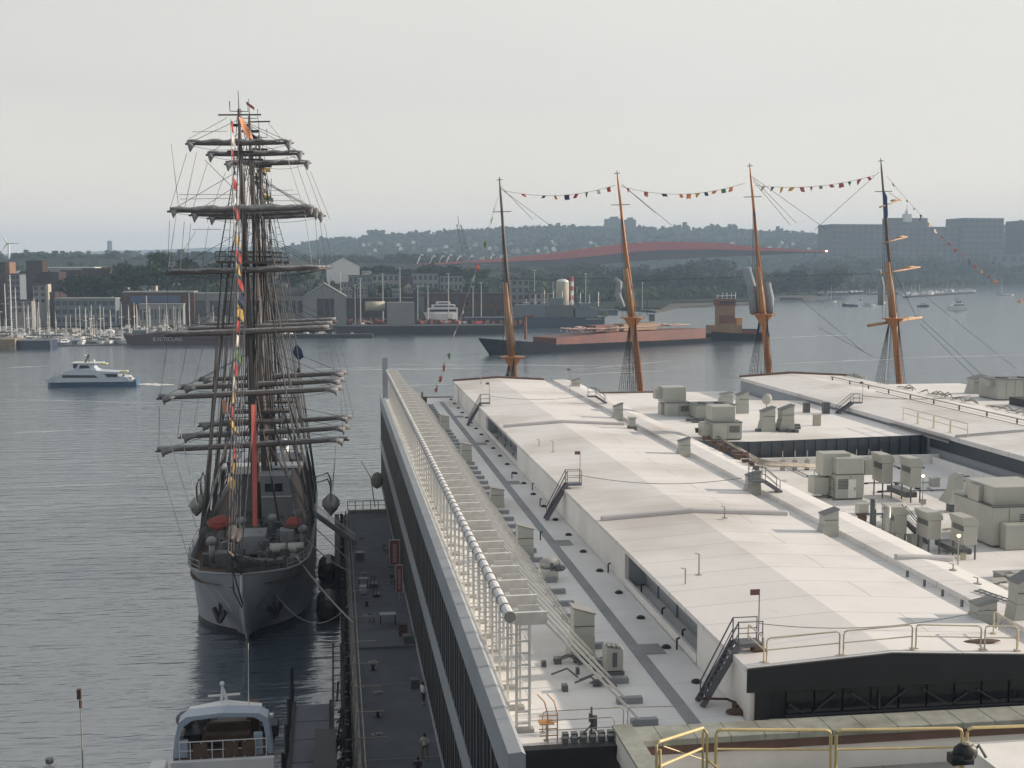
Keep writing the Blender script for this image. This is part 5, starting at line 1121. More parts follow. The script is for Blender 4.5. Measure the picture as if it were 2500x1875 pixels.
# masts
ZY = [15.2, 20.6, 27.0, 33.3, 39.5, 46.2]; HL = [9.9, 9.5, 8.4, 8.0, 7.5, 5.4]
masts = [(130, 0, 49.7), (139.5, .45, 50.1), (149, .9, 49.0)]
for mi, (my, mo, mz) in enumerate(masts):
    mo2 = mo
    M_ = lambda x, z, dy=0: sp(mo2 + x, my + dy, z)
    b = MB(); b.path([M_(0, 5), M_(0, 20), M_(0, 35)], [.48, .45, .38], 10); b.path([M_(.05, 33, -.6), M_(0, 44, -.6), M_(0, mz, -.4)], [.30, .24, .12], 8); b.build('mast', M_mastd if mi == 0 else M_mastb, ship, True)
    for zt, wd in ((34.2, 2.9), (17.6, 3.0)):
        b = MB(); b.boxc(M_(0, zt), (wd * 2, 2.4, .28)); b.build('fighting_top', M_mastd, ship)
        b = MB()
        for k in range(7): b.tube(M_(-wd + wd * k / 3, zt, -1.1), M_(-wd + wd * k / 3, zt + 1.1, -1.1), .04, n=4)
        for h in (.6, 1.1): b.tube(M_(-wd, zt + h, -1.1), M_(wd, zt + h, -1.1), .04, n=4)
        b.build('top_rail', M_rig, ship)
    b = MB(); b.boxc(M_(0, 45.4, -.5), (2.6, .7, .18)); b.boxc(M_(0, mz - 1.6), (1.8, .5, .25)); b.tube(M_(0, mz), M_(0, mz + 1.9), .05, .03, 4)
    for s in (-.9, .9): b.path([M_(0, mz - .2), M_(s, mz - .2), M_(s, mz + .8)], .045, 4)
    b.bar(M_(-2.1 if mi == 0 else -.2, mz - .6), M_(2.2, mz - .5), .14); b.build('masthead_gear', M_rig, ship)
    # yards with furled sails
    yaw = [.07, .05, .05][mi]; roll = .030
    for k, (zy, hl) in enumerate(zip(ZY, HL)):
        hl = hl * [1, .955, .92][mi] if k < 5 else hl * [1, .98, .93][mi]
        off = [0, .25, .5][mi] if k < 5 else [0, .5, .9][mi]
        u = Vector((math.cos(yaw), math.sin(yaw), roll)).normalized(); c = M_(off - mo * 0, zy + (0 if k < 5 else -.25 * mi), -.75)
        b = MB(); b.path([c - u * hl, c - u * hl * .7, c, c + u * hl * .7, c + u * hl], [.10, .17, .24, .17, .10], 8); y_ = b.build('yard', M_yard, ship, True)
        rnd = random.Random(k * 7 + mi); b = MB(); fat = {0: .20, 1: .20, 2: .2, 3: .19, 4: .29, 5: .18}[k]
        if k < 3:
            pts = [c - u * hl * .98 + u * (2 * hl * .98 * i / 24) + Vector((0, 0, .27)) for i in range(25)]
            b.path(pts, [(.13 + .05 * rnd.random()) if 3 < i < 21 else .2 for i in range(25)], 7)
        else:
            pts = [c - u * hl * .96 + u * (2 * hl * .96 * i / 30) + Vector((0, -.1, .26 + .06 * math.sin(i))) for i in range(31)]
            b.path(pts, [fat * (.5 + .5 * rnd.random()) * (1.15 if 5 < i < 25 else .95) for i in range(31)], 8)
        for s in ((-1, 1) if k not in (2, 3) else ()):          # clew bundles hanging from the yardarms
            e = c + u * s * hl * .93; big = .7 if k == 5 else .58
            if k == 4 and mi > 0: big = .7
            b.loft([[e + u * s * dx * big + Vector((0, math.cos(a) * .3 * big * sc, 0)) + u * math.sin(a) * .3 * big * sc + Vector((0, 0, dz * big)) for a in [j * math.pi / 4 for j in range(8)]] for dx, dz, sc in ((.1, .5, .45), (-.1, .15, 1.5), (-.3, -.25, 1.6), (-.2, -.7, .9), (-.15, -1.15, .22))], close=True)
            if k in (0, 1): b.path([e - u * s * 1.4 + Vector((0, 0, .2)), e + Vector((0, 0, -.1))], [.16, .42], 7)
        b.build('furled_sail', M_sail, ship, True)
        b = MB()                    # foot rope, lifts, braces
        for s in (-1, 1):
            e = c + u * s * hl * .97; b.path(sag(c + Vector((0, 0, -.5)), e, .35, 6), .025, 3); b.path([e, M_(0, min(mz - 1, zy + (4.2 if k else 2.4)))], .03, 3)
            if k > 0: b.path([e - Vector((0, 0, .9)), c * 1 - Vector((0, 0, zy - ZY[k - 1])) + u * s * HL[k - 1] * .95], .025, 3)
        b.build('yard_rigging', M_rig, y_)
    # shrouds and ratlines
    b = MB()
    for s in (-1, 1):
        ds = [Vector((SX + s * 5.75, my + 1 + j * 1.0, 6.2)) for j in range(6)]
        for j, d in enumerate(ds): b.path([d, M_(s * 2.4, 34.2, .1 * j)], .05, 4)
        if mi == 0:
            for j in range(7): b.path([Vector((SX + s * (5.2 + .08 * j), 117.5 + j * 1.9, 6.5)), M_(s * (2.2 - .1 * j), 17.6 if j < 4 else 34.2, .1 * j)], .045, 4)
        for j in range(4): b.path([Vector((SX + s * 5.7, my + 2 + j * 1.1, 6.2)), M_(s * .3, 17.5 + 14 * (j % 2), .2)], .045, 4)
        for j in range(3): b.path([M_(s * 2.8, 34.3, j * .4), M_(s * .25, 45.5, -.4)], .035, 4)
        b.path([Vector((SX + s * 5.5, my + 8, 6.3)), M_(s * .2, 49)], .035, 4); b.path([Vector((SX + s * 5.5, my + 9, 6.3)), M_(s * .2, 45)], .035, 4)
        for q in range(38):
            f = .04 + q * .0245; a = ds[0].lerp(M_(s * 2.4, 34.2), f); c = ds[4].lerp(M_(s * 2.4, 34.2, .4), f); b.path([a, c], .03, 3)
        for q in range(14):
            f = q / 14; a = M_(s * 2.8, 34.3).lerp(M_(s * .25, 45.5, -.4), f); c = M_(s * 2.8, 34.3, .8).lerp(M_(s * .25, 45.5, -.4), f) + Vector((s * -.5, 0, 0)); b.path([a, c], .025, 3)
    b.build('shrouds', M_rig, ship)
    b = MB()
    for j in range(9):             # falls and halyards close to the mast
        x = random.uniform(-.9, 1.4); x2 = random.uniform(-1.6, 2.2); b.path([M_(x, random.choice([44, 34, 39, 30]), -.5), M_(x2, 6.5, random.uniform(-1, 1.5))], random.uniform(.04, .11), 4)
    b.build('running_rigging', M_rig, ship)
# stays between masts and to the bowsprit, long sheets to the deck edge
b = MB()
for z0, f in ((49, 1.), (45, .85), (34, .6), (33, .35), (18, .2), (40, .7)): b.path([sp(0, 129.5, z0), Vector((SX, 109, 7.6)).lerp(tip, f)], .05, 4)
for z0, z1 in ((45, 34), (34, 18), (49, 45)):
    b.path([sp(.45, 139, z0), sp(0, 130, z1)], .04, 4); b.path([sp(.9, 148.5, z0), sp(.45, 139.5, z1)], .04, 4)
b.build('stay', M_rig, ship)
b = MB()
for (x0, y0), (x1, y1), Y in [((383, 1108), (470, 1395), 118), ((413, 1072), (480, 1290), 124), ((440, 1052), (485, 1250), 128), ((820, 1090), (812, 1200), 132), ((825, 1060), (800, 1280), 130), ((418, 352), (437, 512), 130), ((700, 380), (745, 520), 130), ((480, 372), (448, 520), 130), ((430, 525), (412, 650), 130), ((745, 525), (762, 650), 130), ((450, 540), (440, 660), 135), ((500, 390), (580, 470), 132), ((640, 430), (742, 512), 131)]:
    b.path([at(x0, y0, Y=128), at(x1, y1, Y=Y)], .035, 3)
for (x0, y0), (x1, y1) in [((436, 475), (570, 475)), ((440, 486), (570, 484)), ((640, 466), (716, 464)), ((650, 478), (730, 474)), ((640, 490), (740, 490)), ((468, 322), (555, 320)), ((462, 338), (555, 287)), ((655, 300), (690, 342)), ((478, 565), (440, 625)), ((470, 560), (540, 560))]: b.path([at(x0, y0, Y=129), at(x1, y1, Y=129.5)], .03, 3)
b.build('brace_line', M_rope, ship)
# deck houses, boats, ventilators
def part(name, m, f, par=ship, sm=False):
    b = MB(); f(b); return b.each(name, m, par, smooth=sm)
part('deck_house', M_grey, lambda b: (b.boxc((SX + 1.6, 138, 8.3), (3.4, 5, 5.2)), b.boxc((SX - 1.9, 146, 7.8), (3., 6, 4.2))))
part('bridge_window', M_dglass, lambda b: [b.boxc((SX + .9 + i * 1.05, 135.48, 9.6), (.85, .04, .9)) for i in range(2)])
part('bridge_wing', M_whitep, lambda b: (b.boxc((SX, 141, 11.2), (9, 3, .25)), b.boxc((SX + 1.6, 135.4, 8.6), (3.5, .1, .12))))
part('funnel', M_whitep, lambda b: (b.tube((SX + 2.2, 146, 9), (SX + 2.2, 146, 13), .55, n=12), b.ell((SX + 2.2, 145.7, 13), .6, .7, .6)), sm=True)
part('fore_house', M_greyb if 'M_greyb' in globals() else M_grey, lambda b: (b.boxc((SX - .3, 123.5, 6.4), (3.0, 4, 1.8)), b.boxc((SX + 3.2, 125, 6.4), (1.4, 2, 1.6))))
part('windlass', M_hvacd, lambda b: (b.tube((SX - 1.6, 113.6, 6.6), (SX + 1.6, 113.6, 6.6), .4, n=10), b.boxc((SX, 113.8, 6.2), (3.8, 1, .8)), b.boxc((SX - 2.6, 117, 6.3), (1.2, 1.6, 1.2))))
part('life_raft', M_hvac, lambda b: [b.tube((SX + x - .75, 117.5, 6.9), (SX + x + .75, 117.5, 6.9), .55, n=10) for x in (2.6, 4.3)], sm=True)
part('ventilator', M_grey, lambda b: [(b.tube((SX + x, y, 5.6), (SX + x, y, 7.6), .28, n=8), b.ell((SX + x, y - .15, 7.8), .5, .5, .45)) for x, y in ((-3.6, 118), (1.6, 128), (4.2, 130), (-1.4, 127), (4.9, 122))], sm=True)
M_redb = mat('red_boat_cover', (.26, .045, .03), .7, .2, 1.)
for x, y, l in ((-3.8, 128.5, 0), (3.9, 127, 0)):
    b = MB(); z = 7.4; c = Vector((SX + x, y, z)); b.loft([[(c.x + math.cos(a) * w_, c.y + dy, c.z + math.sin(a) * (.5 if math.sin(a) < 0 else .1)) for a in [j * math.pi / 6 for j in range(12)]] for dy, w_ in ((-2.2, .3), (-1.6, 1.0), (0, 1.4), (1.6, 1.3), (2.2, .9))], close=True); o = b.build('deck_boat', M_redb if x < 0 else M_rust, ship, True)
    b = MB(); b.loft([[(c.x + math.cos(a) * w_ * .9, c.y + dy, c.z + .14 + max(0, math.sin(a)) * h) for a in [j * math.pi / 8 for j in range(9)]] for dy, w_, h in ((-1.8, .7, .15), (-.8, .9, .38), (.6, .9, .42), (1.8, .7, .15))]); b.build('boat_cover', M_redb, o, True)
M_greyb = mat('grey_boat', (.16, .165, .16), .6, .2, 1.)
for s, cx, Y in ((-1, 486, 134), (1, 808, 134)):
    p = at(cx, 1228, Y=Y); b = MB(); r = .9
    b.loft([[(p.x + u * r * w_, p.y + dy, p.z + v * r * (.4 + .6 * w_)) for u, v in ((-1, .12), (-.78, -.45), (-.38, -.85), (0, -1.2), (.38, -.85), (.78, -.45), (1, .12), (.62, .5), (0, .68), (-.62, .5))] for dy, w_ in ((-3.6, .12), (-3.2, .6), (-1.5, 1), (1.5, 1), (3.4, .6))], close=True); o = b.build('davit_boat', M_greyb, ship)
    b = MB(); b.loft([[(p.x + math.cos(a) * r * 1.03 * w_, p.y + dy, p.z + dz) for a in [j * math.pi / 6 for j in range(12)] for dz in (0,)] for dy, w_ in ((-3.55, .5), (-1.5, 1.02), (1.5, 1.02), (3.3, .7))], close=True); b.build('rubbing_strake', M_boot, o)
    b = MB()
    for dy in (-2, 2): b.path([(SX + s * 5.4, Y + dy, 6), (SX + s * 6.0, Y + dy, p.z + 2.6), (p.x - s * .3, Y + dy, p.z + 3.0), (p.x, Y + dy, p.z + 2.2), (p.x, Y + dy, p.z + .6)], .11, 6)
    b.each('davit', M_hvacd, ship)
rnd = random.Random(21); b = MB()
for k in range(85):
    y = rnd.uniform(112.5, 134); x = rnd.uniform(-4.8, 4.8); b.boxc((SX + x, y, 5.9 + rnd.uniform(0, .9)), (rnd.uniform(.2, .9), rnd.uniform(.2, .9), rnd.uniform(.3, 1.5)), rnd.random())
b.each('deck_gear', M_hvacd, ship)
b = MB()
for k in range(34):
    y = rnd.uniform(112, 134); x = rnd.uniform(-4.6, 4.8); b.boxc((SX + x, y, 6.1 + rnd.uniform(0, 1.)), (rnd.uniform(.1, .7), rnd.uniform(.1, .5), rnd.uniform(.2, .9)), rnd.random())
    if k % 3 == 0: b.path([(SX + x, y, 6), (SX + x, y, 7.6), (SX + x + .8, y, 7.6), (SX + x + .8, y, 6)], .05, 4)
b.each('deck_fitting', M_greyb, ship)
# rails of the forecastle
b = MB()
for s in (-1, 1):
    for h in (.5, 1.): b.path([(SX + s * q[1], q[0], q[2] + h) for q in secs[2:9]], .035, 4)
    for q in secs[2:9]: b.tube((SX + s * q[1], q[0], q[2]), (SX + s * q[1], q[0], q[2] + 1), .04, n=4)
b.build('deck_railing', M_grey, ship)
# signal flags running up the foremast, cloth banners
def wav(p0, p1, w_, seed, m, label, name='signal_flag', grp=None, taper=False, cat='flag'):
    """cloth strip hung between p0 and p1, w_ = width vector, gently creased"""
    rnd = random.Random(seed); p0 = Vector(p0); p1 = Vector(p1); w_ = Vector(w_); n = 7; b = MB(); ph = rnd.uniform(0, 6); nr = (p1 - p0).cross(w_).normalized(); ln = w_.length
    r = []
    for i in range(n + 1):
        t = i / n; a = p0.lerp(p1, t); rr = []
        for j in range(5):
            u = j / 4; s = (1 - t * .85) if taper else 1; rr.append(a + w_ * u * s + nr * math.sin(ph + t * 5 + u * 3) * ln * .16)
        r.append(rr)
    b.loft(r, capends=False); r2 = [[q + nr * .02 for q in a] for a in r]; b.loft(r2, capends=False)
    return tag(b.build(name, m, smooth=True), label, cat, grp)
line = [(563, 290), (566, 400), (569, 470), (572, 560), (578, 660), (581, 720), (578, 790), (572, 880), (568, 960), (558, 1010), (572, 1080), (566, 1130), (553, 1190)]
cols = [M_redf, M_whf, M_redf, M_dkf, M_redf, M_whf, M_redf, M_whf, M_yelf, M_redf, M_yelf, M_redf, M_dkf, M_yelf, M_redf, M_whf, M_grf, M_redf, M_whf, M_yelf, M_redf, M_yelf, M_dkf, M_redf, M_yelf, M_yelf]
nmz = {id(M_redf): 'red', id(M_whf): 'white', id(M_yelf): 'yellow', id(M_dkf): 'navy', id(M_grf): 'green'}
acc = [0]
for i in range(len(line) - 1): acc.append(acc[-1] + math.dist(line[i], line[i + 1]))
def along(d):
    for i in range(len(line) - 1):
        if d <= acc[i + 1]: t = (d - acc[i]) / (acc[i + 1] - acc[i]); return (line[i][0] + (line[i + 1][0] - line[i][0]) * t, line[i][1] + (line[i + 1][1] - line[i][1]) * t)
    return line[-1]
YL = lambda py: 126.8 - max(0, py - 300) * .018
for k, m in enumerate(cols):
    d = acc[-1] * (k + .1) / len(cols); q = along(d); e = along(min(acc[-1], d + 28)); wd = random.choice([7, 11, 14, 6]) * (1 if k > 8 else .7)
    p0 = at(q[0], q[1], Y=YL(q[1])); p1 = at(e[0] + random.uniform(0, 6), e[1], Y=YL(e[1])); ww = at(q[0] + wd, q[1] + wd * .9, Y=YL(q[1])) - p0
    wav(p0, p1, ww, k, m, '%s signal flag, number %d down the foremast flag line' % (nmz[id(m)], k + 1) if False else {0: 'topmost %s flag of the line down the foremast', 1: '%s flag of the long line hanging down the front of the foremast'}[0 if k == 0 else 1] % nmz[id(m)], grp='%s flags down the foremast line' % nmz[id(m)])
b = MB(); b.path([at(x, y, Y=YL(y)) for x, y in line], .035, 4); tag(b.build('flag_line', M_rope), 'pale rope carrying the signal flags down the foremast', 'rope')
# banners and other cloth
def cloth(pts, m, label, name, cat, th_=.05, Y=None):
    P = [at(x, y, Y=Y) for x, y in pts]; b = MB(); b.extr(None, P, (0, th_, 0)); return tag(b.build(name, m), label, cat)
wav(at(613, 988, Y=127), at(617, 1285, Y=125.5), at(625, 988, Y=127) - at(613, 988, Y=127), 3, M_orange, 'long narrow orange red banner hanging in front of the foremast', 'long_banner', None, False, 'banner')
wav(at(580, 285, Y=128), at(602, 335, Y=129), at(594, 290, Y=128.5) - at(578, 285, Y=128), 4, mat('faded_orange_cloth', (.62, .30, .17), .8, .2, 1.), 'crumpled faded orange flag at the masthead', 'masthead_flag', None, False, 'flag')
wav(at(600, 318, Y=139), at(628, 335, Y=139), Vector((0, .2, -.5)), 5, M_dkf, 'small dark flag beside the crumpled orange masthead flag', 'masthead_flag', None, False, 'flag')
wav(at(601, 248, Y=149), at(621, 262, Y=149), Vector((0, .1, -.32)), 6, M_redf, 'tiny red pennant flying above the mizzen masthead', 'pennant', None, False, 'flag')
cloth([(723, 838), (736, 853), (742, 872), (728, 881), (714, 861)], M_flagblue, 'blue square flag flying at the right of the tall ship', 'blue_flag', 'flag', Y=150)
b = MB(); b.path([at(728, 880, Y=150), at(730, 900, Y=150), at(728, 960, Y=150), at(722, 1000, Y=150)], .05, 4); tag(b.build('flag_halyard', M_rig), 'dark halyard below the blue square flag', 'rope')
cloth([(727, 897), (737, 915), (730, 922), (724, 910)], M_dkf, 'small dark rolled flag on the halyard under the blue flag', 'rolled_flag', 'flag', Y=150)
cloth([(553, 1130), (577, 1120), (576, 1160), (562, 1168)], M_dkf, 'dark square cloth hanging left of the foremast foot', 'dark_cloth', 'flag', Y=126)
cloth([(541, 975), (552, 978), (554, 1005), (545, 1010)], mat('salmon_cloth', (.55, .25, .18), .8, .2, 2.), 'salmon flag fluttering left of the foremast line', 'signal_flag', 'flag', Y=128)
gp_ = [(612, 392), (622, 400), (628, 412), (614, 427), (640, 410), (615, 440), (628, 452), (632, 462), (640, 474), (646, 482), (655, 495)]
for k, (x, y) in enumerate(gp_):
    p = at(x, y, Y=152); wav(p, p + Vector((random.uniform(.7, 1.6), .3, random.uniform(-.5, .1))), (0, .15, -.45), 30 + k, [M_yelf, M_grf, M_dkf, mat('olive_cloth', (.25, .24, .08), .8, .2, 2.)][k % 4], 'small olive or yellow flag in the string trailing behind the mizzen mast', grp='flags trailing behind the mizzen mast')
# mooring lines, fenders
b = MB(); b.path(sag((SX + 1.5, 110, 6.6), (1.2, 111, 3.2), 3.2, 18), .06, 5); tag(b.build('mooring_line', M_rope), 'slack pale mooring line drooping from the bow to the apron', 'rope')
b = MB(); b.path(sag((SX + 4.4, 114, 7.0), (1.3, 103, 3.6), .3, 8), .08, 5); tag(b.build('mooring_line', M_rope), 'taut mooring line from the forecastle to the apron edge', 'rope')
b = MB(); b.path(sag((SX + 5.3, 121, 6.9), (1.4, 119, 4.0), .4, 8), .06, 5); b.path([(SX + 5.9, 130, 6.2), (1.3, 126, 3.4)], .05, 5); tag(b.build('mooring_line', M_rope), 'pair of mooring lines from the ship side to the apron', 'rope')
for y, l in ((118.5, 'big black cylindrical fender nearest between ship and pier'), (133, 'further big black fender between ship and pier')):
    b = MB(); b.path([(-.95, y - 2.6, .9), (-.95, y - 2.0, .9), (-.95, y + 2.0, .9), (-.95, y + 2.6, .9)], [.5, 1.15, 1.15, .5], 14); tag(b.build('floating_fender', M_boot, smooth=False), l, 'fender')
th = thing('gangway', 'dark gangway sloping between the ship side and the apron', 'gangway', (-1, 136, 5)); b = MB(); b.bar((SX + 5.6, 136, 6.6), (2.0, 134, 3.4), 1.1, .12); b.build('walkway', M_hvacd, th)
for dx in (-.5, .5): b = MB(); b.path([(SX + 5.6, 136 + dx, 7.6), (2.0, 134 + dx, 4.4)], .04, 4); b.path([(SX + 5.6, 136 + dx, 7.1), (2.0, 134 + dx, 3.9)], .03, 4); b.build('handrail', M_steelw, th)

# ============================================================ BARQUENTINE behind the pier end
YB = 195
bq = thing('barquentine', 'four masted sailing ship with tan masts lying across the end of the pier', 'sailing ship', (62, YB, 0))
b = MB(); rr = []
for x, w_, zd in ((0, .3, 7), (5, 3.5, 6.2), (15, 6, 5.6), (40, 6.6, 5), (80, 6.6, 5), (105, 4.5, 6), (116, 1.6, 7), (120, .1, 7.6)):
    rr.append([(x + 8, YB - w_, zd), (x + 8, YB - w_ * .9, 0), (x + 8, YB - w_ * .4, -2), (x + 8, YB + w_ * .4, -2), (x + 8, YB + w_ * .9, 0), (x + 8, YB + w_, zd)])
b.loft(rr, close=True); b.build('hull', M_whitep, bq)
bm_ = [((1219, 432), (1230, 560), (1236, 690), (1255, 918), 875), ((1506, 416), (1522, 545), (1540, 780), (1568, 990), 770), ((1830, 398), (1843, 560), (1855, 765), (1882, 965), 765), ((2150, 386), (2163, 590), (2175, 770), (2196, 940), 770)]
tops = [872, 776, 768, 778]
for i, (t0, t1, t2, t3, _) in enumerate(bm_):
    A = at(*t0, Y=YB); D = at(*t3, Y=YB); dr = (A - D); foot = D + dr * ((5 - D.z) / dr.z)
    P = lambda z: D + dr * ((z - D.z) / dr.z)
    zt = at(t2[0], tops[i], Y=YB).z; zc = at(t1[0], [690, 655, 650, 640][i], Y=YB).z
    b = MB(); b.path([foot, P(zt), P(zt + .5)], [.58, .50, .46], 12); b.build('lower_mast', M_tan, bq, True)
    b = MB(); b.path([P(zt + .3) + Vector((-.15, 0, 0)), P((zt + zc) / 2) + Vector((-.2, 0, 0)), P(zc) + Vector((-.3, 0, 0))], [.62, .6, .42], 10); b.build('mast_doubling', M_tand, bq, True)
    b = MB(); b.path([P(zt + 1) + Vector((.3, 0, 0)), P(zc + 4), P(A.z - 2), A], [.36, .30, .17, .06], 8); b.build('topmast', M_tan if i in (1, 2) else M_mastb, bq, True)
    b = MB(); c = P(zt); b.loft([[c + Vector((r * math.cos(a), r * math.sin(a), z)) for a in [j * math.pi / 5 for j in range(10)]] for r, z in ((.5, -1.6), (1.5, -.15), (2.1, 0), (2.1, .12), (.4, .14))], close=True); b.build('mast_top', M_tan, bq)
    b = MB(); q = P(A.z - 5.5); b.bar(q + Vector((-1.5, 0, 0)), q + Vector((1.5, 0, .1)), .12); q = P(zc + 2); b.bar(q + Vector((-.4, 0, 0)), q + Vector((1.6, 0, .2)), .08)
    b.bar(A + Vector((-.4, 0, -.5)), A + Vector((.5, 0, -.4)), .12)
    b.build('crosstree', M_mastb, bq)
    b = MB()
    for s in (-1, 1):
        for j in range(6): d = Vector((foot.x - 3.5 + j * .6 - 1, YB + s * 6, 5)); b.path([d, P(zt) + Vector((0, s * 1.6, 0))], .045, 3)
        for j in range(3): b.path([P(zt) + Vector((-.6 * j, s * 1.9, 0)), P(A.z - 5.5)], .035, 3)
        for k in range(26): d0 = Vector((foot.x - 4.5, YB + s * 6, 5)).lerp(P(zt) + Vector((0, s * 1.6, 0)), k / 26); d1 = Vector((foot.x - 1.5, YB + s * 6, 5)).lerp(P(zt) + Vector((0, s * 1.6, 0)), k / 26); b.path([d0, d1], .03, 3)
    for j in range(8): b.path([foot + Vector((-3.2 + j * .5, 1, 0)), P(zt + 3 + j * 1.3)], .03, 3)
    b.build('shrouds', M_rig, bq)
rnd = random.Random(44)
for (pts, w0) in [([(1500, 682), (1512, 690), (1508, 720), (1520, 750)], .9), ([(1822, 655), (1835, 700), (1842, 765)], 1.5), ([(1872, 690), (1880, 730), (1876, 765)], 1.3), ([(2143, 660), (2152, 700), (2150, 745)], .9)]:
    b = MB(); b.path([at(x, y, Y=YB + 1.4) for x, y in pts], [w0 * .62 * rnd.uniform(.8, 1.1) for _ in pts], 9); b.build('furled_sail', mat('pale_canvas', (.26, .31, .36), .9, .15, 2., bump=.5, bscale=6), bq, True)
for (a, c, y0, y1, r) in [((2120, 795), (2250, 775), -3, 9, .26), ((2155, 668), (2246, 652), -1, 9, .2), ((2162, 592), (2215, 578), -1, 7, .17), ((2148, 506), (2198, 488), -3, 6, .14)]:
    b = MB(); b.path([at(*a, Y=YB + y0), at(*c, Y=YB + y1)], [r, r * .8], 7); b.build('yard', M_tand, bq, True)
    b = MB(); A = at(*a, Y=YB + y0); C = at(*c, Y=YB + y1); b.path([A.lerp(C, .55) + Vector((0, 0, .4)), A.lerp(C, .8) + Vector((0, 0, .25)), A.lerp(C, .95)], [.16, .2, .1], 7)
    b.build('furled_sail', M_tand, bq, True)
b = MB()
for (a, c, y0, y1) in [((1222, 460), (1340, 548), 0, 0), ((1222, 455), (1300, 535), 0, 0), ((1518, 450), (1640, 550), 0, 0), ((1518, 450), (1600, 520), 0, 0), ((1835, 430), (2018, 560), 0, 0), ((1838, 440), (1930, 550), 0, 0), ((1838, 435), (1945, 545), 0, 0), ((2146, 420), (1990, 560), 0, 0), ((1258, 682), (1490, 680), 0, 0), ((1556, 686), (1812, 676), 0, 0), ((1870, 675), (2130, 668), 0, 0), ((2170, 470), (2200, 490), 0, 3), ((2250, 780), (2500, 1010), 9, -20), ((2246, 790), (2420, 960), 9, -10), ((2180, 660), (2240, 780), 2, 9), ((2000, 800), (2130, 870), 0, 0), ((1960, 735), (2110, 860), 0, 0), ((2230, 700), (2480, 900), 12, 12)]:
    b.path([at(*a, Y=YB + y0), at(*c, Y=YB + y1)], .04, 3)
b.build('stay', M_rig, bq)
cloth([(1857, 904), (1868, 925), (1886, 955), (1884, 962), (1862, 935)], M_flagblue, 'dark blue flag hanging at the foot of the third tan mast', 'blue_flag', 'flag', Y=188)
cloth([(2156, 460), (2166, 480), (2168, 530), (2161, 535), (2156, 500)], M_flagblue, 'dark blue flag furled against the foremast head', 'blue_flag', 'flag', Y=194)
# bunting between the mastheads
def bunting(p0, p1, s, n, seed, where, size=1.):
    rnd = random.Random(seed); P = sag(p0, p1, s, 40); b = MB(); b.path(P, .035, 4); tag(b.build('bunting_line', M_rope), 'thin line of signal flags %s' % where, 'rope')
    cs = [M_redf, M_yelf, M_whf, M_grf, mat('faded_red_cloth', (.38, .12, .10), .8, .2, 2.), M_dkf, mat('orange_cloth', (.65, .25, .07), .8, .2, 2.)]
    nm = ['red', 'yellow', 'white', 'green', 'faded red', 'navy', 'orange']
    for k in range(n):
        f = (k + .7) / (n + .5) * 40; i = min(39, int(f)); q = P[i].lerp(P[i + 1], f - i); d = (P[i + 1] - P[i]).normalized(); j = rnd.choice([0, 0, 1, 2, 3, 4, 4, 5, 6]); w_ = rnd.uniform(.4, .9) * size
        tri = rnd.random() < .4
        if rnd.random() < .16: continue
        r_ = rnd.uniform(-.35, .35)
        o = wav(q, q + d * w_ * .95, Vector((r_, rnd.uniform(-.2, .2), -rnd.uniform(.4, .8) * size * (1.5 if tri else 1))), seed * 50 + k, cs[j], ('%s %s signal flag strung %s' % (nm[j], 'pointed' if tri else 'square', where)), 'signal_flag', '%s %s flags %s' % (nm[j], 'pointed' if tri else 'square', where), tri)
YM_ = YB
bunting(at(1228, 465, Y=YB), at(1502, 452, Y=YB), 1.2, 10, 1, 'between first and second tan masts')
bunting(at(1516, 455, Y=YB), at(1818, 447, Y=YB), 1.5, 14, 2, 'between second and third tan masts')
bunting(at(1842, 452, Y=YB), at(2135, 428, Y=YB), 1.0, 12, 3, 'between third and fourth tan masts')
bunting(at(1216, 480, Y=YB), at(1060, 960, Y=182), .8, 17, 4, 'from the first tan mast down to the pier end', 1.15)
bunting(at(2165, 430, Y=YB), at(2440, 690, Y=205), 1.3, 16, 5, 'from the foremast down toward the bow', .95)
# ============================================================ NEAR MOTOR YACHT (bottom left)
yx, yy = -6.1, 68.0
ya = thing('motor_yacht', 'white motor yacht with hardtop arch seen from astern at the bottom left', 'yacht', (yx, yy, 0))
def Yp(px, py, dy=0): return at(px, py, Y=yy + dy)
b = MB(); rr = []
for dy, w_, zd in ((-8, 2.9, 2.6), (-4, 3.0, 2.6), (2, 2.9, 2.8), (6, 2.0, 3.0), (9, .8, 3.1), (10.5, .05, 3.2)):
    rr.append([(yx - w_, yy + dy, zd), (yx - w_ * .95, yy + dy, .6), (yx - w_ * .6, yy + dy, -.6), (yx + w_ * .6, yy + dy, -.6), (yx + w_ * .95, yy + dy, .6), (yx + w_, yy + dy, zd)])
b.loft(rr, close=True); b.build('hull', M_whitep, ya)
L0 = Yp(412, 1875); R0 = Yp(668, 1875); zf = Yp(500, 1845).z
xl, xr = Yp(428, 1800).x, Yp(662, 1800).x; ztop = Yp(540, 1740).z; zsh = Yp(540, 1757).z
b = MB(); b.box(xl + .1, xr - .1, yy - .5, yy + 4.4, 2.6, zf - .15); b.build('saloon', M_bluep, ya)
b = MB(); b.box(xl - .1, xr + .1, yy - .4, yy + 4.6, zf - .147, zf); b.build('flybridge_deck', M_wood, ya)
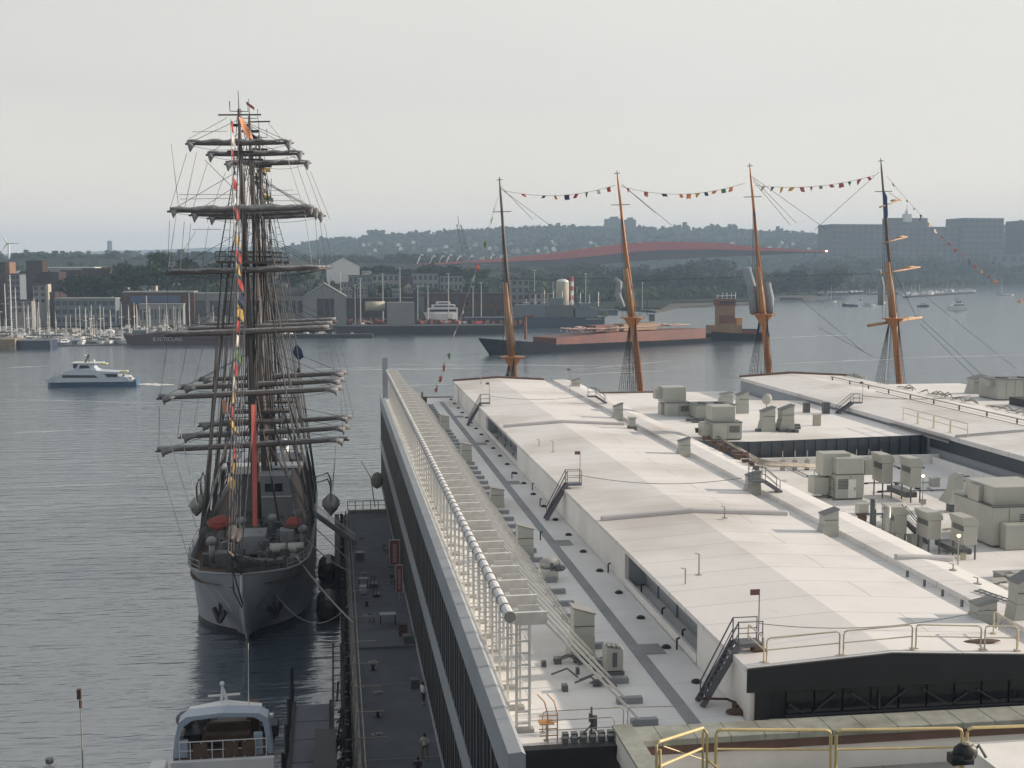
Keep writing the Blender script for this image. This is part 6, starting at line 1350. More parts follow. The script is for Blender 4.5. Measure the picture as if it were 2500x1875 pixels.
# hardtop: arched roof with side legs
def arch(y0, y1, inset=0., th_=.28):
    b = MB(); pts = [(xl - .15 + inset, zf), (xl + .0 + inset, zf + 1.2), (xl + .2 + inset, ztop - .4), (xl + .65, ztop - .08), ((xl + xr) / 2, ztop + .06), (xr - .65, ztop - .06), (xr - .15 - inset, ztop - .35), (xr - .05 - inset, zf + 1.2), (xr + .1 - inset, zf)]
    ins = []
    for i, (x, z) in enumerate(pts): cx = (xl + xr) / 2; ins.append((x + (th_ if x < cx - .5 else -th_ if x > cx + .5 else 0), z - (th_ * .8 if 2 <= i <= 6 else 0)))
    b.loft([[(x, y0, z) for x, z in pts] + [(x, y0, z) for x, z in reversed(ins)], [(x, y1, z) for x, z in pts] + [(x, y1, z) for x, z in reversed(ins)]], close=True, capends=False)
    n = len(pts)
    for y in (y0, y1):
        for i in range(n - 1): b.poly([(pts[i][0], y, pts[i][1]), (pts[i + 1][0], y, pts[i + 1][1]), (ins[i + 1][0], y, ins[i + 1][1]), (ins[i][0], y, ins[i][1])])
    return b
arch(yy - .2, yy + 1.0).build('hardtop_arch', M_bluep, ya)
b = MB(); b.loft([[(xl + .5, yy + .8, ztop - .25), ((xl + xr) / 2, yy + .8, ztop + .07), (xr - .5, yy + .8, ztop - .25)], [(xl + .6, yy + 2.0, ztop - .28), ((xl + xr) / 2, yy + 2.0, ztop + .03), (xr - .6, yy + 2.0, ztop - .28)], [(xl + .7, yy + 2.0, ztop - .48), ((xl + xr) / 2, yy + 2.0, ztop - .2), (xr - .7, yy + 2.0, ztop - .48)]], capends=False); b.build('hardtop', M_whitep, ya)
b = MB(); b.loft([[(xl + .3, yy + 3.6, zf + .02), (xl + .4, yy + 3.5, zf + .8)], [((xl + xr) / 2, yy + 4.5, zf + .02), ((xl + xr) / 2, yy + 4.4, zf + .85)], [(xr - .3, yy + 3.6, zf + .02), (xr - .4, yy + 3.5, zf + .8)]], capends=False); b.build('windscreen', M_bluep, ya)
b = MB(); b.boxc((yx - .2, yy + 1.5, zf + .45), (2.5, .8, .5)); b.boxc((yx - .2, yy + 1.95, zf + .9), (2.5, .2, .55)); b.boxc((yx - .1, yy + 2.9, zf + .5), (2.2, .6, .7)); b.build('sofa', M_wood, ya, bevel=.06)
b = MB(); b.boxc((yx - 2.2, yy + 2., zf + .45), (1., 1.4, .6)); b.boxc((yx + 2.1, yy + 2.4, zf + .5), (1., 1.2, .7)); b.each('seat', M_black, ya, bevel=.05)
b = MB(); b.ell((yx - 2.7, yy + 2.7, zf + 1.15), .55, .5, .5, 10, 6); b.ell((yx - 1.7, yy + 3.1, zf + 1.1), .45, .4, .55, 10, 6); b.build('helm_chair', M_hvacd, ya, True)
b = MB(); b.boxc((yx + 1.1, yy + 3.2, zf + 1.0), (.7, .6, 1.7)); b.build('bar_unit', M_wood, ya); b = MB(); b.boxc((yx + 1.7, yy + 3.4, zf + .5), (1.1, .4, .9)); b.boxc((yx - .1, yy + 3.9, zf + .5), (1.8, .2, .8)); b.build('console', M_whitep, ya)
th = MB()
for i in range(9): x = xl + .25 + (xr - xl - .5) * i / 8; th.tube((x, yy - .45, zf), (x, yy - .45, zf + 1.0), .03, n=5)
th.tube((xl + .25, yy - .45, zf + 1.0), (xr - .25, yy - .45, zf + 1.0), .035, n=5); th.tube((xl + .25, yy - .45, zf + .5), (xr - .25, yy - .45, zf + .5), .025, n=5); th.build('aft_rail', M_whitep, ya)
b = MB()
for x in (xl + 1.0, xl + 2.7, xr - 1.6): b.box(x, x + .75, yy - .48, yy - .44, zf + .08, zf + .9)
b.build('rail_panel', M_wood, ya); b = MB(); b.box(xl - .2, xr + .2, yy - .8, yy - .52, zf - 1.6, zf + .04); b.build('aft_coaming', M_whitep, ya, bevel=.05)
b = MB(); b.boxc((xl + .35, yy - .1, zf + .5), (.7, .3, 1.0)); b.boxc((xr - .7, yy - .1, zf + .6), (.5, .3, 1.3)); b.each('side_panel', M_bluep, ya, bevel=.05)
b = MB()
for px, t0, t1 in ((588, 1716, 1742), (607, 1570, 1735), (645, 1722, 1742)): b.tube(Yp(px, t1, 1.5), Yp(px - (1 if px == 607 else 0), t0, 1.5), .03, .015, 4)
b.build('whip_aerial', M_steelw, ya)
b = MB(); p = Yp(548, 1735, 2.); b.path([p + Vector((-.3, 0, 0)), p + Vector((-.12, 0, .8)), p + Vector((-.1, 0, 1.5))], [.12, .1, .06], 6); b.path([p + Vector((.25, 0, 0)), p + Vector((.1, 0, .8)), p + Vector((-.1, 0, 1.5))], [.1, .1, .05], 6); b.bar(p + Vector((-.9, 0, .9)), p + Vector((.9, 0, .95)), .1); b.ell(p + Vector((-.1, 0, 1.6)), .14, .14, .14); b.build('radar_mast', M_whitep, ya)
b = MB(); p = Yp(469, 1748, 1.); b.tube(p + Vector((0, 0, -.3)), p + Vector((0, 0, .35)), .2, n=10); b.build('satellite_dome', M_steel, ya, True)
b = MB(); p = Yp(386, 1866, -2); b.boxc(p + Vector((0, 0, -.5)), (.9, 1.2, 1.)); b.build('side_pod', M_whitep, ya, bevel=.08)
# other poles at bottom left
t = thing('tall_marker_pole', 'tall thin pole with a small rusty head rising from the bottom left edge', 'pole', (at(198, 1900, Y=62).x, 62, 0)); b = MB(); p = at(196, 1700, Y=62); b.tube((p.x, 62, 0), (p.x, 62, p.z), .055, .035, 6); b.build('pole', M_steel, t)
b = MB(); b.boxc((p.x - .05, 62, p.z + .12), (.2, .2, .5)); b.tube((p.x, 62, p.z - .6), (p.x, 62, p.z - .2), .08); b.build('head', M_rust, t)
t = thing('mast_cap', 'white and grey mast top just rising over the bottom left edge', 'mast', (at(121, 1900, Y=62).x, 62, 0)); p = at(121, 1862, Y=62); b = MB(); b.tube((p.x, 62, 0), (p.x, 62, p.z), .12, n=8); b.boxc((p.x, 62, p.z - .15), (.55, .4, .12)); b.build('mast', M_whitep, t); b = MB(); b.tube((p.x, 62, p.z), (p.x, 62, p.z + .22), .2, n=8); b.build('cap', M_hvacd, t)
# floating dock beside the yacht
dk = thing('floating_dock', 'grey floating pontoon between the motor yacht and the pier piles', 'dock', (-2, 85, .5))
b = MB(); b.box(-3.25, -.75, 74, 92, .1, .62); b.build('deck', mat('pontoon_deck', (.13, .14, .16), .8, .15, .7, dirt=.3), dk)
b = MB(); b.box(-3.5, -3.25, 74, 92.6, .0, .72); b.box(-.75, -.55, 74, 92.6, 0, .72)
for y in (77.5, 81, 85, 88.5): b.box(-3.24, -.76, y, y + .06, .623, .64)
b.build('edge_beam', M_pile, dk)
b = MB(); b.box(-3.55, -1.0, 70, 79, .45, 1.0); tag(b.build('landing_stage', M_pole), 'pale low landing stage at the near end of the floating pontoon', 'dock')
b = MB(); b.box(-1.6, -.3, 72, 83, .66, 1.8); b.extr(None, [(-1.7, 71.9, 1.8), (-.2, 71.9, 1.8), (-.2, 71.9, 2.0), (-1.7, 71.9, 2.15)], (0, 11.2, 0)); tag(b.build('dock_shelter', M_black), 'black box shelter on the near end of the floating pontoon', 'shelter')
for i, y in enumerate((93.2, 88, 83, 78)):
    b = MB(); b.path([(-3.6, y, -1), (-3.6, y, 2.6 if i else 3.2)], .16, 8); tag(b.build('dock_pile', M_pile), 'dark guide pile on the yacht side of the floating pontoon', 'pile', 'guide piles of the floating pontoon')
t = thing('ladder_walkway', 'dark ladder like walkway between pontoon and pier piles', 'walkway', (-.1, 88, 1.4)); b = MB(); b.bar((-.45, 76, 1.4), (-.45, 104, 1.5), .14); b.bar((.2, 76, 1.4), (.2, 104, 1.5), .14); b.build('beam', M_pile, t)
b = MB()
for k in range(15): b.bar((-.45, 77 + k * 1.9, 1.45), (.2, 77 + k * 1.9, 1.45), .09)
b.build('rung', M_pole, t)
b = MB(); rnd = random.Random(71)
for k in range(60):
    y = rnd.uniform(72, 90); b.bar((rnd.uniform(-.4, 1.2), y, rnd.uniform(.2, 2.4)), (rnd.uniform(-.2, 1.3), y + rnd.uniform(-.8, 1.4), rnd.uniform(.8, 2.9)), rnd.uniform(.05, .16))
tag(b.build('timber_tangle', M_pile), 'tangle of dark timbers and chains under the near apron edge', 'timbers')

# ============================================================ FERRY
def FP(px, py): return at(px, py, Y=353)
f0 = FP(112, 948); fe = thing('ferry', 'blue and white fast passenger ferry crossing the harbour on the left', 'ferry', (FP(215, 948).x, 353, 0))
M_fw = mat('ferry_white', (.46, .52, .60), .4, .08, .5); M_fb = mat('ferry_blue', (.055, .11, .22), .4, .12, .6)
def fprof(pts, dep, m, name, y0=0, sm=False):
    P = [FP(x, y) for x, y in pts]; b = MB(); b.extr(None, [(p.x, 353 + y0, p.z) for p in P], (0, dep, 0)); return b.build(name, m, fe, sm)
b = MB(); rr = []
for px, w_, zt, zb in ((109, .15, 934, 947), (118, 1.6, 935, 950), (140, 3., 936, 951), (200, 3.8, 936, 949), (300, 3.8, 933, 945), (332, 3.6, 927, 938)):
    t_ = FP(px, zt); lo = FP(px, zb); zb_ = min(0, lo.z); rr.append([(t_.x, 356.8 - w_, t_.z), (t_.x, 356.8 - w_ * .92, t_.z * .5), (t_.x, 356.8 - w_ * .85, -.2), (t_.x, 356.8 + w_ * .85, -.2), (t_.x, 356.8 + w_ * .92, t_.z * .5), (t_.x, 356.8 + w_, t_.z)])
b.loft(rr, close=True); b.build('hull', M_fb, fe)
b = MB()
for i in range(len(rr) - 1):
    for q in (0,):
        a, c = rr[i], rr[i + 1]; o = Vector((0, -.05, 0)); b.poly([Vector(a[0]) + o - Vector((0, 0, .25)), Vector(c[0]) + o - Vector((0, 0, .25)), Vector(c[0]) * .55 + Vector(c[1]) * .45 + o * 1.5, Vector(a[0]) * .55 + Vector(a[1]) * .45 + o * 1.5])
b.build('stripe', M_fw, fe)
fprof([(112, 933), (125, 922), (150, 913), (240, 913), (300, 920), (310, 921), (316, 928), (325, 930), (325, 932), (112, 934.5)], 7., M_fw, 'main_deck', .1)
fprof([(150, 913.2), (158, 908), (175, 903), (210, 902), (232, 903), (248, 912), (268, 913.2)], 6.4, M_fw, 'cabin', .35)
fprof([(152, 922.3), (152, 916), (230, 916), (240, 922.3)], .06, M_dglass, 'window_band', .03)
fprof([(262, 921), (255, 913.4), (287, 913.4), (287, 921)], .1, M_dglass, 'aft_window', .0)
fprof([(177, 902), (175, 889), (206, 888), (220, 889), (232, 903)], 4.4, M_fw, 'wheelhouse', 1.4)
fprof([(190, 901), (193, 893), (213, 893), (218, 900)], .06, M_dglass, 'wheelhouse_window', 1.33); fprof([(176.5, 900), (175.5, 890), (188, 890), (183, 900)], .06, M_dglass, 'wheelhouse_window', 1.32)
fprof([(172, 889), (172, 886.5), (246, 887), (246, 889)], 5., M_whitep, 'roof', 1.1)
fprof([(234, 912.7), (232, 906), (296, 909), (296, 911), (290, 913)], 6.2, M_fw, 'upper_deck', .4)
b = MB(); a = FP(203, 887); c = FP(212, 867); b.bar((a.x, 356, a.z), (c.x, 356, c.z), .45); b.bar((a.x + 1, 356, a.z), (c.x, 356, c.z), .2); q = FP(204, 871); b.boxc((q.x, 356, q.z), (.9, .5, .35)); b.build('mast', M_hvacd, fe)
b = MB(); q = FP(226, 883); b.ell((q.x, 355, q.z), .35, .35, .45); q = FP(205, 871.5); b.ell((q.x - .2, 355.4, q.z + .2), .5, .3, .2); b.build('radome', M_whitep, fe)
for a, c, l in (((243, 888), (264, 888), 0), ((292, 908), (314, 906), 1)): b = MB(); p = FP(*a); q = FP(*c); b.path([(p.x, 353.2, p.z), (p.x + .4, 353.2, p.z), (q.x - .4, 353.2, q.z), (q.x, 353.2, q.z)], [.12, .3, .3, .12], 8); b.build('life_raft', mat('pale_yellow_cover', (.75, .74, .38), .6, .08, 1.), fe, True)
b = MB(); b.bar(FP(299, 921) + Vector((0, .5, 0)), FP(303, 912) + Vector((0, .5, 0)), .6); q = FP(316, 925); b.boxc(q + Vector((0, 1, 0)), (1., .8, 1.)); b.build('aft_gear', M_creamb, fe)
b = MB(); b.tube(FP(113, 933), FP(128, 919), .06); b.tube(FP(128, 919), FP(150, 910), .06); b.tube(FP(127, 934), FP(134, 917), .05); b.tube(FP(133, 932), FP(140, 915), .05); b.build('bow_rail', M_fw, fe)

# ============================================================ PEOPLE
def person(loc, rz, pose, h=1.72, shirt=None, trousers=None, label='', hair=None, name='person'):
    s = h / 1.72
    sp_ = pose
    V = {'pel': (0, 0, .95), 'wai': (0, 0, 1.12), 'che': (0, .01, 1.32), 'nec': (0, .01, 1.46), 'hd0': (0, -.01, 1.54), 'hd1': (0, -.015, 1.64), 'hd2': (0, -.01, 1.70)}
    for sd_, q in (('l', -1), ('r', 1)):
        k = sp_.get(sd_, 0)
        V['sh' + sd_] = (q * .18, .01, 1.40); V['el' + sd_] = (q * .25, .03 - sp_.get('arm', 0) * q * .15, 1.13); V['wr' + sd_] = (q * .26, -.10 - sp_.get('arm', 0) * q * .2, .92); V['ha' + sd_] = (q * .255, -.14 - sp_.get('arm', 0) * q * .2, .84)
        V['hi' + sd_] = (q * .10, 0, .90); V['kn' + sd_] = (q * .11, -.04 + k, .50); V['an' + sd_] = (q * .11, .03 + k * 1.9, .08); V['to' + sd_] = (q * .12, -.14 + k * 1.7, .045)
    rad = dict(pel=.15, wai=.125, che=.15, nec=.058, hd0=.08, hd1=.10, hd2=.075, sh=.07, el=.045, wr=.033, ha=.04, hi=.10, kn=.062, an=.045, to=.04)
    E_ = [('pel', 'wai'), ('wai', 'che'), ('che', 'nec'), ('nec', 'hd0'), ('hd0', 'hd1'), ('hd1', 'hd2')]
    for q in 'lr': E_ += [('che', 'sh' + q), ('sh' + q, 'el' + q), ('el' + q, 'wr' + q), ('wr' + q, 'ha' + q), ('pel', 'hi' + q), ('hi' + q, 'kn' + q), ('kn' + q, 'an' + q), ('an' + q, 'to' + q)]
    ks = list(V); me = bpy.data.meshes.new('body'); me.from_pydata([V[k] for k in ks], [(ks.index(a), ks.index(c)) for a, c in E_], [])
    o = bpy.data.objects.new('body_tmp', me); COL.objects.link(o); m = o.modifiers.new('s', 'SKIN'); sv = me.skin_vertices[0].data
    for i, k in enumerate(ks): r_ = rad.get(k, rad.get(k[:2], .05)); sv[i].radius = (r_, r_ * (.75 if k in ('che', 'wai', 'pel') else 1)); sv[i].use_root = (k == 'pel')
    m2 = o.modifiers.new('u', 'SUBSURF'); m2.levels = 1; m2.render_levels = 1
    bpy.context.view_layer.update(); dg = bpy.context.evaluated_depsgraph_get(); nm = bpy.data.meshes.new_from_object(o.evaluated_get(dg)); bpy.data.objects.remove(o)
    skin = mat('skin', (.36, .20, .13), .6, .08, 5.); nm.materials.clear()
    for mm in (shirt, trousers, skin, hair or M_black): nm.materials.append(mm)
    for p in nm.polygons:
        c = p.center; p.use_smooth = True
        p.material_index = 0 if (.98 < c.z < 1.45 and not (abs(c.x) > .22 and c.z < 1.15)) else (1 if .32 < c.z <= .98 and abs(c.x) < .21 else 2)
        if c.z > 1.66 or (c.z > 1.56 and c.y > .01): p.material_index = 3
        if c.z < .07: p.material_index = 3
    t = thing(name, label, 'person', loc); ob = bpy.data.objects.new('body', nm); COL.objects.link(ob); ob.parent = t
    b = MB(); b.ell((0, -.105, 1.6), .016, .03, .03, 6, 4); b.add([(-.03, -.10, 1.565), (.03, -.10, 1.565), (.03, -.112, 1.558), (-.03, -.112, 1.558)], [(0, 1, 2, 3)])
    tt = Vector(t.location); t.location = (0, 0, 0); b.build('nose', skin, t); b = MB()
    for q in (-1, 1):
        for k in range(5):
            a = Vector((q * .255 + (k - 2) * .016, -.15 - .004 * k, .815)); b.path([a, a + Vector((0, -.015, -.04 - .01 * (k in (1, 2, 3)))), a + Vector((0, .0, -.065))], .0085, 5)
    b.build('fingers', skin, t); t.location = tt; t.scale = (s, s, s); t.rotation_euler = (0, 0, rz); return t
M_shirt = mat('white_shirt', (.62, .63, .62), .8, .06, 4.); M_short = mat('khaki_shorts', (.16, .13, .10), .8, .1, 4.); M_jean = mat('dark_trousers', (.03, .035, .05), .8, .1, 4.)
p = at(1037, 1856, z=3); person((p.x, p.y, 3), R(185), {'l': .12, 'r': -.14, 'arm': .6}, 1.78, M_shirt, M_short, 'person in a white T-shirt and brown shorts walking away on the apron')
p = at(1030, 1915, z=3); person((p.x - .25, p.y, 3), R(170), {'l': -.1, 'r': .12, 'arm': .4}, 1.75, M_jean, M_jean, 'person in dark clothes whose head just shows at the bottom edge')
p = at(1041, 1722, z=3); person((5.85, p.y, 3), R(120), {'l': .02, 'r': -.04}, 1.75, M_shirt, M_jean, 'person in white top and dark trousers standing close to the facade')
# person crouching with camera gear at the bottom right edge
p = at(2355, 1872, Y=34.5); t = thing('camera_bag', 'black gear bag with pale flap at the foot of the yellow rail', 'bag', (p.x, p.y, 18.55)); b = MB(); b.ell((p.x, p.y, 18.9), .42, .25, .32, 10, 6); b.boxc((p.x - .15, p.y, 18.72), (.7, .4, .3)); b.build('body', M_black, t, True); b = MB(); b.ell((p.x + .02, p.y - .05, 19.2), .16, .14, .07, 8, 4); b.build('flap', M_creamb, t); b = MB(); b.path([(p.x + .2, p.y, 18.8), (p.x + .45, p.y, 19.1), (p.x + .7, p.y, 18.7)], .05, 6); b.build('strap', M_hvacd, t)

# ============================================================ TANK BARGE AND TUG
def BP(px, py, Y): return at(px, py, Y=Y)
bo = at(1236, 869, z=0); st = at(1790, 833, z=0); ax = (st - bo); LN = ax.length; ax.normalize(); nx = Vector((-ax.y, ax.x, 0)) * .6
def bl(s, t, z): return bo + ax * s + nx * t + Vector((0, 0, z))
def bz(px, py):   # along-barge distance of a pixel on the near side
    d = _fw + _rt * ((px - 1250) / FPX) + _up * ((937.5 - py) / FPX); O = Vector((0, 0, H)); n = nx; tt = (bo - O).dot(n) / d.dot(n); q = O + d * tt; return (q - bo).dot(ax), q.z
bg_ = thing('tank_barge', 'long red and black tank barge moored in mid harbour', 'barge', bo)
M_bk = mat('barge_black', (.016, .02, .028), .95, .25, .1, spec=.1); M_br = mat('barge_red', (.15, .047, .036), .6, .25, .12, dirt=.4); M_ye = mat('ochre_paint', (.24, .15, .075), .6, .2, .3)
S1, _ = bz(1740, 800); dz = bz(1400, 800)[0]; zz1 = bz(1400, 828)[1]; zbow = bz(1225, 836)[1]; zst = bz(1700, 812)[1]; zr = bz(1500, 812)[1]
zz1 = 4.2
b = MB(); rr = []
for s, w_, zt in ((-7, 1.5, 6.6), (0, 8, 5.9), (8, 11, 5.2), (30, 11.5, 3.0), (S1 * .75, 11.5, 2.2), (S1, 10, 2.0)):
    rr.append([bl(s, 12 - w_, zt), bl(s + (6 if s <= 0 else 0), 12 - w_ * .96, -.5), bl(s + (6 if s <= 0 else 0), 12 + w_ * .96, -.5), bl(s, 12 + w_, zt)])
b.loft(rr, close=True); b.build('hull', M_bk, bg_)
b = MB(); b.loft([[bl(26, .6, 2.9), bl(26, .6, 5.6), bl(26, 23, 5.6), bl(26, 23, 2.9)], [bl(S1 * .5, .55, 2.4), bl(S1 * .5, .55, 6.6), bl(S1 * .5, 23, 6.6), bl(S1 * .5, 23, 2.4)], [bl(S1 * .97, 1.4, 2.0), bl(S1 * .97, 1.4, 6.2), bl(S1 * .97, 22, 6.2), bl(S1 * .97, 22, 2.0)]], close=True); b.build('trunk_deck', M_br, bg_)
b = MB(); rnd = random.Random(31)
for k in range(60):
    s = rnd.uniform(36, S1 * .82); t_ = rnd.uniform(3, 20); b.path([bl(s, t_, 7.2), bl(s, t_, 8.3 + rnd.random()), bl(s + rnd.uniform(2, 6), t_, 8.3)], .25, 4)
for t_ in (5, 9, 13): b.path([bl(40, t_, 8.1), bl(S1 * .9, t_, 8.1)], .3, 5)
b.build('deck_piping', mat('pale_pipe', (.35, .25, .22), .6, .3, .5), bg_)
b = MB(); b.boxc(bl(56, 10, 8.3), (12, 6, 2.4), math.atan2(ax.y, ax.x)); b.build('deck_store', M_br, bg_)
b = MB(); b.boxc(bl(S1 * .64, 10, 8.2), (20, 6, 2.8), math.atan2(ax.y, ax.x)); b.boxc(bl(S1 * .50, 10, 8.0), (8, 6, 2.2), math.atan2(ax.y, ax.x)); b.build('deck_house', M_ye, bg_)
b = MB(); b.ell(bl(S1 * .63, 9, 11.6), 3, 3, 1.6); b.boxc(bl(S1 * .72, 9, 11.6), (2, 2, 3)); b.build('deck_crane', M_hvacd, bg_)
b = MB(); s0, z0 = bz(1299, 832); b.path([bl(s0, 6, 5.5), bl(s0, 6, 14)], [.6, .4], 6); b.boxc(bl(s0 + 1, 6, 14.2), (4, 1, .8)); b.build('fore_mast', M_br, bg_)
tg = thing('tug_boat', 'orange and brown tug with a tall wheelhouse tower pushing the stern of the barge', 'tug', bl(S1 + 12, 12, 0))
tY = bl(S1 + 10, 8, 0).y
def TB(px0, px1, pt, pb, m, nm, dep=8, dy=0):
    a = at(px0, pb, Y=tY + dy); c = at(px1, pt, Y=tY + dy); b = MB(); b.box(a.x, c.x, tY + dy, tY + dy + dep, max(.4, a.z), c.z); b.build(nm, m, tg)
b = MB(); a = at(1738, 832, Y=tY); c = at(1845, 826, Y=tY + 8); b.loft([[(x, tY - w_ + 5, zt), (x, tY - w_ * .9 + 5, -.4), (x, tY + w_ * .9 + 5, -.4), (x, tY + w_ + 5, zt)] for x, w_, zt in ((a.x, 5, 4.2), (a.x + 8, 6, 3.6), (c.x - 4, 6, 3.), (c.x + 4, 4, 3.2))], close=True); b.build('hull', M_bk, tg)
TB(1736, 1812, 794, 815, M_ye, 'deck_house', 8, .5); TB(1755, 1795, 745, 796, M_ye, 'tower', 6, 1.2); TB(1753, 1797, 730, 746, M_br, 'wheelhouse', 6.4, .9); TB(1756, 1794, 770, 790, M_br, 'tower_band', 6.1, 1.1)
TB(1757, 1793, 735, 741, M_dglass, 'windows', .2, .75); TB(1798, 1812, 776, 800, M_oran if 'M_oran' in globals() else M_ye, 'funnel', 3, 2); TB(1812, 1850, 804, 816, M_bk, 'after_deck', 6, 1)
TB(1795, 1850, 806, 822, M_br, 'quarter_deck', 7, .8)
b = MB(); q = at(1772, 730, Y=tY + 3)
for dx in (-4, -1.5, .5, 2.5, 4.5): b.tube(q + Vector((dx, 0, 0)), q + Vector((dx, 0, 2 + (dx % 2) * 1.6)), .15, n=4)
b.bar(q + Vector((-4, 0, 1.4)), q + Vector((4.5, 0, 1.6)), .3); b.build('aerials', M_whitep, tg)

# ============================================================ FAR WATERFRONT CRAFT
def hullbox(px0, px1, pyt, pyb, m, nm, label, cat, dep=9, rake=3., tl=None, extra=None):
    a = at(px0, pyb, z=0); c = at(px1, pyb, Y=a.y); t_ = at(px0, pyt, Y=a.y); Y = a.y; x0, x1 = a.x, c.x; zt = t_.z; ztl = tl or zt
    t = thing(nm, label, cat, ((x0 + x1) / 2, Y, 0)); b = MB(); rr = []
    for x, w_, z in ((x0, .3, ztl + .6), (x0 + rake, .8, ztl), (x0 + (x1 - x0) * .3, 1, zt), (x1 - rake * .5, 1, zt), (x1, .85, zt)): rr.append([(x, Y + dep / 2 - w_ * dep / 2, z), (x + (rake * .5 if x == x0 else 0), Y + dep / 2 - w_ * dep * .47, -.5), (x + (rake * .5 if x == x0 else 0), Y + dep / 2 + w_ * dep * .47, -.5), (x, Y + dep / 2 + w_ * dep / 2, z)])
    b.loft(rr, close=True); b.build('hull', m, t); return t, x0, x1, Y, zt
M_mar = mat('maroon_hull', (.055, .032, .042), .6, .2, .2)
hullbox(36, 126, 832, 853, M_navyhull, 'flat_barge', 'dark navy flat barge at the far left edge beside a concrete block', 'barge', 12, 1.)
b = MB(); a = at(-20, 854, z=0); c = at(36, 828, Y=a.y); b.box(a.x, c.x, a.y, a.y + 14, -.5, c.z); tag(b.build('concrete_block', mat('stained_concrete', (.22, .18, .13), .9, .3, .4, dirt=.6)), 'stained concrete quay block at the far left edge', 'quay')
t, x0, x1, Y, zt = hullbox(297, 600, 812, 844, M_mar, 'maroon_barge', 'long maroon hull with pale lettering moored behind the tall ship', 'ship', 12, 4., tl=at(297, 818, z=0).z + 4.2)
# lettering as far as it can be read
def text(s, loc, size, m, par, rz=0, ext=.03):
    cu = bpy.data.curves.new('lettering', 'FONT'); cu.body = s; cu.size = size; cu.extrude = ext; o = bpy.data.objects.new('tmp', cu); COL.objects.link(o); bpy.context.view_layer.update()
    me = bpy.data.meshes.new_from_object(o.evaluated_get(bpy.context.evaluated_depsgraph_get())); bpy.data.objects.remove(o)
    me.transform(Matrix.Translation(Vector(loc) - Vector(par.location)) @ Matrix.Rotation(rz, 4, 'Z') @ Matrix.Rotation(R(90), 4, 'X')); me.materials.clear(); me.materials.append(m)
    ob = bpy.data.objects.new('lettering', me); COL.objects.link(ob); ob.parent = par; return ob
a = at(373, 833, Y=Y - .2); text("B.N.TICLAEI", (a.x, Y - .08, a.z), 2.3, mat('pale_letter', (.42, .40, .40), .7, .1, 1.), t)
b = MB(); a = at(325, 815, Y=Y + 4); c = at(358, 806, Y=Y + 4); b.box(a.x, c.x, Y + 3, Y + 8, a.z - 1, c.z); b.build('deck_cargo', M_bluew, t)
t, x0, x1, Y, zt = hullbox(1130, 1478, 776, 803, M_navyhull, 'black_workboat', 'long dark hull with pale bow stripe lying right of the dock row', 'ship', 14, 1.)
b = MB(); p = at(1430, 781, Y=Y - .2); q = at(1470, 777, Y=Y - .2); b.box(p.x, q.x, Y - .3, Y - .05, p.z, q.z); b.build('bow_stripe', M_pale, t)
rnd = random.Random(17)
for (u0, u1, v0, v1) in ((1330, 1400, 745, 778), (1345, 1375, 728, 746), (1405, 1460, 752, 778), (1415, 1440, 740, 754), (1260, 1330, 744, 778)):
    p = at(u0, v1, Y=Y + 2); q = at(u1, v0, Y=Y + 2); b = MB(); b.box(p.x, q.x, Y + 2, Y + 9, p.z, q.z); b.build('superstructure', rnd.choice([M_navyhull, M_bluew, M_hvacd]), t)
for k in range(9): p = at(1285 + k * 22, 748, Y=Y + 4); b = MB(); b.tube(p, p + Vector((0, 0, rnd.uniform(3, 9))), .2, n=4); b.boxc(p + Vector((0, 0, 2)), (rnd.uniform(1, 4), 1, .5)); b.build('mast', M_steelw, t)
M_dock = mat('dock_black', (.022, .025, .03), .7, .25, .15)
hullbox(815, 1235, 797, 819, M_dock, 'dry_dock', 'very long black floating dock wall in front of the boatyard', 'dock', 16, 1., tl=None)
hullbox(600, 912, 818, 827, M_dock, 'low_pontoon', 'low dark pontoon sticking out right of the tall ship', 'dock', 6, 1.)
hullbox(1440, 1510, 757, 768, M_navyhull, 'moored_lighter', 'small dark lighter moored off the end of the peninsula', 'boat', 7, 1.)
t, x0, x1, Y, zt = hullbox(1036, 1118, 766, 800, M_whitep, 'superyacht', 'large white motor yacht lying behind the black floating dock', 'yacht', 9, 6.); 
for (u0, u1, v0, v1) in ((1044, 1118, 752, 766), (1055, 1112, 744, 752), (1066, 1100, 737, 744)): p = at(u0, v1, Y=Y + 1.5); q = at(u1, v0, Y=Y + 1.5); b = MB(); b.box(p.x, q.x, Y + 1.5, Y + 7, p.z, q.z); b.build('deckhouse', M_whitep, t); b = MB(); b.box(p.x + 1, q.x - 1, Y + 1.4, Y + 1.48, p.z + (q.z - p.z) * .35, p.z + (q.z - p.z) * .75); b.build('window', M_dglass, t)
b = MB(); p = at(892, 748, Y=620); q = at(940, 748, Y=620); b.tube((p.x, 622, p.z), (q.x, 622, q.z), 2.4, n=12); tag(b.build('storage_cylinder', M_creamb, smooth=True), 'cream horizontal tank lying on the boatyard quay', 'tank')
b = MB(); p = at(946, 752, Y=618); b.box(p.x, at(1012, 752, Y=618).x, 618, 624, 2.6, at(946, 738, Y=618).z); tag(b.build('white_trailers', M_pale), 'row of white trailers right of the cream horizontal tank', 'trailers')
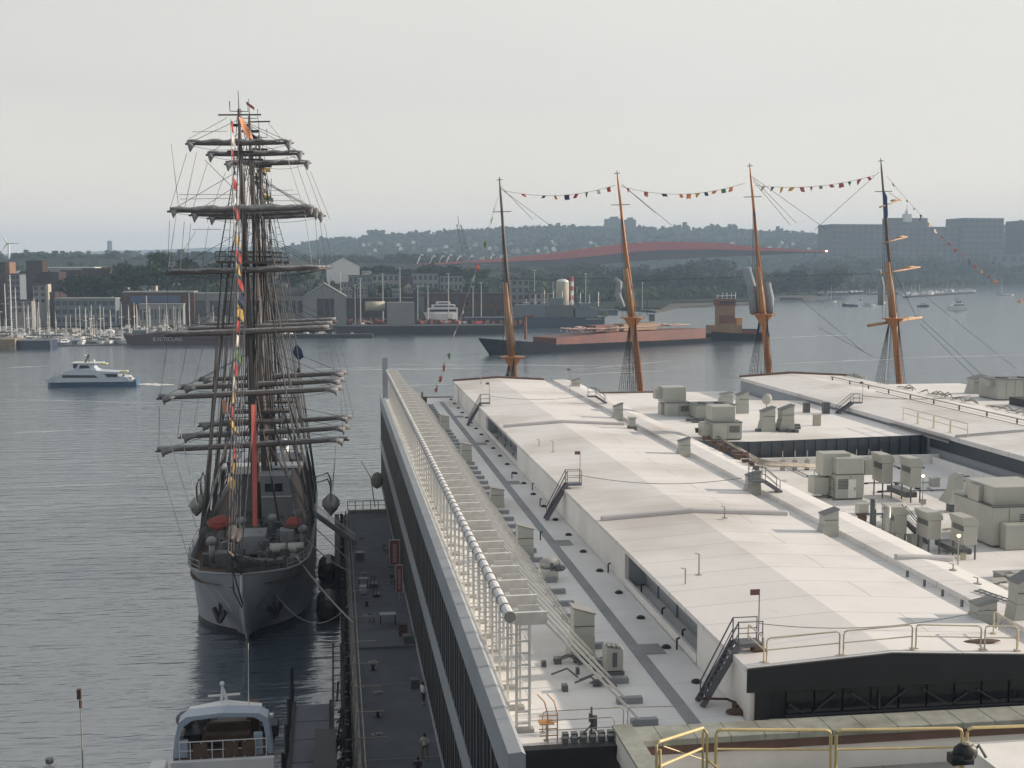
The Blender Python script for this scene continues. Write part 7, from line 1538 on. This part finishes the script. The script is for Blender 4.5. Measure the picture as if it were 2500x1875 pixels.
# marina: sailing boats, motor boats
def sail_proto():
    t = thing('sailing_boat', 'moored sailing boat', 'sailing boat', (0, 0, 0), 'sailing boats in the far marina'); b = MB(); rr = []
    for x, w_, z in ((-5.5, 1.2, 1.2), (-2, 1.7, 1.1), (2, 1.5, 1.2), (5, .5, 1.4), (6, .05, 1.5)): rr.append([(x, -w_, z), (x, -w_ * .6, -.3), (x, w_ * .6, -.3), (x, w_, z)])
    b.loft(rr, close=True); b.build('hull', M_whitep, t); b = MB(); b.boxc((-.5, 0, 1.5), (4.5, 1.8, .7)); b.build('cabin', M_pale, t); b = MB(); b.tube((.8, 0, 1), (.8, 0, 15), .17, .12, 5); b.bar((.8, -1.2, 9.5), (.8, 1.2, 9.5), .12); b.build('mast', M_whst, t); b = MB(); b.tube((.8, 0, 2.6), (-4.2, 0, 2.7), .28, n=6); b.build('boom', M_bluew, t); b = MB(); b.path([(-5.4, 0, 1.3), (.8, 0, 15), (5.9, 0, 1.6)], .045, 3); b.build('stay', M_rig, t); return t
def motor_proto(m):
    t = thing('motor_boat', 'moored motor boat', 'motor boat', (0, 0, 0), 'motor boats in the far marina'); b = MB(); rr = []
    for x, w_, z in ((-4.5, 1.5, 1.1), (-1, 1.7, 1.2), (2.5, 1.4, 1.5), (4.8, .1, 1.9)): rr.append([(x, -w_, z), (x, -w_ * .7, -.3), (x, w_ * .7, -.3), (x, w_, z)])
    b.loft(rr, close=True); b.build('hull', m, t); b = MB(); b.extr(None, [(-2.2, -1.2, 1.3), (2.2, -1.2, 1.4), (1.0, -1.2, 2.7), (-2.0, -1.2, 2.7)], (0, 2.4, 0)); b.build('cabin', M_whitep, t); b = MB(); b.box(-1.7, 1.0, -1.24, -1.21, 1.9, 2.4); b.build('window', M_dglass, t); b = MB(); b.box(-2.4, .8, -1.1, 1.1, 3.4, 3.5)
    for x in (-2.2, .6): b.bar((x, -1, 2.7), (x, -1, 3.4), .08)
    b.build('canopy', M_pale, t); return t
sp0 = sail_proto(); mp0 = motor_proto(M_whitep); mp1 = motor_proto(M_navyhull); used2 = set()
def put(proto, loc, rz, label, sc=1.):
    if id(proto) not in used2: used2.add(id(proto)); o = proto
    else: o = copy_tree(proto)
    o.location = loc; o.rotation_euler = (0, 0, rz); o.scale = (sc, sc, sc); o['label'] = label; return o
rnd = random.Random(99)
for px, pt, pb in [(5, 720, 830), (12, 690, 828), (24, 668, 826), (40, 700, 832), (30, 745, 836), (60, 735, 826), (75, 742, 834), (90, 725, 828), (103, 735, 836), (115, 760, 832), (128, 735, 836), (140, 760, 830), (165, 770, 834), (195, 745, 838), (222, 742, 836), (233, 768, 836), (250, 742, 838), (258, 748, 836), (268, 755, 838), (275, 770, 834), (296, 735, 838), (318, 748, 830), (325, 738, 830), (340, 742, 828), (360, 720, 826), (413, 740, 826), (440, 760, 826), (430, 748, 824), (458, 712, 822), (520, 745, 820)]:
    p = at(px, pb, z=0); k_ = mpp(p); sc = (pb - pt) * k_ / 15.3; put(sp0, (p.x, p.y, 0), rnd.uniform(0, 6.28), 'white sailing boat with bare mast in the crowded marina on the left', max(.7, sc))
for i in range(34):
    px = rnd.uniform(0, 560); pb = 840 - 24 * rnd.random() - px * .02; p = at(px, pb, z=0); put(sp0, (p.x, p.y, 0), rnd.uniform(0, 6.28), 'small white sailing boat with slim mast packed between others in the left marina', rnd.uniform(.6, 1.))
for i in range(100):
    px = rnd.uniform(126, 560); pb = 843 - 24 * rnd.random() - (px - 130) * .02; p = at(px, pb if px < 300 else pb - 10, z=0); put([mp0, mp0, mp1][i % 3], (p.x, p.y, 0), rnd.uniform(0, 6.28), ['small white motor boat among the rows in the left marina', 'dark hulled motor boat among the rows in the left marina'][i % 3 == 2], rnd.uniform(.7, 1.15))
for i in range(26):
    px = rnd.uniform(0, 130); p = at(px, rnd.uniform(816, 830), z=0); put([mp0, mp1][i % 2], (p.x, p.y, 0), rnd.uniform(0, 6.28), ['white motor boat behind the flat barge on the far left', 'dark motor boat behind the flat barge on the far left'][i % 2], rnd.uniform(.7, 1.1))
for i in range(14):
    px = rnd.uniform(650, 900); p = at(px, rnd.uniform(818, 824), z=0); put(mp0, (p.x, p.y + 3, 0), rnd.uniform(0, 6.28), 'small white boat tied along the low pontoon right of the tall ship', rnd.uniform(.5, .8))
for i in range(3):
    b = MB(); a = at(125 - 10 * i, 846 - i * 6, z=0); c = at(560 - 80 * i, 838 - i * 6, z=0); b.bar((a.x, a.y, .3), (c.x, c.y, .3), 2., .6); tag(b.build('marina_pontoon', M_hvacd), ['front', 'middle', 'back'][i] + ' dark floating pontoon of the left marina', 'pontoon')
# parked cars / yard clutter along the boatyard quay
rnd = random.Random(55)
def car_proto(m):
    t = thing('parked_car', 'car', 'car', (0, 0, 0), 'vehicles on the boatyard quay'); b = MB(); b.extr(None, [(-2.2, -.85, .35), (2.2, -.85, .35), (2.2, -.85, .9), (1.2, -.85, 1.0), (.6, -.85, 1.5), (-1.2, -.85, 1.5), (-1.9, -.85, 1.), (-2.2, -.85, .95)], (0, 1.7, 0)); b.build('body', m, t); b = MB()
    b.box(-1.2, .7, -.87, -.855, 1.05, 1.4); b.build('window', M_dglass, t)
    for x in (-1.4, 1.4):
        for y in (-.86, .7): b = MB(); b.tube((x, y, .35), (x, y + .18, .35), .35, n=10); b.build('wheel', M_black, t)
    return t
cp = [car_proto(M_pale), car_proto(M_redf), car_proto(M_hvacd)]
for i in range(40):
    px = rnd.uniform(850, 1230); Y = at(px, 812, z=0).y + 26 + rnd.uniform(0, 22); x = at(px, 780, Y=Y).x; put(cp[i % 3], (x, Y, 2.6), rnd.uniform(0, 6.28), ['pale', 'red', 'dark'][i % 3] + ' vehicle parked on the boatyard quay behind the floating dock', 1.15)
b = MB()
for i in range(120):
    px = rnd.uniform(800, 1290); Y = at(px, 812, z=0).y + 22 + rnd.uniform(0, 40); x = at(px, 780, Y=Y).x; b.boxc((x, Y, 2.6 + .8), (rnd.uniform(1, 5), rnd.uniform(1, 3), rnd.uniform(1, 3.4)), rnd.random() * 3)
struct(b.build('yard_stock', M_brickm), 'stuff')
b = MB()
for i in range(110):
    px = rnd.uniform(-30, 900); Y = at(px, 838 - px * .02, z=0).y + 20 + rnd.uniform(0, 30); x = at(px, 800, Y=Y).x; b.boxc((x, Y, 2.6 + .6), (rnd.uniform(.6, 4), rnd.uniform(1, 3), rnd.uniform(.6, 2.4)), rnd.random() * 3)
struct(b.build('quay_stock', M_pale), 'stuff')
# right hand anchorage
for (px, py, kind, sc, rz, l) in [(2027, 738, 's', 1., 0, 'lone sailing boat left in the right hand anchorage'), (2075, 748, 'm', 1.3, 2.9, 'blue hulled launch near the tan foremast'), (2102, 733, 'm', .8, 1., 'tiny white launch beyond the blue launch'), (2120, 748, 's', 1., 0, 'sailing boat just left of the tan foremast'), (2150, 741, 'm', 1., 0, 'white launch half behind the tan foremast'), (2255, 749, 'm', 1.1, 0, 'grey open workboat between foremast and big cruiser'), (2443, 722, 's', 1.3, 0, 'white sloop with red sail cover near the right edge'), (2465, 722, 'm', .9, 0, 'small white launch beside the sloop near the right edge'), (2165, 718, 's', 1.1, 1., 'distant sailing boat right of the tan foremast'), (2205, 722, 's', .9, 1., 'distant small sailing boat at the left end of the right marina')]:
    p = at(px, py, z=0); proto = sp0 if kind == 's' else (mp1 if 'blue' in l or 'grey' in l else mp0); put(proto, (p.x, p.y, 0), rz, l, sc)
p = at(2335, 757, z=0); k_ = mpp(p); t = thing('cabin_cruiser', 'big white cabin cruiser with flybridge on the right hand water', 'yacht', (p.x, p.y, 0)); b = MB(); rr = []
for x, w_, z in ((-8, .1, 3.4), (-5, 1.8, 3.), (0, 2.6, 2.6), (7.5, 2.6, 2.4)): rr.append([(p.x + x, p.y - w_, z), (p.x + x + (1 if x == -8 else 0), p.y - w_ * .8, -.3), (p.x + x + (1 if x == -8 else 0), p.y + w_ * .8, -.3), (p.x + x, p.y + w_, z)])
b.loft(rr, close=True); b.build('hull', M_whitep, t); b = MB(); b.extr(None, [(p.x - 5, p.y - 2.1, 2.7), (p.x + 6, p.y - 2.1, 2.7), (p.x + 6, p.y - 2.1, 4.6), (p.x - 3, p.y - 2.1, 4.6)], (0, 4.2, 0)); b.extr(None, [(p.x - 3, p.y - 1.8, 5.), (p.x + 4, p.y - 1.8, 5.), (p.x + 3, p.y - 1.8, 7.), (p.x - 2, p.y - 1.8, 7.)], (0, 3.6, 0)); b.build('deckhouse', M_whitep, t)
b = MB(); b.box(p.x - 3.4, p.x + 5, p.y - 2.16, p.y - 2.12, 3.4, 4.2); b.box(p.x - 1.8, p.x + 2.8, p.y - 1.86, p.y - 1.82, 5.6, 6.5); b.build('window', M_dglass, t); b = MB(); b.boxc((p.x + .5, p.y, 7.4), (5, 3.4, .3)); b.bar((p.x, p.y, 7.5), (p.x + .5, p.y, 9.5), .3); b.build('hardtop', M_bluew, t)
p = at(2490, 738, z=0); b = MB(); b.lathe((p.x, p.y, 0), [(2.2, -.2), (2.2, 1), (1.2, 1.4), (.8, 3.2), (.2, 3.6)], 10); tag(b.build('orange_buoy', mat('orange_paint', (.62, .25, .08), .6, .1, 1.)), 'orange buoy floating at the right edge', 'buoy')
for a, c, l in (((2210, 727), (2375, 716), 'long marina pontoon crowded with white boats on the right'), ((2000, 723), (2110, 719), 'dark floating pontoon left of the tan foremast'), ((2120, 719), (2190, 718), 'short far pontoon right behind the tan foremast')):
    p = at(*a, z=0); q = at(*c, z=0); b = MB(); b.bar((p.x, p.y, .6), (q.x, q.y, .6), 5., 1.6); tag(b.build('marina_pontoon', M_quay), l, 'pontoon')
for i in range(34):
    u = rnd.random(); p = at(2215 + 158 * u, 724 - 9 * u - rnd.uniform(0, 5), z=0); put([mp0, sp0, mp0][i % 3], (p.x, p.y, 0), rnd.uniform(0, 6.28), ['white motor boat moored along the crowded right hand pontoon', 'small sailing boat moored along the crowded right hand pontoon'][i % 3 == 1], rnd.uniform(1., 1.5) if i % 3 != 1 else .8)
for i in range(9):
    p = at(2005 + i * 12, 720 - i * .4, z=0); put(mp1, (p.x, p.y, 0), rnd.uniform(0, 6.28), 'dark launch on the far pontoon left of the tan foremast', 1.3)
# rocky foreshore of the peninsula
b = MB(); b.prism([tuple(at(x, y, z=0)[:2]) for x, y in [(1500, 755), (1600, 764), (1660, 752), (1830, 745), (1905, 731), (1960, 732), (2005, 728), (1900, 722), (1640, 742), (1520, 750)]], -.5, 1.4); struct(b.build('foreshore', mat('tidal_rock', (.045, .042, .034), .95, .35, .1))) 
for px in (1545, 1562, 1580): b = MB(); p = at(px, 758, z=1.4); b.tube(p, p + Vector((0, 0, 8)), .5, n=5); tag(b.build('timber_pile', M_pile), 'dark upright timber pile off the end of the peninsula', 'pile', 'piles off the peninsula')

rnd = random.Random(88)
for i, y in enumerate((70, 79, 87, 94, 107, 122, 138)):
    b = MB(); x = 2.3 + rnd.random() * .5; b.path([(x + (.42 - .035 * k) * math.cos(k * .7), y + (.42 - .035 * k) * math.sin(k * .7), 3.04 + .012 * k) for k in range(11)] , .06, 5); tag(b.build('rope_coil', M_rope), 'small coil of pale rope lying near the water edge of the apron', 'rope coil', 'rope coils on the apron')
for x, y, s, l in ((5.6, 98.5, .7, 'dark crate against the facade beside the brown bin'), (5.7, 125, .9, 'dark crate against the facade beyond the red signs'), (5.5, 88, .6, 'small dark crate near the person by the facade'), (2.4, 128, .8, 'dark crate at the water edge far down the apron')):
    b = MB(); b.boxc((x, y, 3 + s / 2 + .003), (s, s * 1.2, s), .1); b.boxc((x, y, 3 + s + .03), (s * 1.05, s * 1.25, .05), .1); tag(b.build('crate', M_hvacd), l, 'crate')
# loose conduits and small boxes over the roofs
rnd = random.Random(77)
for i in range(22):
    x = rnd.uniform(37.5, 58); y = rnd.uniform(60, 114); b = MB(); L_ = rnd.uniform(2, 9)
    if rnd.random() < .5: b.path([(x, y, ZC + .1), (x + L_, y + rnd.uniform(-.3, .3), ZC + .1)], .06, 5)
    else: b.path([(x, y, ZC + .1), (x + rnd.uniform(-.3, .3), y + L_, ZC + .1), (x + 1.5, y + L_, ZC + .1)], .06, 5)
    for k in range(3): b.boxc((x + (L_ * k / 3 if rnd.random() < .5 else 0), y, ZC + .05), (.3, .3, .1))
    tag(b.build('conduit', M_steel if i % 2 else M_hvacd), 'thin conduit lying on blocks across the white court roof', 'conduit', 'conduits on the court roof')
for i in range(16):
    x = rnd.uniform(37.5, 58); y = rnd.uniform(58, 114); s = rnd.uniform(.3, .8); b = MB(); b.boxc((x, y, ZC + s / 2 + .003), (s, s, s)); b.boxc((x, y, ZC + s + .05), (s * 1.15, s * 1.15, .08)); tag(b.build('roof_curb_box', M_hvac), 'small capped curb box on the white court roof', 'roof box', 'curb boxes on the court roof')
# unseen stand-in block behind the viewer, added to shade the ship and apron
hb_ = thing('shade_block', 'unseen grey block added behind the viewpoint to shade the ship and pier apron', 'building', (-15, -45, 0))
b = MB(); b.box(-45, 14, -80, -6, 0, 52); b.build('wall', M_grey, hb_)
for fl in range(11):
    b = MB(); b.box(-43, 12, -6.02, -5.9, 4 + fl * 4.1, 6.6 + fl * 4.1); b.build('window', M_dglass, hb_)
# ============================================================ HAZE
hb = MB(); hb.box(-8500, 8500, -250, 7300, -2, 190)
hz = hb.build('haze', bpy.data.materials.new('haze_air')); struct(hz, 'stuff')
hm = hz.data.materials[0]; hm.use_nodes = True; ht = hm.node_tree; ht.nodes.clear(); ho = ht.nodes.new('ShaderNodeOutputMaterial'); hv = ht.nodes.new('ShaderNodeVolumePrincipled')
hv.inputs['Color'].default_value = (.56, .76, 1, 1); hv.inputs['Density'].default_value = HAZE; hv.inputs['Anisotropy'].default_value = .0
ht.links.new(hv.outputs[0], ho.inputs['Volume'])
hz.display_type = 'WIRE'
